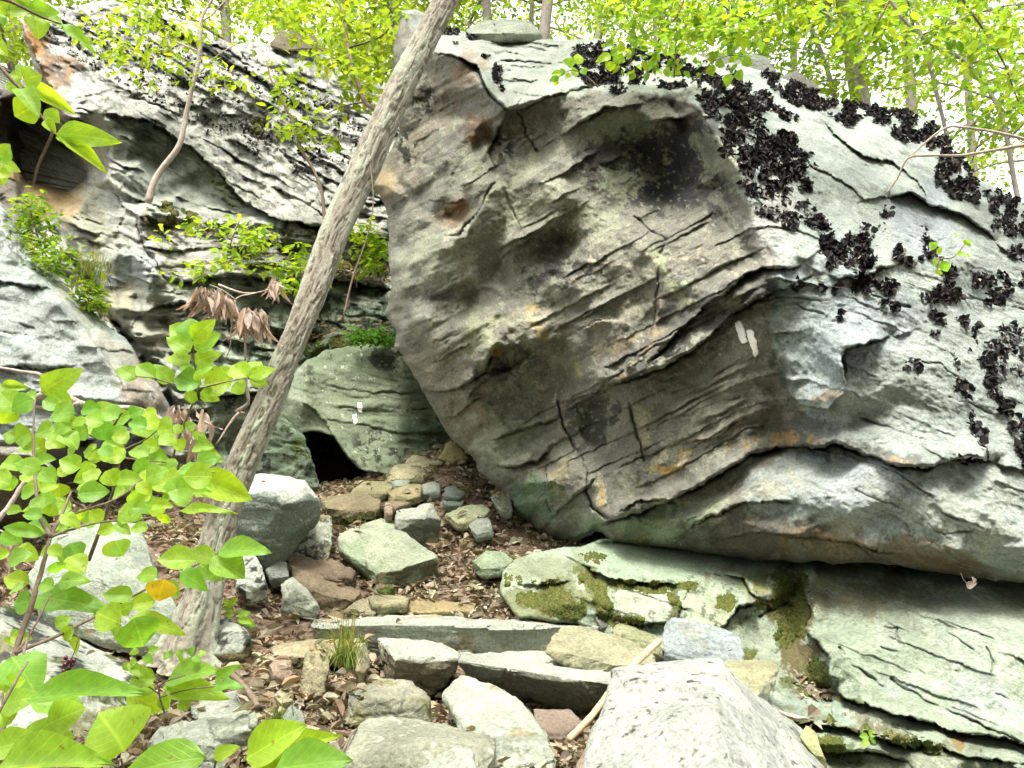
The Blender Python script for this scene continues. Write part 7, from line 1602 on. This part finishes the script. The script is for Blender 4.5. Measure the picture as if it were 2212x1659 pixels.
# ================================================================ TREES BEHIND THE ROCKS
def forest_tree(label, path, d0, d1, w0, w1, leaves, size, palette, reach, lowest=0.25, name='forest_tree', mat=M_FARBARK, per=44, group='trees behind the rocks'):
    n = len(path); p = stem_uv(path, d0, d1)
    e = empty(name, p[0]); tag(e, label, 'tree', group)
    L = (p[-1] - p[0]).length
    r0 = w0 * .5 * d0 / FOC; r1 = w1 * .5 * d1 / FOC
    top = p[-1] + (p[-1] - p[-2]).normalized() * 3.0
    specs = [(p + [top], r0, r1)]
    tips = []
    for k in range(9):
        t = lowest + (1 - lowest) * random.random(); i = min(int(t * (n - 1)), n - 2); b = p[i].lerp(p[i + 1], t * (n - 1) - i)
        a = random.uniform(0, 6.28); l = reach * random.uniform(.5, 1)
        tip = b + Vector((math.cos(a) * l, math.sin(a) * l, l * random.uniform(-.05, .5)))
        specs.append(([b, b.lerp(tip, .5) + Vector((0, 0, .12 * l)), tip], r1 * .55, .006)); tips.append((b, tip))
    tubes('trunk', specs, mat, e, seg=8, sub=4)
    cen = []
    for _ in range(leaves):
        b, t = random.choice(tips); x = b.lerp(t, random.uniform(.25, 1.15))
        cen.append(np.array(x) + RNG.normal(0, 1, 3) * np.array([.45, .45, .28]))
    o = leaf_cloud('crown', *sprays(cen, [random.uniform(.35, .75) for _ in cen], per, size, palette), M_CROWN, e); o['kind'] = 'stuff'
    return e
FT = forest_tree
FT('slim pale tree rising from the right skyline beside the low dark wedge of rock', [(1812, 330), (1803, 208), (1765, 90), (1723, 0), (1690, -120), (1650, -330)], 10.5, 11.5, 11, 7, 60, .10, GREENS * 1.2, 2.4)
FT('grey forked tree leaning left behind the boulder skyline', [(1885, 330), (1875, 224), (1843, 132), (1819, 80), (1767, 0), (1700, -160), (1650, -360)], 9.5, 11, 12, 8, 64, .10, GREENS * 1.2, 2.4)
FT('straight pale trunk just right of the forked grey tree', [(1882, 330), (1875, 228), (1855, 108), (1840, 0), (1815, -200), (1790, -420)], 13, 14, 13, 9, 60, .11, YGREEN, 3.0)
FT('stout pale trunk further back above the middle of the right skyline', [(1975, 330), (1967, 204), (1958, 100), (1948, 0), (1930, -200), (1910, -450)], 18, 19, 22, 15, 70, .13, YGREEN, 4.0)
FT('thin dark tree above the right shoulder of the boulder', [(2070, 400), (2047, 300), (2003, 120), (1985, 60), (1965, -20), (1930, -220)], 8.6, 9.6, 9, 6, 50, .095, GREENS * 1.2, 2.0)
FT('crooked dark tree with wide branches near the right edge', [(2215, 520), (2195, 412), (2171, 280), (2139, 200), (2079, 128), (2007, 92), (1930, 10), (1880, -140)], 8.0, 9.2, 11, 6, 60, .095, GREENS * 1.2, 2.0)
FT('grey trunk standing behind the flat rock on top of the boulder', [(1056, 160), (1052, 32), (1046, -60), (1035, -220), (1020, -450)], 14, 15.5, 21, 14, 70, .12, YGREEN, 3.4)
FT('slender grey trunk right of the flat rock on the boulder top', [(1150, 170), (1148, 50), (1150, -40), (1152, -240), (1150, -440)], 16, 17, 11, 8, 56, .12, YGREEN, 3.2)
FT('pale trunk seen just left of the leaning trunk top', [(862, 260), (856, 130), (850, 0), (842, -200), (830, -420)], 15, 16, 20, 14, 125, .13, YGREEN, 3.2, lowest=.05)
FT('grey trunk above the cliff edge at upper left', [(496, 200), (488, 50), (478, -100), (465, -330)], 17, 18, 24, 16, 125, .13, YGREEN, 3.2, lowest=.05)
FT('grey trunk above the dark brown cliff-top block', [(752, 240), (745, 80), (738, -80), (725, -320)], 18, 19, 22, 15, 125, .13, YGREEN, 3.2, lowest=.05)
FT('leafy tree in the top left corner beyond the cliff', [(30, 260), (28, 60), (30, -120), (40, -360)], 16, 17, 20, 12, 125, .13, YGREEN, 3.0, lowest=.05)
FT('leafy tree beyond the middle of the boulder top', [(1420, 260), (1416, 90), (1410, -60), (1400, -300)], 15, 16, 10, 7, 70, .11, YGREEN, 3.0)
FT('leafy tree right of the middle of the boulder top', [(1600, 300), (1585, 120), (1565, -40), (1530, -280)], 12, 13, 9, 6, 70, .105, GREENS * 1.3, 2.8)
FT('leafy tree at the far right edge beyond the boulder', [(2290, 560), (2270, 300), (2240, 60), (2200, -200)], 13, 14, 14, 9, 80, .11, YGREEN, 3.0)
FT('distant leafy tree behind the right shoulder of the boulder', [(2110, 440), (2095, 250), (2080, 40), (2060, -250)], 20, 21, 16, 11, 90, .15, YGREEN, 4.5, lowest=.05)
FT('distant leafy tree behind the middle right skyline', [(1720, 330), (1715, 150), (1708, -40), (1700, -300)], 22, 23, 16, 11, 90, .16, YGREEN, 4.5, lowest=.1)
FT('distant leafy tree behind the boulder top centre', [(1290, 280), (1292, 100), (1290, -60), (1288, -320)], 22, 23, 16, 11, 90, .16, YGREEN, 4.5, lowest=.1)
FT('distant leafy tree behind the cliff top', [(610, 220), (606, 60), (600, -120), (590, -340)], 24, 25, 18, 12, 150, .17, YGREEN, 4.5, lowest=.1)
# boughs of a nearer tree hanging down into the top of the picture
def bough(label, blobs, stems, size, palette):
    e = plant('overhanging_bough', label, blobs, size, palette, 'branch', stems, M_TWIG, .2); return e
bough('leafy bough hanging above the middle of the boulder', [(1430, 20, 5.6, 120, 40, .3, 14), (1560, 40, 5.5, 110, 40, .3, 14), (1500, 90, 5.5, 120, 30, .3, 8), (1380, 80, 5.7, 60, 40, .2, 6)], [(stem_uv([(1500, -250), (1490, -80), (1470, 20), (1430, 70)], 5.6, 5.6), .012, .004), (stem_uv([(1490, -80), (1560, 10), (1620, 50)], 5.5, 5.5), .008, .003)], .085, GREENS * 1.25)
bough('leafy bough hanging into the top right of the picture', [(1900, 70, 5.0, 70, 40, .3, 8), (1860, 20, 5.0, 90, 40, .3, 10), (2080, 60, 5.2, 120, 60, .4, 16), (2180, 160, 5.4, 80, 90, .3, 14), (1720, 30, 5.2, 70, 40, .3, 8)], [(stem_uv([(2000, -260), (1960, -80), (1900, 40), (1880, 90)], 5.0, 5.0), .012, .004), (stem_uv([(1980, -150), (2080, 0), (2160, 120), (2200, 220)], 5.2, 5.3), .012, .004)], .085, GREENS * 1.2)

# ---------------- tall canopy trees overhead whose shade dapples the rocks
def canopy_tree(label, x, y, z0, h, r, n):
    b = Vector((x, y, z0)); e = empty('canopy_tree', b); tag(e, label, 'tree', 'tall canopy trees over the rocks')
    p = [b + Vector((random.gauss(0, .12) * k, random.gauss(0, .12) * k, h * k / 4)) for k in range(5)]
    specs = [(p, .16, .05)]; tips = []
    for k in range(10):
        t = random.uniform(.55, 1); q = b.lerp(p[-1], t); a = random.uniform(0, 6.28)
        tip = q + Vector((math.cos(a) * r, math.sin(a) * r, random.uniform(.2, 1.2))); specs.append(([q, q.lerp(tip, .5) + Vector((0, 0, .3)), tip], .04, .01)); tips.append((q, tip))
    tubes('trunk', specs, M_FARBARK, e, seg=8, sub=3)
    cen = [np.array(random.choice(tips)[0].lerp(random.choice(tips)[1], random.uniform(.3, 1.1))) + RNG.normal(0, .6, 3) for _ in range(n)]
    o = leaf_cloud('crown', *sprays(cen, [random.uniform(.4, .8) for _ in cen], 30, .16, GREENS), M_CROWN, e); o['kind'] = 'stuff'
canopy_tree('tall canopy tree rooted behind the flat rock on the boulder top', 0.4, 11.5, 4.0, 11, 3.6, 110)
canopy_tree('tall canopy tree rooted behind the right shoulder of the boulder', 5.4, 10.5, 3.6, 11, 3.6, 110)

def understorey(label, x, y, z0, h, r, n):  # unseen tree, added to keep low light off the boulder's under-face
    b = Vector((x, y, z0)); e = empty('forest_tree', b); tag(e, label, 'tree', 'unseen trees added behind the viewer to block light')
    p = [b + Vector((random.gauss(0, .15) * k, random.gauss(0, .15) * k, h * k / 4)) for k in range(5)]
    specs = [(p, .14, .03)]; tips = []
    for k in range(26):
        t = random.uniform(.06, 1); q = b.lerp(p[-1], t); a = random.uniform(0, 6.28)
        tip = q + Vector((math.cos(a) * r, math.sin(a) * r, random.uniform(-.1, .8))); specs.append(([q, q.lerp(tip, .5) + Vector((0, 0, .2)), tip], .03, .008)); tips.append((q, tip))
    tubes('trunk', specs, M_FARBARK, e, seg=7, sub=3)
    cen = []
    for _ in range(n):
        q, t = random.choice(tips); cen.append(np.array(q.lerp(t, random.uniform(.1, 1.1))) + RNG.normal(0, .5, 3))
    o = leaf_cloud('crown', *sprays(cen, [random.uniform(.6, 1.1) for _ in cen], 20, .36, GREENS), M_CROWN, e); o['kind'] = 'stuff'
nm = ['bushy', 'slim', 'broad', 'tall', 'leaning', 'dense', 'young', 'old']
for k in range(15):
    az = math.radians(112 + 142 * (k + .5) / 15); rr = 8.0 + 2.6 * (k % 2)
    x, y = rr * math.sin(az), rr * math.cos(az)
    z = float(ground_z(np.array([x]), np.array([y]))[0])
    understorey('%s unseen forest tree down the slope, %s in the ring behind the viewer' % (nm[k % 8], ['first', 'second', 'third', 'fourth', 'fifth', 'sixth', 'seventh', 'eighth', 'ninth', 'tenth', 'eleventh', 'twelfth', 'thirteenth', 'fourteenth', 'fifteenth'][k]), x, y, z, 15 - z * .4, 2.4, 130)
